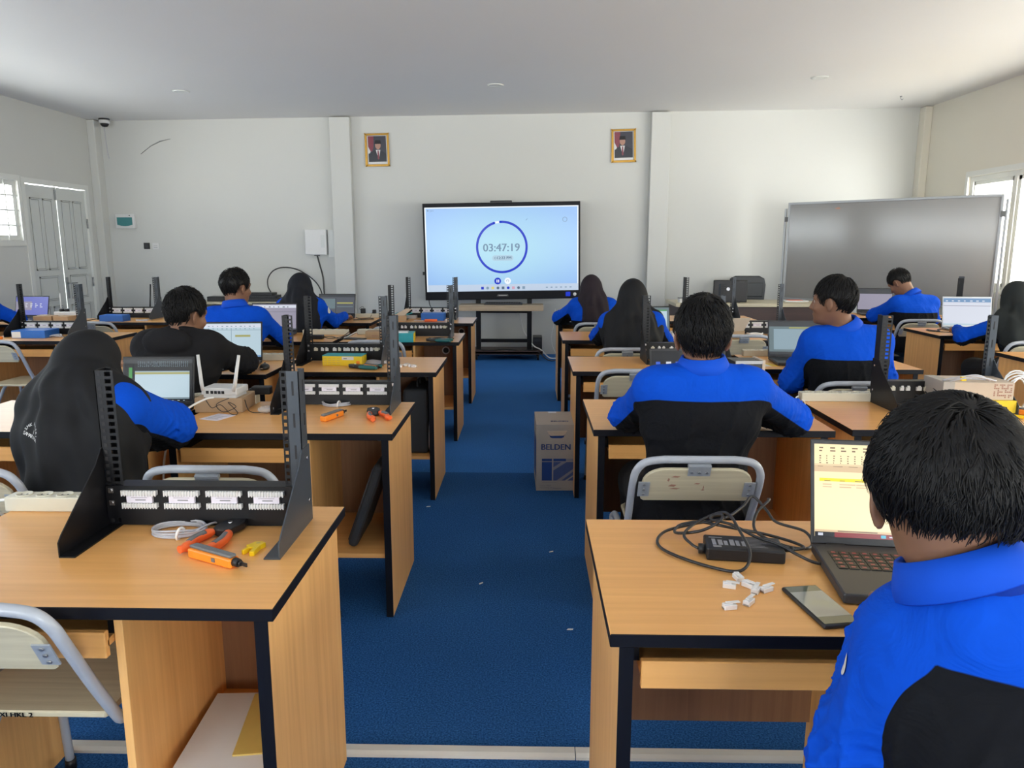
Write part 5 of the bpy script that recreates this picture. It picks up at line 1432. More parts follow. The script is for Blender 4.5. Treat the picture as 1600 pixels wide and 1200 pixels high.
# nearest right desk
t = thing('laptop_charger', 'black laptop charger brick tangled in its cord on the nearest right desk', 'charger', (.492, 1.625, H), math.radians(-7))
mb = MB(); mb.box(-.085,.085,-.042,.042,0,.030); obj('brick', mb, 'plastic_black', t, bevel=.004)
mb = MB()
for k in range(6): mb.box(-.07+k*.013,-.062+k*.013+.002*(k%2),-.02,.014-.004*(k%3),.030,.0303)
mb.box(-.07,-.052,-.033,-.024,.030,.0303); mb.box(-.075,-.045,.022,.026,.030,.0303)
for k in range(7): mb.box(-.0,.05-.006*(k%3),-.024+k*.008,-.0225+k*.008,.030,.0302)
obj('rating_label', mb, 'ink_grey', t)
mb = MB(); mb.cyl((.085,.01,.016),(.105,.01,.016),.008,.006,n=10); mb.cyl((.105,.01,.016),(.112,.01,.016),.0075,n=10); obj('plug_end', mb, 'plastic_black', t)
mb = MB(); mb.cyl((-.085,-.008,.014),(-.10,-.008,.014),.012,n=10); obj('inlet_plug', mb, 'plastic_black', t)
mb = MB(); mb.tube(spl([(.112,.01,.016),(.14,.03,.014),(.12,.075,.010),(.06,.10,.016),(.0,.085,.030),(-.05,.09,.036),(-.09,.125,.028),(-.135,.11,.022),(-.145,.07,.018),(-.09,.05,.034),(-.045,.075,.050),(-.035,.105,.056),(-.055,.115,.050),(-.06,.095,.046),(-.02,.06,.050),(.03,.02,.038),(.075,-.01,.034),(.115,-.04,.022),(.15,-.05,.012),(.20,-.045,.010),(.215,-.04,.012)],7), .0036, 8); obj('output_cord', mb, 'cable_black', t)
mb = MB(); mb.tube(spl([(-.10,-.008,.014),(-.115,.0,.02),(-.13,.03,.03),(-.10,.09,.036),(-.04,.12,.056),(-.02,.085,.062),(-.01,.02,.056),(.005,-.06,.030),(-.02,-.105,.008),(-.08,-.09,.0055),(-.16,-.03,.0055),(-.19,.03,.0055),(-.17,.09,.012),(-.10,.115,.026),(-.03,.11,.046),(.02,.16,.060),(.05,.20,.075),(.08,.17,.05),(.10,.145,.03),(.16,.12,.02),(.17,.08,.0055),(.145,.045,.0055),(.10,.06,.0055),(.045,.10,.02),(.05,.14,.05),(.085,.18,.072),(.09,.21,.066)],7), .0036, 8); obj('mains_cord', mb, 'cable_black', t)
cable('black charger lead entering the side of the large dark laptop', [(.70,1.59,.757),(.74,1.54,.757),(.735,1.50,.757)], .0036, 'cable_black') if False else None
t = thing('smartphone', 'black phone lying before the large dark laptop on the nearest right desk', 'phone', (.570, 1.372, H), math.radians(9))
mb = MB(); mb.box(-.038,.038,-.082,.082,0,.009); obj('case', mb, 'plastic_black', t, bevel=.006, seg=3)
m_ = plain('phone_glass', (0.10, 0.115, 0.085, 1), 0.06, 0, 0.8, noise=0.02)
plain('phone_glass_pale', (0.30, 0.31, 0.28, 1), 0.08, 0, 0.8, noise=0.02)
mb = MB(); mb.box(-.034,.034,-.076,.076,.009,.0096); s_ = obj('glass', mb, 'phone_glass', t); mb = MB(); mb.box(-.034,.034,-.05,.052,.0096,.0098); obj('lit_area', mb, 'phone_glass_pale', s_)
# clear modular plugs
def make_plug(label):
    t = thing('modular_plug', label, 'connector', (0,0,0), 0, 'clear network plugs')
    mb = MB(); mb.box(-.0058,.0058,-.0105,.0105,0,.008); mb.box(-.0035,.0035,-.004,.011,.008,.0095); obj('body', mb, 'plastic_clear', t, bevel=.001, seg=1)
    mb = MB(); mb.box(-.003,.003,-.016,.006,.010,.0112); obj('latch', mb, 'plastic_clear', t)
    mb = MB(); mb.box(-.0045,.0045,.006,.0107,.0005,.003); obj('contacts', mb, 'steel_dull', t)
    return t
PL = [((.418,1.458),70,'clear plug at the left of the five grouped plugs on the nearest right desk'),((.446,1.497),10,'clear plug standing farthest from the view on the nearest right desk'),((.458,1.462),40,'clear plug in the middle of the group on the nearest right desk'),
      ((.466,1.438),150,'clear plug just right-below the middle one on the nearest right desk'),((.489,1.443),120,'rightmost clear plug on the nearest right desk'),((.394,1.366),100,'clear plug nearest the front edge of the right desk'),((.437,1.386),140,'clear plug second from the front edge of the nearest right desk')]
p0 = None
for (p, a, lb) in PL:
    if p0 is None: p0 = make_plug(lb); o = p0
    else: o = dup(p0, (0,0,0), 0, lb)
    o.location = (p[0], p[1], H+.0002); o.rotation_euler = (0, 0, math.radians(a))
    o.scale = (1.25,)*3
PL2 = [((-.80+.028*k, 4.33-.02*(k%3)), 50*k, 'clear plug %s, yellow carton desk' % w) for k, w in enumerate(('at the left of the row by the rack foot','second from the rack foot','third from the rack foot','fourth from the rack foot','fifth from the rack foot','at the aisle end of the row'))]
for (p, a, lb) in PL2:
    o = dup(p0, (p[0], p[1], H+.0002), math.radians(a), lb)
    o.scale = (1.4,)*3

# ---- BELDEN cable carton in the aisle
t = thing('cable_carton', 'grey-beige cable carton with blue print standing on the aisle carpet beside the desks', 'box', (.170, 4.50, 0), math.radians(1.5))
w, d, h = .243, .36, .405
mb = MB()
hz0, hz1 = .322, .366; hw = .045
# front wall with the hand hole
mb.box(-w/2, w/2, -d/2, -d/2+.004, 0, hz0); mb.box(-w/2, w/2, -d/2, -d/2+.004, hz1, h)
mb.box(-w/2, -hw, -d/2, -d/2+.004, hz0, hz1); mb.box(hw, w/2, -d/2, -d/2+.004, hz0, hz1)
for s in (-1,1):
    mb.prism([(s*hw,hz0),(s*hw,hz0+.02),(s*(hw-.005),hz0+.006),(s*(hw-.018),hz0)], 0, .004, 0, frame_M((0,-d/2+.004,0),(1,0,0),(0,0,1)))
mb.box(-w/2, -w/2+.004, -d/2+.004, d/2, 0, h); mb.box(w/2-.004, w/2, -d/2+.004, d/2, 0, h); mb.box(-w/2+.004, w/2-.004, d/2-.004, d/2, 0, h); mb.box(-w/2+.004, w/2-.004, -d/2+.004, d/2-.004, 0, .004)
mb.box(-w/2+.004, w/2-.004, -d/2+.004, d/2-.004, h-.004, h)
obj('carton', mb, 'carton_grey', t)
F = frame_M((0,-d/2-.0004,0),(1,0,0),(0,0,1))
mb = MB(); mb.prism([(-.058,.366),(.06,.368),(.05,.35),(.038,.34),(-.038,.338),(-.05,.35)], -.001, .002, 0, F); obj('torn_flap', mb, 'carton_beige', t)
mb = MB(); mb.box(-w/2+.006, w/2-.006, -d/2+.006, d/2-.01, .006, h-.012); obj('inner_spool', mb, 'print_blue', t)
mb = MB(); lettering(mb, 'BELDEN', .050, frame_M((-.005,-d/2-.0006,.268),(1,0,0),(0,0,1)), bold=.0012); obj('brand_lettering', mb, 'print_blue', t)
mb = MB()
mb.prism([(-.088,.063),(-.028,.063),(-.028,.178),(-.088,.178)], 0, .0004, 0, F); mb.prism([(-.088,.182),(-.028,.182),(-.028,.198),(-.088,.198)], 0, .0004, 0, F); mb.prism([(-.02,.182),(.055,.182),(.055,.198),(-.02,.198)], 0, .0004, 0, F)
mb.prism([(-.02,.063),(.119,.063),(.119,.178),(-.02,.178)], 0, .0003, 1, F); mb.prism([(.055,.182),(.119,.182),(.119,.198),(.055,.198)], 0, .0003, 2, F)
mb.prism([(-.02,.125),(.06,.178),(.03,.178),(-.02,.145)], .0003, .0005, 2, F); mb.prism([(.0,.063),(.119,.15),(.119,.135),(.03,.063)], .0003, .0005, 2, F); mb.prism([(.05,.063),(.119,.11),(.119,.102),(.065,.063)], .0003, .0005, 3, F)
obj('printed_panel', mb, ['print_blue','print_blue_mid','print_grey','carton_grey'], t)
mb = MB(); lettering(mb, 'Cat.5e  4PR24', .011, frame_M((-.065,-d/2-.0006,.032),(1,0,0),(0,0,1))); lettering(mb, 'Networking  305 m', .011, frame_M((-.055,-d/2-.0006,.018),(1,0,0),(0,0,1))); mb.prism([(-.085,.050),(.0,.050),(.0,.052),(-.085,.052)], 0, .0004, 0, F); mb.prism([(-.02,.012),(.03,.012),(.03,.016),(-.02,.016)], 0, .0004, 0, F); obj('small_print', mb, 'ink_grey', t)
mb = MB(); lettering(mb, 'BELDEN', .030, frame_M((.02,-d/2+.09,h+.0005),(1,0,0),(0,1,0)), bold=.0006); obj('top_lettering', mb, 'print_blue', t)
mb = MB(); mb.box(-.035,.015,.14,.178,h,h+.0008); obj('tape', mb, 'plastic_clear', t)
mb = MB(); mb.box(-w/2-.0006,-w/2,-.14,.12,.06,.30); obj('side_print', mb, 'print_blue', t)
mb = MB(); mb.prism([(.115,.0),(.128,.0),(.126,.012)], 0, .012, 0, F); obj('torn_corner', mb, 'carton_beige', t)
# scraps on the carpet
for k, (x, y, rz, lb) in enumerate([(-.556,4.02,.3,'white scrap of paper beside the left desk row with the yellow carton'),(.115,3.40,.6,'white thread scrap on the carpet beside the right desks'),(.165,2.66,.1,'thin white scrap on the aisle carpet nearest the right desk'),(-.20,3.05,.9,'tiny white scrap in the middle of the aisle carpet')]):
    t = thing('paper_scrap', lb, 'scrap', (x, y, .0005), rz); mb = MB(); mb.prism([(-.012,-.003),(.010,-.005),(.014,.002),(-.006,.004)], 0, .002); obj('scrap', mb, 'paper', t)
# ================================================================== PEOPLE
V3 = lambda *a: np.array(a, dtype=float)
def smin(a, b, k):
    h = np.maximum(k - np.abs(a - b), 0.0) / k
    return np.minimum(a, b) - h * h * k * 0.25
def p_cap(P, a, b, ra, rb):
    ba = b - a; pa = P - a
    t = np.clip((pa @ ba) / max(ba @ ba, 1e-12), 0, 1)
    return np.linalg.norm(pa - t[:, None] * ba, axis=1) - (ra + (rb - ra) * t)
def p_ell(P, c, r, R):
    q = (P - c) @ R if R is not None else (P - c)
    k0 = np.linalg.norm(q / r, axis=1); k1 = np.linalg.norm(q / (r * r), axis=1)
    return k0 * (k0 - 1.0) / np.maximum(k1, 1e-9)
def ev(P, prims):
    d = np.full(len(P), 9.0)
    for pr in prims:
        k = pr[-1]
        if pr[0] == 'c': d = smin(d, p_cap(P, *pr[1:5]), k)
        elif pr[0] == 'e': d = smin(d, p_ell(P, *pr[1:4]), k)
        elif pr[0] == 's': d = -smin(-d, p_ell(P, *pr[1:4]), k)       # carve
        elif pr[0] == 'f': d = pr[1](P, d)
    return d
def sdf_mesh(fn, lo, hi, h, B=8):
    """naive surface nets over an adaptively sampled grid"""
    lo = np.array(lo, float); n = np.ceil((np.array(hi) - lo) / h / B).astype(int)
    N = n * B
    bi = np.stack(np.meshgrid(*[np.arange(k) for k in n], indexing='ij'), -1).reshape(-1, 3)
    cen = lo + (bi * B + (B - 1) / 2) * h
    dc = fn(cen)
    act = np.abs(dc) < B * h * 0.95 + 0.02
    D = np.repeat(np.repeat(np.repeat(np.sign(dc).reshape(n) * 1.0, B, 0), B, 1), B, 2)
    loc = np.stack(np.meshgrid(*[np.arange(B)] * 3, indexing='ij'), -1).reshape(-1, 3)
    ab = bi[act]
    for s in range(0, len(ab), 400):
        blk = ab[s:s + 400]
        idx = (blk[:, None, :] * B + loc[None]).reshape(-1, 3)
        D[idx[:, 0], idx[:, 1], idx[:, 2]] = fn(lo + idx * h)
    S = D < 0
    c = [S[i:N[0]-1+i, j:N[1]-1+j, k:N[2]-1+k] for i in (0, 1) for j in (0, 1) for k in (0, 1)]
    anyv = np.logical_or.reduce(c); allv = np.logical_and.reduce(c)
    mask = anyv & ~allv
    cells = np.argwhere(mask)
    vid = np.full(mask.shape, -1, dtype=np.int64); vid[mask] = np.arange(len(cells))
    acc = np.zeros((len(cells), 3)); cnt = np.zeros(len(cells))
    for ax in range(3):
        o1, o2 = [a for a in range(3) if a != ax]
        for a in (0, 1):
            for b in (0, 1):
                s = np.zeros(3, int); s[o1] = a; s[o2] = b
                e = s.copy(); e[ax] = 1
                p = cells + s; q = cells + e
                dp = D[p[:, 0], p[:, 1], p[:, 2]]; dq = D[q[:, 0], q[:, 1], q[:, 2]]
                cr = (dp < 0) != (dq < 0)
                t = np.where(cr, dp / np.where(dp == dq, 1, dp - dq), 0)
                pos = s + 0.0 * p; pos[:, ax] += t
                acc[cr] += pos[cr]; cnt[cr] += 1
    V = lo + (cells + acc / cnt[:, None]) * h
    quads = []
    for ax in range(3):
        o1, o2 = [a for a in range(3) if a != ax]
        sl0 = [slice(1, N[a] - 1) for a in range(3)]; sl1 = list(sl0)
        sl0[ax] = slice(0, N[ax] - 1); sl1[ax] = slice(1, N[ax])
        A = S[tuple(sl0)]; Bv = S[tuple(sl1)]
        e = np.argwhere(A != Bv)
        off = np.array([s.start for s in sl0]); e = e + off
        ins = S[e[:, 0], e[:, 1], e[:, 2]]
        u1 = np.zeros(3, int); u1[o1] = 1; u2 = np.zeros(3, int); u2[o2] = 1
        ids = [vid[tuple((e - x).T)] for x in (u1 + u2, u2, 0 * u1, u1)]
        q = np.stack(ids, 1)
        flip = ins if ax != 1 else ~ins
        q[~flip] = q[~flip][:, ::-1]
        quads.append(q[(q >= 0).all(1)])
    Q = np.concatenate(quads)
    # a light smoothing pass takes the grid out of the surface
    for it in range(2):
        sm = np.zeros_like(V); ct = np.zeros(len(V))
        for a, b in ((0, 1), (1, 2), (2, 3), (3, 0)):
            np.add.at(sm, Q[:, a], V[Q[:, b]]); np.add.at(ct, Q[:, a], 1)
        V = V * 0.5 + (sm / np.maximum(ct, 1)[:, None]) * 0.5
    return V, Q
def np_mesh(name, V, Q, mat, attr=None):
    me = bpy.data.meshes.new(name)
    me.vertices.add(len(V)); me.vertices.foreach_set('co', V.astype(np.float32).ravel())
    k = Q.shape[1]
    me.loops.add(Q.size); me.loops.foreach_set('vertex_index', Q.astype(np.int32).ravel())
    me.polygons.add(len(Q)); me.polygons.foreach_set('loop_start', np.arange(0, Q.size, k, dtype=np.int32))
    try: me.polygons.foreach_set('loop_total', np.full(len(Q), k, dtype=np.int32))
    except Exception: pass
    me.update(calc_edges=True)
    me.polygons.foreach_set('use_smooth', np.ones(len(Q), dtype=bool))
    me.materials.append(MATS[mat])
    if attr is not None:
        a = me.attributes.new(attr[0], 'FLOAT', 'POINT'); a.data.foreach_set('value', attr[1].astype(np.float32))
    me.validate()
    return me
def rot3(yaw, pitch, roll=0.0):
    """yaw left(+), pitch down(+), roll; columns = right, forward, up of the head"""
    cy, sy = math.cos(yaw), math.sin(yaw); cp, sp_ = math.cos(pitch), math.sin(pitch); c, s = math.cos(roll), math.sin(roll)
    Ry = np.array([[cy, -sy, 0], [sy, cy, 0], [0, 0, 1]])
    Rp = np.array([[1, 0, 0], [0, cp, sp_], [0, -sp_, cp]])
    Rr = np.array([[c, 0, s], [0, 1, 0], [-s, 0, c]])
    return Ry @ Rp @ Rr
def unit(v): return v / max(np.linalg.norm(v), 1e-9)

def hand_prims(w, f, n, side, curl=(.35, .45, .35), sc=1.0, spread=.05):
    """w wrist, f hand direction, n palm normal, side=+1 when the thumb lies on cross(f,n)"""
    f = unit(f); n = unit(n - f * (n @ f)); s = np.cross(f, n) * side
    out = []
    for o in (-.026, -.009, .009, .026):
        out.append(('c', w + f*.008*sc + s*o*.7*sc, w + f*.080*sc + s*o*sc, .0135*sc, .0105*sc, .012))
    Ls = (.058, .070, .076, .068)                       # little .. index
    for k, (o, L) in enumerate(zip((-.030, -.0105, .0105, .031), Ls)):
        b = w + f*.082*sc + s*o*sc; a = curl[0] * (1.15 - .08*k); d = f*math.cos(a) + n*math.sin(a) + s*o*spread*10*.3
        p = b
        for q, (frac, r0, r1) in enumerate(((.45, .0092, .0085), (.30, .0085, .0078), (.25, .0078, .0066))):
            e = p + unit(d)*L*frac*sc
            out.append(('c', p, e, r0*sc, r1*sc, .004)); p = e
            a += curl[min(q+1, 2)]; d = f*math.cos(a) + n*math.sin(a)
    t0 = w + f*.022*sc + s*.026*sc; t1 = t0 + unit(f*.62 + s*.72 + n*.30)*.038*sc; t2 = t1 + unit(f*.85 + s*.25 + n*.42)*.030*sc
    out += [('c', t0, t1, .0125*sc, .0105*sc, .008), ('c', t1, t2, .0102*sc, .0080*sc, .004)]
    return out

HEADC = V3(0, 0, 0)
def head_prims(h, R, s=1.0):
    L = lambda x, y, z: h + R @ (V3(x, y, z) * s)
    E = lambda c, r, k, kind='e': (kind, L(*c), V3(*r) * s, R, k)
    C = lambda a, b, ra, rb, k: ('c', L(*a), L(*b), ra*s, rb*s, k)
    pr = [E((0, -.018, .022), (.074, .090, .088), .03), E((0, .022, -.020), (.064, .070, .088), .03),
          E((0, .045, -.078), (.040, .042, .036), .03),                                   # jaw
          E((0, .076, -.098), (.018, .016, .014), .015),                                   # chin
          C((-.045, .068, .028), (.045, .068, .028), .012, .012, .02),                     # brow
          E((-.030, .088, .004), (.016, .012, .011), .012, 's'), E((.030, .088, .004), (.016, .012, .011), .012, 's'),
          C((0, .084, .012), (0, .104, -.028), .008, .0115, .012),                         # nose
          C((-.011, .094, -.034), (.011, .094, -.034), .008, .008, .008),
          E((-.042, .062, -.030), (.022, .022, .018), .02), E((.042, .062, -.030), (.022, .022, .018), .02),
          C((-.018, .083, -.058), (.018, .083, -.058), .0075, .0075, .008), C((-.014, .082, -.069), (.014, .082, -.069), .0075, .0075, .008)]
    for sgn in (-1, 1):                                                                    # ears
        Re = R @ rot3(sgn * .50, 0) 
        c = L(sgn * .076, -.006, -.014)
        pr.append(('e', c + Re @ (V3(sgn*.006, -.008, .004)*s), V3(.0075, .021, .033)*s, Re, .008))
        pr.append(('e', c + Re @ (V3(sgn*.004, -.002, -.026)*s), V3(.007, .011, .012)*s, Re, .006))
        pr.append(('s', c + Re @ (V3(sgn*.0150, -.004, .004)*s), V3(.006, .012, .022)*s, Re, .004))
    return pr

def scalp_shape(P, h, R, s, up=.016, back=.012, side=.010):
    q = (P - h) @ R / s
    c = V3(0, -.018, .024); r = V3(.074 + side, .090 + back, .088 + up)
    x = q - c
    low = np.clip((.015 - q[:, 2]) / .085, 0, 1)
    x = x * np.stack([1 + .26*low, 1 + .10*low, np.ones(len(x))], 1)
    k0 = np.linalg.norm(x / r, axis=1); k1 = np.linalg.norm(x / (r*r), axis=1)
    return k0*(k0-1)/np.maximum(k1, 1e-9)*s, q
def hairline(q, nape=-.075, ear=.30, front=.052):
    """height above which hair grows, in head units, as a function of front-back position and side"""
    y = q[:, 1]
    t = np.clip((y + .075) / .15, 0, 1)
    z = nape + (front - nape) * (t**1.35)
    burn = np.exp(-((y - .030) / .018)**2) * (np.abs(q[:, 0]) > .05) * .028
    return z - burn
def hair_mesh(h, R, s, res, up, back, side, nape, front, tous, strands, slen, seed, whorl=(.01, -.055)):
    rg = np.random.default_rng(seed)
    ph = rg.uniform(0, 6.28, 8); dr = rg.normal(size=(8, 3)); dr /= np.linalg.norm(dr, axis=1)[:, None]
    fq = rg.uniform(28, 75, 8)
    def fn(P):
        d, q = scalp_shape(P, h, R, s, up, back, side)
        lump = sum(np.sin((P @ dr[i]) * fq[i] + ph[i]) for i in range(8)) * tous / 8
        cut = (hairline(q, nape, .3, front) - q[:, 2]) * s
        e = np.stack([np.maximum(np.abs(q[:, 0]) - .052, 0)*.35, q[:, 1] + .006, q[:, 2] + .020], 1) / np.array([.03, .030, .040])
        cut = np.maximum(cut, np.where(np.abs(q[:, 0]) > .05, (1 - np.linalg.norm(e, axis=1)) * .03 * s, -9))
        d = d - lump
        return -smin(-d, -cut, .014)
    V, Q = sdf_mesh(fn, h - .16*s, h + .16*s, res)
    allV, allF = [V], [Q]
    if strands:
        # locks combed from the whorl, each a tapering three-sided blade hugging the shell
        c = V3(0, -.018, .024); r = V3(.074 + side, .090 + back, .088 + up)
        u = rg.normal(size=(strands*3, 3)); u /= np.linalg.norm(u, axis=1)[:, None]
        p = c + u * r
        ok = p[:, 2] > hairline(p, nape, .3, front) + .006
        p = p[ok][:strands]; n_ = len(p)
        wpt = c + unit(V3(whorl[0], whorl[1], .085)) * r
        seg = 6; step = slen / seg * rg.uniform(.6, 1.25, n_)
        path = [p.copy()]; off = np.full(n_, .001)
        swirl = rg.normal(0, .22, n_) + .38*np.sin((p @ dr[0])*42 + ph[0]) + .25*np.sin((p @ dr[1])*70 + ph[1])
        for k in range(seg):
            nrm = (p - c) / (r*r); nrm /= np.linalg.norm(nrm, axis=1)[:, None]
            away = p - wpt; away[:, 2] -= .035 * (k + 1) / seg + .01
            tan = away - nrm * (away * nrm).sum(1)[:, None]
            tan /= np.maximum(np.linalg.norm(tan, axis=1), 1e-6)[:, None]
            sid = np.cross(nrm, tan); tan = tan + sid * (swirl[:, None] + .25 * math.sin(k*1.3))
            tan /= np.linalg.norm(tan, axis=1)[:, None]
            p = p + tan * step[:, None]
            x = p - c; kk = np.linalg.norm(x / r, axis=1)
            over = (.0015 + tous*.5*abs(math.sin(k*.9+1)) + rg.uniform(0, .0035, n_) * (k/seg)**2 * (3 if tous > .004 else 1))
            p = c + x / kk[:, None] * (1 + over / .085)[:, None]
            path.append(p.copy())
        path = np.stack(path, 1)                     # n, seg+1, 3
        low = np.clip((.015 - path[..., 2]) / .085, 0, 1)
        path[..., 0] /= 1 + .26*low; path[..., 1] = c[1] + (path[..., 1] - c[1]) / (1 + .10*low)
        hl = hairline(path.reshape(-1, 3), nape, .3, front).reshape(path.shape[:2])
        inear = (np.abs(path[..., 0]) > .045) & (((path[..., 1] + .008)/.026)**2 + ((path[..., 2] + .022)/.036)**2 < 1)
        bad = (inear | (path[..., 2] < hl - .016)).any(1)
        path = path[~bad]; n_ = len(path)
        wd = np.array([.0014, .0024, .0026, .0024, .0019, .0012, .0004]) * 1.0
        verts = np.zeros((n_, seg + 1, 3, 3))
        for k in range(seg + 1):
            t = path[:, min(k+1, seg)] - path[:, max(k-1, 0)]; t /= np.maximum(np.linalg.norm(t, axis=1), 1e-9)[:, None]
            nrm = (path[:, k] - c) / (r*r); nrm /= np.linalg.norm(nrm, axis=1)[:, None]
            sd = np.cross(t, nrm); sd /= np.maximum(np.linalg.norm(sd, axis=1), 1e-9)[:, None]
            verts[:, k, 0] = path[:, k] - sd * wd[k]; verts[:, k, 1] = path[:, k] + sd * wd[k]; verts[:, k, 2] = path[:, k] + nrm * wd[k] * .9
        VV = h + (verts.reshape(-1, 3) * s) @ R.T
        base = len(V) + np.arange(n_)[:, None, None] * (seg+1) * 3 + np.arange(seg)[None, :, None] * 3
        F = []
        for a, b in ((0, 1), (1, 2), (2, 0)):
            F.append(np.concatenate([base + a, base + b, base + 3 + b, base + 3 + a], 2).reshape(-1, 4))
        allV.append(VV); allF += F
    return np.concatenate(allV), np.concatenate(allF)

def person(label, base, rz=0, shc=None, half=.170, head=None, yaw=0, pitch=.15, roll=0, hs=1.0, elbL=None, elbR=None, wriL=None, wriR=None,
           res=.007, kneeY=.42, top='jacket', seamz=.95, sleeve=.016, bias=.012, hair=None, scarf=None, skin='skin', handL=None, handR=None, bulk=0.0, emblem=None, nbo=None, foldamp=.0085, armhole=.55):
    bx, by = base
    hip = V3(bx, by, .545)
    fwd = V3(-math.sin(rz), math.cos(rz), 0); rgt = V3(math.cos(rz), math.sin(rz), 0); upv = V3(0, 0, 1)
    shc = V3(*shc); head = V3(*head)
    SL, SR = shc - rgt*half, shc + rgt*half
    EL, ER, WL, WR = (V3(*q) for q in (elbL, elbR, wriL, wriR))
    Rh = rot3(rz + yaw, pitch, roll)
    mid = hip*.55 + shc*.45 + V3(0, 0, .0) - fwd*.015; chest = hip*.22 + shc*.78 - fwd*.012
    chest[2] = shc[2] - .10; mid[2] = .72 * (shc[2]/.98)
    def torso(g, k):
        T = [('c', hip - rgt*.085, hip + rgt*.085, .105+g, .105+g, k), ('c', mid - rgt*.055, mid + rgt*.055, .096+g, .096+g, k),
             ('c', chest - rgt*(half*.50), chest + rgt*(half*.50), .104+g, .104+g, k),
             ('c', hip, mid, .10+g, .095+g, k), ('c', mid, chest, .095+g, .10+g, k),
             ('c', SL + rgt*.035, SR - rgt*.035, .055+g*.9, .055+g*.9, k)]
        T += [('c', nb - V3(0,0,.012) - fwd*.012, SL*.72 + shc*.28, .046+g*.8, .050+g*.8, k), ('c', nb - V3(0,0,.012) - fwd*.012, SR*.72 + shc*.28, .046+g*.8, .050+g*.8, k)]
        return T
    nb = shc + V3(0, 0, .045) + fwd*.010
    if nbo is not None: nb = V3(*nbo)
    skull = head + Rh @ (V3(0, -.030, -.055)*hs)
    def arm(S, E_, W, g, k, ext=0.0):
        W2 = W + unit(W - E_)*ext
        return [('c', S, E_, .050+g, .040+g, k), ('c', E_, W2, .040+g, .027+g*.9, k)]
    ft = []
    for s in (-1, 1):
        kn = hip + rgt*s*.115 + fwd*kneeY + V3(0, 0, -.03); an = kn + fwd*.03; an[2] = .095
        toe = an + fwd*.13; toe[2] = .045
        ft.append((hip + rgt*s*.085, kn, an, toe))
    def legs(g, k, foot=True):
        L_ = []
        for (h_, kn, an, toe) in ft:
            L_ += [('c', h_, kn, .080+g, .056+g, k), ('c', kn, an, .054+g, .038+g, k)]
            if foot: L_ += [('c', an + V3(0,0,-.04), toe, .036, .028, .02)]
        return L_
    body = torso(0, .06) + legs(0, .04) + arm(SL, EL, WL, 0, .03) + arm(SR, ER, WR, 0, .03)
    body += [('c', nb - V3(0,0,.03), skull, .058, .052*hs, .035)]
    def hp(W, E_, spec, side):
        f = unit(W - E_); spec = spec or {}
        f = V3(*spec['dir']) if 'dir' in spec else f*V3(1, 1, .25)
        n = V3(*spec.get('palm', (0, 0, -1)))
        return hand_prims(W, f, n, side*spec.get('flip', 1), spec.get('curl', (.30, .35, .30)), spec.get('sc', .95))
    body += hp(WL, EL, handL, -1) + hp(WR, ER, handR, 1)
    body += head_prims(head, Rh, hs)
    pts = np.array([SL, SR, EL, ER, WL, WR, head, hip] + [q for t in ft for q in t])
    lo = pts.min(0) - .22; hi = pts.max(0) + .22; lo[2] = -.02
    for t in range(2): pass
    V, Q = sdf_mesh(lambda P: ev(P, body), lo, hi, res)
    V[:, 2] = np.maximum(V[:, 2], .004)
    org = V3(bx, by, 0)
    me = np_mesh('person', V - org, Q, skin)
    root = bpy.data.objects.new('person', me); COL.objects.link(root); root.location = org
    tag(root, label, 'person')
    def child(name, V, Q, mat, attr=None):
        o = bpy.data.objects.new(name, np_mesh(name, V - org, Q, mat, attr)); COL.objects.link(o); o.parent = root
        return o
    # ---- upper garment
    rg = np.random.default_rng(abs(hash(label)) % 1000 if False else int(bx*1000) % 997)
    fd = rg.normal(size=(6, 3)); fd[:, 2] *= 1.3; fd /= np.linalg.norm(fd, axis=1)[:, None]; ff = rg.uniform(24, 60, 6); fp = rg.uniform(0, 6.28, 6)
    def folds(P, d, amp=None):
        amp = foldamp if amp is None else amp
        q = P - shc; u_ = q @ rgt; v_ = q @ fwd; w_ = P[:, 2]
        n1 = np.sin(u_*34 + 2.4*np.sin(w_*8 + fp[0] + u_*5) + 1.5*np.sin(v_*13 + fp[1]))
        n2 = np.sin(u_*19 - w_*16 + 1.8*np.sin(u_*11 + fp[2]) + fp[3])
        r1 = (1 - np.abs(n1))**3; r2_ = (1 - np.abs(n2))**3
        low = np.clip((shc[2] + .02 - w_) / .12, .25, 1)
        out = d - amp*(r1*.9 + r2_*.8 - .35)*low
        for S, E_, W in ((SL, EL, WL), (SR, ER, WR)):
            for a, b, cen, wd in ((S, E_, 1.0, .55), (E_, W, .0, .6), (E_, W, 1.0, .5)):
                ba = b - a; L_ = np.linalg.norm(ba); ax = ba / L_; t = ((P - a) @ ax) / L_
                rad = (P - a) - ((P - a) @ ax)[:, None]*ax; rl = np.linalg.norm(rad, axis=1)
                o1 = unit(np.cross(ax, upv + .01)); o2 = np.cross(ax, o1); an_ = np.arctan2(rad @ o1, rad @ o2)
                m_ = np.exp(-((t - cen)/wd)**2) * np.clip((.11 - rl)/.03, 0, 1) * ((t > -.3) & (t < 1.3))
                wv = np.sin(t*L_*105 + 1.7*np.sin(an_*2 + fp[4]) + 1.2*np.sin(an_*3 + t*5 + fp[5]))
                out = out - amp*.75*((1 - np.abs(wv))**2 - .3)*m_
        return out
    gar = torso(.016 + bulk, .06) + [('c', hip - rgt*.08 - V3(0,0,.02), hip + rgt*.08 - V3(0,0,.02), .118+bulk, .118+bulk, .05)]
    gar += arm(SL, EL, WL, sleeve + bulk*.6, .045, -.012) + arm(SR, ER, WR, sleeve + bulk*.6, .045, -.012)
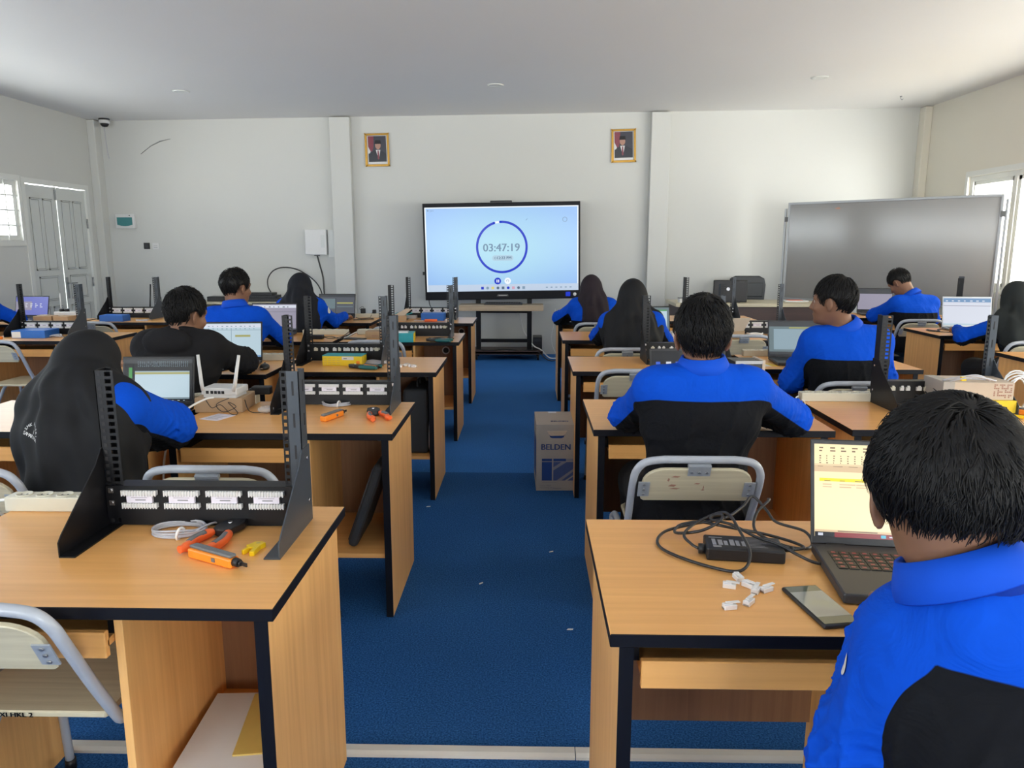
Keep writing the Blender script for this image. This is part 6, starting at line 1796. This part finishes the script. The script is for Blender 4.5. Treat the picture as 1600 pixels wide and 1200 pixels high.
    for S, E_, W in ((SL, EL, WL), (SR, ER, WR)):
        gar.append(('e', E_ , V3(.060+bulk, .060+bulk, .058+bulk)*.92, None, .03))
        gar.append(('c', S*.5+shc*.5 + V3(0,0,.015), S + V3(0,0,.004), .050+bulk, .056+bulk, .04))
    if top == 'hoodie':
        gar.append(('e', nb - fwd*.118 + V3(0, 0, -.004), V3(.125, .058, .074), np.stack([rgt, fwd, upv], 1), .010))
        gar.append(('s', nb - fwd*.075 + V3(0, 0, .062), V3(.085, .035, .034), np.stack([rgt, fwd, upv], 1), .012))
        gar.append(('c', nb - rgt*.075 + fwd*.01 + V3(0,0,.006), nb - rgt*.06 - fwd*.06 + V3(0,0,.015), .026, .030, .012))
        gar.append(('c', nb + rgt*.075 + fwd*.01 + V3(0,0,.006), nb + rgt*.06 - fwd*.06 + V3(0,0,.015), .026, .030, .012))
    gar.append(('f', lambda P, d: np.maximum(folds(P, d), .478 - P[:, 2]), 0))
    V, Q = sdf_mesh(lambda P: ev(P, gar), lo, hi, res)
    if top == 'jacket':
        tz = V[:, 2] - seamz
        sea = tz.copy()
        dt = ev(V, torso(.016, .06))
        for S, E_, W, sg in ((SL, EL, WL, -1), (SR, ER, WR, 1)):
            da = ev(V, arm(S, E_, W, sleeve, .045)[:2])
            best = None
            for a, b in ((S, E_), (E_, W)):
                ba = b - a; t = np.clip(((V - a) @ ba) / (ba @ ba), 0, 1)
                ax = a + t[:, None]*ba; rad = V - ax; rl = np.linalg.norm(rad, axis=1)
                od = unit(upv*.85 + rgt*sg*.45 - fwd*.05)
                val = (rad @ od) + bias
                if best is None: best = val; bd = rl
                else: best = np.where(rl < bd, val, best)
            wgt = np.clip(.5 + (dt - da) / .05, 0, 1)
            sidex = ((V - shc) @ rgt) * sg
            wgt = wgt * np.clip((sidex - half*armhole + .02) / .09, 0, 1)
            sea = sea*(1 - wgt) + best*wgt
        child('jacket', V, Q, 'jacket_cloth', ('seam', sea))
    else:
        child('hoodie' if top == 'hoodie' else 'tunic', V, Q, 'hoodie_black')
    # ---- trousers and shoes
    tr = legs(.016, .04, False) + [('c', hip - rgt*.08, hip + rgt*.08, .112, .112, .05)]
    tr.append(('f', lambda P, d: np.maximum(folds(P, d, .004), np.maximum(.075 - P[:, 2], P[:, 2] - .66)), 0))
    V, Q = sdf_mesh(lambda P: ev(P, tr), lo, hi, max(res, .009))
    child('trousers', V, Q, 'black_trousers')
    for (h_, kn, an, toe) in ft:
        sh = [('c', an + V3(0,0,-.035) - fwd*.03, toe + fwd*.01, .045, .040, .02), ('c', an - fwd*.02, an - fwd*.02 + V3(0,0,-.05), .046, .046, .02)]
        sh.append(('f', lambda P, d: np.maximum(np.maximum(d - .003, .002 - P[:, 2]), P[:, 2] - .10), 0))
        V, Q = sdf_mesh(lambda P: ev(P, sh), np.minimum(an, toe) - .1, np.maximum(an, toe) + .1, .009)
        child('shoe', V, Q, 'shoe_black')
    # ---- shirt collar
    if top == 'jacket' and scarf is None:
        ax = unit(skull - nb); mb = MB(); N = 40; rows_ = []
        cx = nb + ax*.036
        e1 = unit(rgt - ax*(rgt @ ax)); e2 = np.cross(ax, e1)
        for k in range(N):
            a = 2*PI*k/N; dirv = e1*math.cos(a)*1.06 + e2*math.sin(a)
            bk = .5 - .5*math.sin(a)                    # 1 at the back of the neck
            hgt = .030 + .018*bk
            rr = .062
            prof = [(rr+.012, -.030), (rr-.002, .0), (rr-.004, hgt-.004), (rr, hgt), (rr+.006, hgt+.001), (rr+.017, hgt-.022), (rr+.026, hgt-.046), (rr+.022, hgt-.050), (rr+.014, hgt-.036)]
            rows_.append([tuple(cx + dirv*r_ + ax*z_) for r_, z_ in prof])
        m_ = len(rows_[0]); vs = [p for r_ in rows_ for p in r_]
        fs = [(i*m_+j, ((i+1) % N)*m_+j, ((i+1) % N)*m_+(j+1) % m_, i*m_+(j+1) % m_) for i in range(N) for j in range(m_)]
        mb.add([tuple(np.array(v) - org) for v in vs], fs, 0, True)
        obj('collar', mb, 'jacket_blue', root)
    # ---- hair or scarf
    if hair is not None:
        d_ = dict(up=.018, back=.012, side=.010, nape=-.072, front=.050, tous=.004, strands=500, slen=.055, seed=3, res=max(res*.8, .005)); d_.update(hair)
        V, Q = hair_mesh(head, Rh, hs, d_['res'], d_['up'], d_['back'], d_['side'], d_['nape'], d_['front'], d_['tous'], d_['strands'], d_['slen'], d_['seed'])
        child('hair', V, Q, 'hair_black')
    if scarf is not None:
        zc = scarf.get('z', .74); gi = scarf.get('g', .034); wdt = scarf.get('w', 1.25); tl = scarf.get('tail', .0)
        L = lambda x, y, z: head + Rh @ (V3(x, y, z)*hs)
        sc_ = [('e', L(0, -.018, .020), V3(.090, .106, .106)*hs, Rh, .03), ('e', L(0, .004, -.050), V3(.084, .088, .090)*hs, Rh, .03)]
        sc_ += [('c', L(0, -.035, -.03), nb - fwd*.045 + V3(0,0,-.01), .088, .090, .06), ('c', L(0, .01, -.08), chest + fwd*.07 + V3(0,0,.02), .075, .075, .06)]
        sc_ += [('c', nb - fwd*.02 - rgt*.05, SL*.8+shc*.2 + V3(0,0,.0), .070, .058*wdt+.006, .06), ('c', nb - fwd*.02 + rgt*.05, SR*.8+shc*.2, .070, .058*wdt+.006, .06)]
        bot = hip*.5 + mid*.5 if zc < .7 else mid
        bot = bot.copy(); bot[2] = zc
        sc_ += [('c', nb - fwd*.055 - rgt*.03, chest - fwd*.045 - rgt*.06*wdt, .085, .090, .06), ('c', nb - fwd*.055 + rgt*.03, chest - fwd*.045 + rgt*.06*wdt, .085, .090, .06)]
        sc_ += [('c', chest - fwd*.035 - rgt*.06*wdt, bot - fwd*.03 - rgt*.05*wdt, .092, .098+gi*.4, .06), ('c', chest - fwd*.035 + rgt*.06*wdt, bot - fwd*.03 + rgt*.05*wdt, .092, .098+gi*.4, .06)]
        sc_ += [('c', chest - fwd*.045, bot - fwd*.035, .100, .106+gi*.3, .06)]
        if scarf.get('cape'):
            sc_ += [(p[0], p[1], p[2], p[3]+gi, p[4]+gi, p[5]) for p in torso(0, .06)]
            sc_ += [('c', SL, SL*.45+EL*.55, .076, .070, .05)]
        sc_.append(('s', L(0, .112, -.022), V3(.056, .062, .076)*hs, Rh, .012))
        if scarf.get('cut'): sc_.append(('s', SL - rgt*.068 - fwd*.02 - V3(0,0,.035), V3(.034, .06, .030), None, .01))
        ph = rg.uniform(0, 6.28, 4)
        def drape(P, d):
            q = (P - shc); x = q @ rgt; y = q @ fwd; z = P[:, 2]
            ang = np.arctan2(x, -(y - .02))
            below = np.clip((head[2] + .03*hs - z) / .10, 0, 1)
            am = scarf.get('fold', .008)
            fold = np.sin(ang*7 + ph[0] + 2.0*np.sin(z*9+ph[1])) * am + np.sin(ang*13 + z*16 + ph[2] + x*9) * am*.55
            swag = np.sin((z*46 + 30*np.abs(x) + ph[3])) * .0035 * np.clip((.10 - np.abs(z - nb[2])) / .06, 0, 1)
            d = d - (fold + swag) * below
            cutz = zc + .06*(np.abs(x)/.2)**2 * scarf.get('round', 1.0) + .012*np.sin(ang*5+ph[1])
            fr = np.where(y > .03, .12, 0.0)
            for S, E_ in ((SL, EL), (SR, ER)):
                d = np.maximum(d, -p_cap(P, S*.78 + E_*.22, E_ + (E_ - S)*.25, .080, .14))
            return np.maximum(d, cutz + fr - z)
        sc_.append(('f', drape, 0))
        V, Q = sdf_mesh(lambda P: ev(P, sc_), lo, hi, res)
        so = child('headscarf', V, Q, scarf.get('mat', 'scarf_black'))
        if emblem:
            bv = BVHTree.FromPolygons([Vector(v) for v in V], [tuple(q) for q in Q])
            o_ = Vector(emblem['at']); hit = bv.find_nearest(o_)
            nr = Vector((-.25, -1, .25)).normalized(); rt_ = Vector((0,0,1)).cross(-nr).normalized() if False else Vector(emblem['right']).normalized()
            rt_ = (rt_ - nr*rt_.dot(nr)).normalized(); up_ = nr.cross(rt_)
            mb = MB()
            def put(vs, fs):
                out = []
                for (x, y) in vs:
                    p = o_ + rt_*x + up_*y + nr*.25
                    hh = bv.ray_cast(p, -nr)
                    q = hh[0] + nr*.0018 if hh[0] is not None else o_
                    out.append(tuple(np.array(q) - org))
                mb.add(out, fs)
            def word(txt, size, cx, cy, rad=None, sp=None, a0=0, rot=0):
                # letters one by one, on an arc when rad is given
                for i, ch_ in enumerate(txt):
                    if ch_ == ' ': continue
                    vs, fs = text_mesh(ch_, size, 0)
                    if rad:
                        a = a0 - (i - (len(txt)-1)/2)*sp
                        ca, sa = math.cos(a - PI/2), math.sin(a - PI/2); px, py = cx + rad*math.cos(a), cy + rad*math.sin(a)
                    else:
                        ca, sa = math.cos(rot), math.sin(rot); t = (i - (len(txt)-1)/2)*(sp or 0); px, py = cx + t*ca, cy + t*sa
                    put([(px + v.x*ca - v.y*sa, py + v.x*sa + v.y*ca) for v in vs], fs)
            S_ = emblem.get('s', 1.0)
            word('SMK NEGERI', .019*S_, 0, -.008*S_, .044*S_, .30, PI*.5)
            word('1', .026*S_, .004*S_, .004*S_)
            word('SAMARINDA', .021*S_, 0, -.016*S_, None, .0112*S_)
            obj('emblem', mb, 'plastic_white', so)
    # ---- face details
    fd_ = []
    for s in (-1, 1):
        L = lambda x, y, z: tuple(head + Rh @ (V3(x, y, z)*hs) - org)
        mb = MB(); mb.sphere(L(s*.030, .0730, .004), .0098*hs, 12); ey = obj('eye', mb, 'eye_white', root)
        mb = MB(); mb.sphere(L(s*.030, .0790, .004), .0056*hs, 10); obj('iris', mb, 'ink', ey)
        if hair is not None:
            mb = MB(); mb.tube([L(s*.014, .086, .026), L(s*.030, .084, .030), L(s*.046, .072, .026)], [.003, .0035, .002], 6); obj('eyebrow', mb, 'hair_black', root)
    mb = MB(); L = lambda x, y, z: tuple(head + Rh @ (V3(x, y, z)*hs) - org)
    mb.tube([L(-.019, .0855, -.063), L(-.007, .0915, -.0615), L(.007, .0915, -.0615), L(.019, .0855, -.063)], [.002, .0045, .0045, .002], 6); obj('lips', mb, 'lips', root)
    return root

FL = .84   # a relaxed finger curl on keys
keys_hand = dict(curl=(.45, .55, .4))
P = {}
P[1] = person('person in a blue and black work shirt with tousled hair, nearest, before the large laptop', (.705, .84), math.radians(-30), shc=(.678, .885, .905), half=.160, nbo=(.585, .925, .985),
   head=(.566, .985, 1.108), yaw=math.radians(14), pitch=.20, hs=1.0, elbL=(.488, .985, .69), elbR=(.90, .92, .70), wriL=(.62, 1.215, .805), wriR=(.90, 1.19, .805), res=.005, kneeY=.37,
   seamz=.932, bias=.085, sleeve=.024, armhole=.12, hair=dict(up=.026, back=.020, side=.020, nape=-.030, front=.030, tous=.007, strands=6500, slen=.105, seed=11, res=.0045), handL=keys_hand, handR=keys_hand, bulk=.006)
P[2] = person('person in a blue and black work shirt leaning with both elbows wide on the desk', (.56, 2.50), 0, shc=(.595, 2.525, .960), half=.165,
   head=(.592, 2.555, 1.140), yaw=math.radians(-4), pitch=.16, elbL=(.385, 2.815, .808), elbR=(.985, 2.745, .812), wriL=(.56, 2.985, .795), wriR=(.81, 2.985, .795), res=.006,
   seamz=.945, bias=.010, hair=dict(up=.030, back=.016, side=.018, nape=-.066, front=.040, tous=.005, strands=1400, slen=.07, seed=5), handL=keys_hand, handR=keys_hand, bulk=.004)
P[3] = person('person in a blue and black work shirt turning his face to the left in profile', (1.625, 3.83), math.radians(4), shc=(1.635, 3.87, .955), half=.168,
   head=(1.548, 3.87, 1.165), yaw=math.radians(50), pitch=.06, elbL=(1.405, 3.96, .74), elbR=(1.865, 3.93, .75), wriL=(1.50, 4.20, .80), wriR=(1.80, 4.19, .80), res=.006,
   seamz=.885, bias=.05, hair=dict(up=.022, back=.014, side=.012, nape=-.068, front=.048, tous=.004, strands=800, slen=.05, seed=8), handL=keys_hand, handR=keys_hand, bulk=.006)
P[4] = person('person in a blue and black work shirt bowing his head before the whiteboard', (3.57, 6.98), math.radians(3), shc=(3.575, 7.06, .915), half=.165,
   head=(3.475, 7.17, 1.105), yaw=math.radians(32), pitch=.75, elbL=(3.30, 7.24, .79), elbR=(3.83, 7.20, .76), wriL=(3.47, 7.44, .80), wriR=(3.74, 7.43, .80), res=.008,
   seamz=.845, bias=.045, hair=dict(up=.022, back=.012, side=.012, tous=.004, strands=400, slen=.05, seed=9), handL=keys_hand, handR=keys_hand)
P[5] = person('person in a dark green headscarf and blue shirt typing near the right window', (3.62, 5.44), math.radians(6), shc=(3.60, 5.52, .890), half=.140,
   head=(3.55, 5.58, 1.075), yaw=math.radians(12), pitch=.25, hs=.95, elbL=(3.285, 5.71, .770), elbR=(3.86, 5.70, .765), wriL=(3.375, 5.965, .800), wriR=(3.74, 5.97, .80), res=.007,
   seamz=.80, bias=.010, scarf=dict(mat='scarf_green', z=.68, w=1.9), skin='skin_light', handL=keys_hand, handR=keys_hand)
P[6] = person('person in a plum headscarf and blue shirt nearest the big screen right of the aisle', (.58, 6.63), 0, shc=(.575, 6.66, .915), half=.150,
   head=(.555, 6.69, 1.075), yaw=.05, pitch=.20, hs=.95, elbL=(.285, 6.82, .800), elbR=(.86, 6.82, .800), wriL=(.44, 7.03, .800), wriR=(.72, 7.03, .800), res=.008,
   seamz=.80, bias=.006, scarf=dict(mat='scarf_plum', z=.80, w=.8, round=0), skin='skin_light', handL=keys_hand, handR=keys_hand)
P[7] = person('person in a long black headscarf with blue sleeves, behind the plum-scarfed one', (.68, 5.04), 0, shc=(.700, 5.08, .930), half=.155,
   head=(.705, 5.12, 1.105), yaw=0, pitch=.18, hs=.97, elbL=(.510, 5.37, .805), elbR=(.950, 5.24, .790), wriL=(.60, 5.63, .798), wriR=(.86, 5.58, .798), res=.007,
   seamz=.86, bias=-.002, scarf=dict(mat='scarf_black', z=.70, w=1.5), skin='skin_light', handL=keys_hand, handR=keys_hand)
P[8] = person('person in a long black headscarf cape with a white school emblem, right elbow out', (-1.47, 2.36), math.radians(-14), shc=(-1.475, 2.43, .915), half=.135,
   head=(-1.495, 2.52, 1.038), yaw=math.radians(-14), pitch=.30, roll=.10, hs=.97, elbL=(-1.73, 2.57, .77), elbR=(-1.305, 2.64, .800), wriL=(-1.66, 2.80, .80), wriR=(-1.440, 2.60, .745), res=.006, kneeY=.31,
   seamz=.99, bias=.018, sleeve=.038, scarf=dict(mat='scarf_black', z=.56, cape=True, g=.036, w=1.1, fold=.0085, round=0, cut=True), skin='skin_light',
   handR=dict(dir=(.40, -.25, -.9), palm=(-.5, -.7, -.1), curl=(.30, .40, .35)), handL=keys_hand, emblem=dict(at=(-1.555, 2.27, .862), right=(.93, -.28, -.30), s=.78))
P[9] = person('person in a black hoodie reaching over a laptop, left of the aisle', (-1.77, 3.66), math.radians(-4), shc=(-1.765, 3.74, .935), half=.165,
   head=(-1.740, 3.80, 1.096), yaw=math.radians(-28), pitch=.22, elbL=(-2.00, 3.90, .78), elbR=(-1.525, 3.955, .835), wriL=(-1.88, 4.12, .80), wriR=(-1.575, 4.185, .805), res=.006, kneeY=.30,
   top='hoodie', hair=dict(up=.026, back=.012, side=.014, nape=-.060, front=.044, tous=.007, strands=1000, slen=.06, seed=14), handL=keys_hand, handR=keys_hand, bulk=.012)
P[10] = person('person in an all blue shirt back before a laptop with a lilac page', (-1.99, 5.05), math.radians(-4), shc=(-2.005, 5.11, .955), half=.168,
   head=(-2.000, 5.15, 1.162), yaw=math.radians(-28), pitch=.12, elbL=(-2.27, 5.28, .80), elbR=(-1.745, 5.27, .80), wriL=(-2.14, 5.53, .80), wriR=(-1.90, 5.53, .80), res=.007,
   seamz=.80, bias=.030, hair=dict(up=.020, back=.012, side=.012, tous=.005, strands=600, slen=.05, seed=19), handL=keys_hand, handR=keys_hand)
P[11] = person('person in a navy-black headscarf with bare hand at a laptop near the front wall', (-1.95, 6.36), math.radians(-6), shc=(-1.945, 6.42, .925), half=.150,
   head=(-1.945, 6.46, 1.095), yaw=math.radians(-14), pitch=.15, hs=.97, elbL=(-2.20, 6.60, .78), elbR=(-1.725, 6.60, .785), wriL=(-2.05, 6.87, .80), wriR=(-1.685, 6.885, .802), res=.007, kneeY=.40,
   seamz=.70, bias=.03, scarf=dict(mat='scarf_navy', z=.66, w=1.5), skin='skin_light', handL=keys_hand, handR=keys_hand)
P[12] = person('person in a black headscarf and blue sleeve at the left edge of the view', (-4.76, 6.20), math.radians(-4), shc=(-4.72, 6.32, .920), half=.150,
   head=(-4.665, 6.40, 1.085), yaw=math.radians(-6), pitch=.22, hs=.97, elbL=(-4.96, 6.46, .79), elbR=(-4.455, 6.47, .800), wriL=(-4.82, 6.69, .80), wriR=(-4.58, 6.70, .800), res=.008, kneeY=.36,
   seamz=.72, bias=.03, scarf=dict(mat='scarf_black', z=.72, w=1.0), skin='skin_light', handL=keys_hand, handR=keys_hand)
# round white patches on two sleeves
def sleeve_patch(p, at, r):
    jk = [c for c in p.children if c.name.startswith('jacket')][0]
    bv = BVHTree.FromPolygons([v.co for v in jk.data.vertices], [tuple(q.vertices) for q in jk.data.polygons])
    c, n, _, _ = bv.find_nearest(Vector(at) - p.location)
    if n.dot(Vector((0, 0, 0)) - (c + p.location - Vector((0, 0, 1.44)))) < 0: n = -n
    a = n.orthogonal().normalized(); b = n.cross(a); N = 20; vs = [tuple(c + n*.0022)]
    for k in range(N):
        q = c + a*(r*math.cos(2*PI*k/N)) + b*(r*math.sin(2*PI*k/N))
        h = bv.find_nearest(q); vs.append(tuple(h[0] + n*.0018))
    mb = MB(); mb.add(vs, [(0, 1+k, 1+(k+1) % N) for k in range(N)]); obj('sleeve_patch', mb, 'white_paint', jk)
sleeve_patch(P[11], (-1.775, 6.46, .885), .028)
sleeve_patch(P[1], (.405, 1.02, .86), .016)
# ================================================================== CAMERA
f_px, pitch, yaw, roll, hc = 1174.05, 0.18194, -0.021186, 0.000487, 1.4435
fw = Vector((math.sin(yaw)*math.cos(pitch), math.cos(yaw)*math.cos(pitch), -math.sin(pitch)))
rt = Vector((math.cos(yaw), -math.sin(yaw), 0)); up = rt.cross(fw)
r2 = rt*math.cos(roll) + up*math.sin(roll); u2 = -rt*math.sin(roll) + up*math.cos(roll)
cd = bpy.data.cameras.new('camera'); cam = bpy.data.objects.new('camera', cd); COL.objects.link(cam)
cam.matrix_world = Matrix(((r2.x,u2.x,-fw.x,0),(r2.y,u2.y,-fw.y,0),(r2.z,u2.z,-fw.z,hc),(0,0,0,1)))
cd.sensor_fit = 'HORIZONTAL'; cd.sensor_width = 36.0; cd.lens = 36.0*f_px/1600.0
cd.clip_start = 0.05; cd.clip_end = 200
SC.camera = cam

# ================================================================== DAYLIGHT
w = bpy.data.worlds.new('overcast_sky'); SC.world = w; w.use_nodes = True
nt = w.node_tree; bg = nt.nodes['Background']
tc = node(nt, 'ShaderNodeTexCoord'); sp = node(nt, 'ShaderNodeSeparateXYZ')
nt.links.new(tc.outputs['Generated'], sp.inputs[0])
def ramp(c0, c1):
    cr = node(nt, 'ShaderNodeValToRGB')
    cr.color_ramp.elements[0].position = .38; cr.color_ramp.elements[0].color = c0
    cr.color_ramp.elements[1].position = .56; cr.color_ramp.elements[1].color = c1
    nt.links.new(mr.outputs[0], cr.inputs[0]); return cr
mr = node(nt, 'ShaderNodeMapRange'); mr.inputs['From Min'].default_value = -1; nt.links.new(sp.outputs['Z'], mr.inputs['Value'])
cool = ramp((1.25, 1.28, 1.28, 1), (0.90, 0.96, 1.02, 1))        # cool light on the left, ground raised to brighten the ceiling
warm = ramp((0.72, 0.64, 0.50, 1), (0.76, 0.69, 0.55, 1))         # warm light on the right, ground dimmed to even the ceiling
mx = node(nt, 'ShaderNodeMapRange'); mx.inputs['From Min'].default_value = -.5; mx.inputs['From Max'].default_value = .6; nt.links.new(sp.outputs['X'], mx.inputs['Value'])
ml = node(nt, 'ShaderNodeMix', data_type='RGBA'); nt.links.new(mx.outputs[0], ml.inputs[0]); nt.links.new(cool.outputs[0], ml.inputs[6]); nt.links.new(warm.outputs[0], ml.inputs[7])
rear_glow = ramp((2.3, 2.2, 2.1, 1), (1.05, 1.06, 1.08, 1))          # bright ground glow added behind the room to lift the ceiling
my = node(nt, 'ShaderNodeMapRange'); my.inputs['From Min'].default_value = -.3; my.inputs['From Max'].default_value = -.8; nt.links.new(sp.outputs['Y'], my.inputs['Value'])
m2 = node(nt, 'ShaderNodeMix', data_type='RGBA'); nt.links.new(my.outputs[0], m2.inputs[0]); nt.links.new(ml.outputs[2], m2.inputs[6]); nt.links.new(rear_glow.outputs[0], m2.inputs[7])
nt.links.new(m2.outputs[2], bg.inputs['Color'])
bg.inputs['Strength'].default_value = 6.0
def portal(name, loc, rot, sx, sy):
    l = bpy.data.lights.new(name, 'AREA'); l.shape = 'RECTANGLE'; l.size = sx; l.size_y = sy
    l.cycles.is_portal = True
    o = bpy.data.objects.new(name, l); COL.objects.link(o); o.location = loc; o.rotation_euler = rot
for y0, y1, z0, z1 in RWIN: portal('window_portal', (XR+.2, (y0+y1)/2, (z0+z1)/2), (0, PI/2, 0), z1-z0, y1-y0)
for y0, y1, z0, z1 in LWIN: portal('window_portal', (XL-.2, (y0+y1)/2, (z0+z1)/2), (0, -PI/2, 0), z1-z0, y1-y0)
for x0, x1, z0, z1 in BWIN: portal('window_portal', ((x0+x1)/2, YB-.22, (z0+z1)/2), (PI/2, 0, 0), x1-x0, z1-z0)

vs = SC.view_settings
vs.view_transform = 'Standard'; vs.look = 'None'; vs.gamma = 1.0; vs.use_curve_mapping = False
vs.exposure = 1.40
SC.cycles.max_bounces = 10; SC.cycles.diffuse_bounces = 7; SC.cycles.glossy_bounces = 4
SC.cycles.transparent_max_bounces = 12
SC.cycles.caustics_reflective = False; SC.cycles.caustics_refractive = False
SC.cycles.sample_clamp_indirect = 6.0
SC.cycles.use_denoising = True
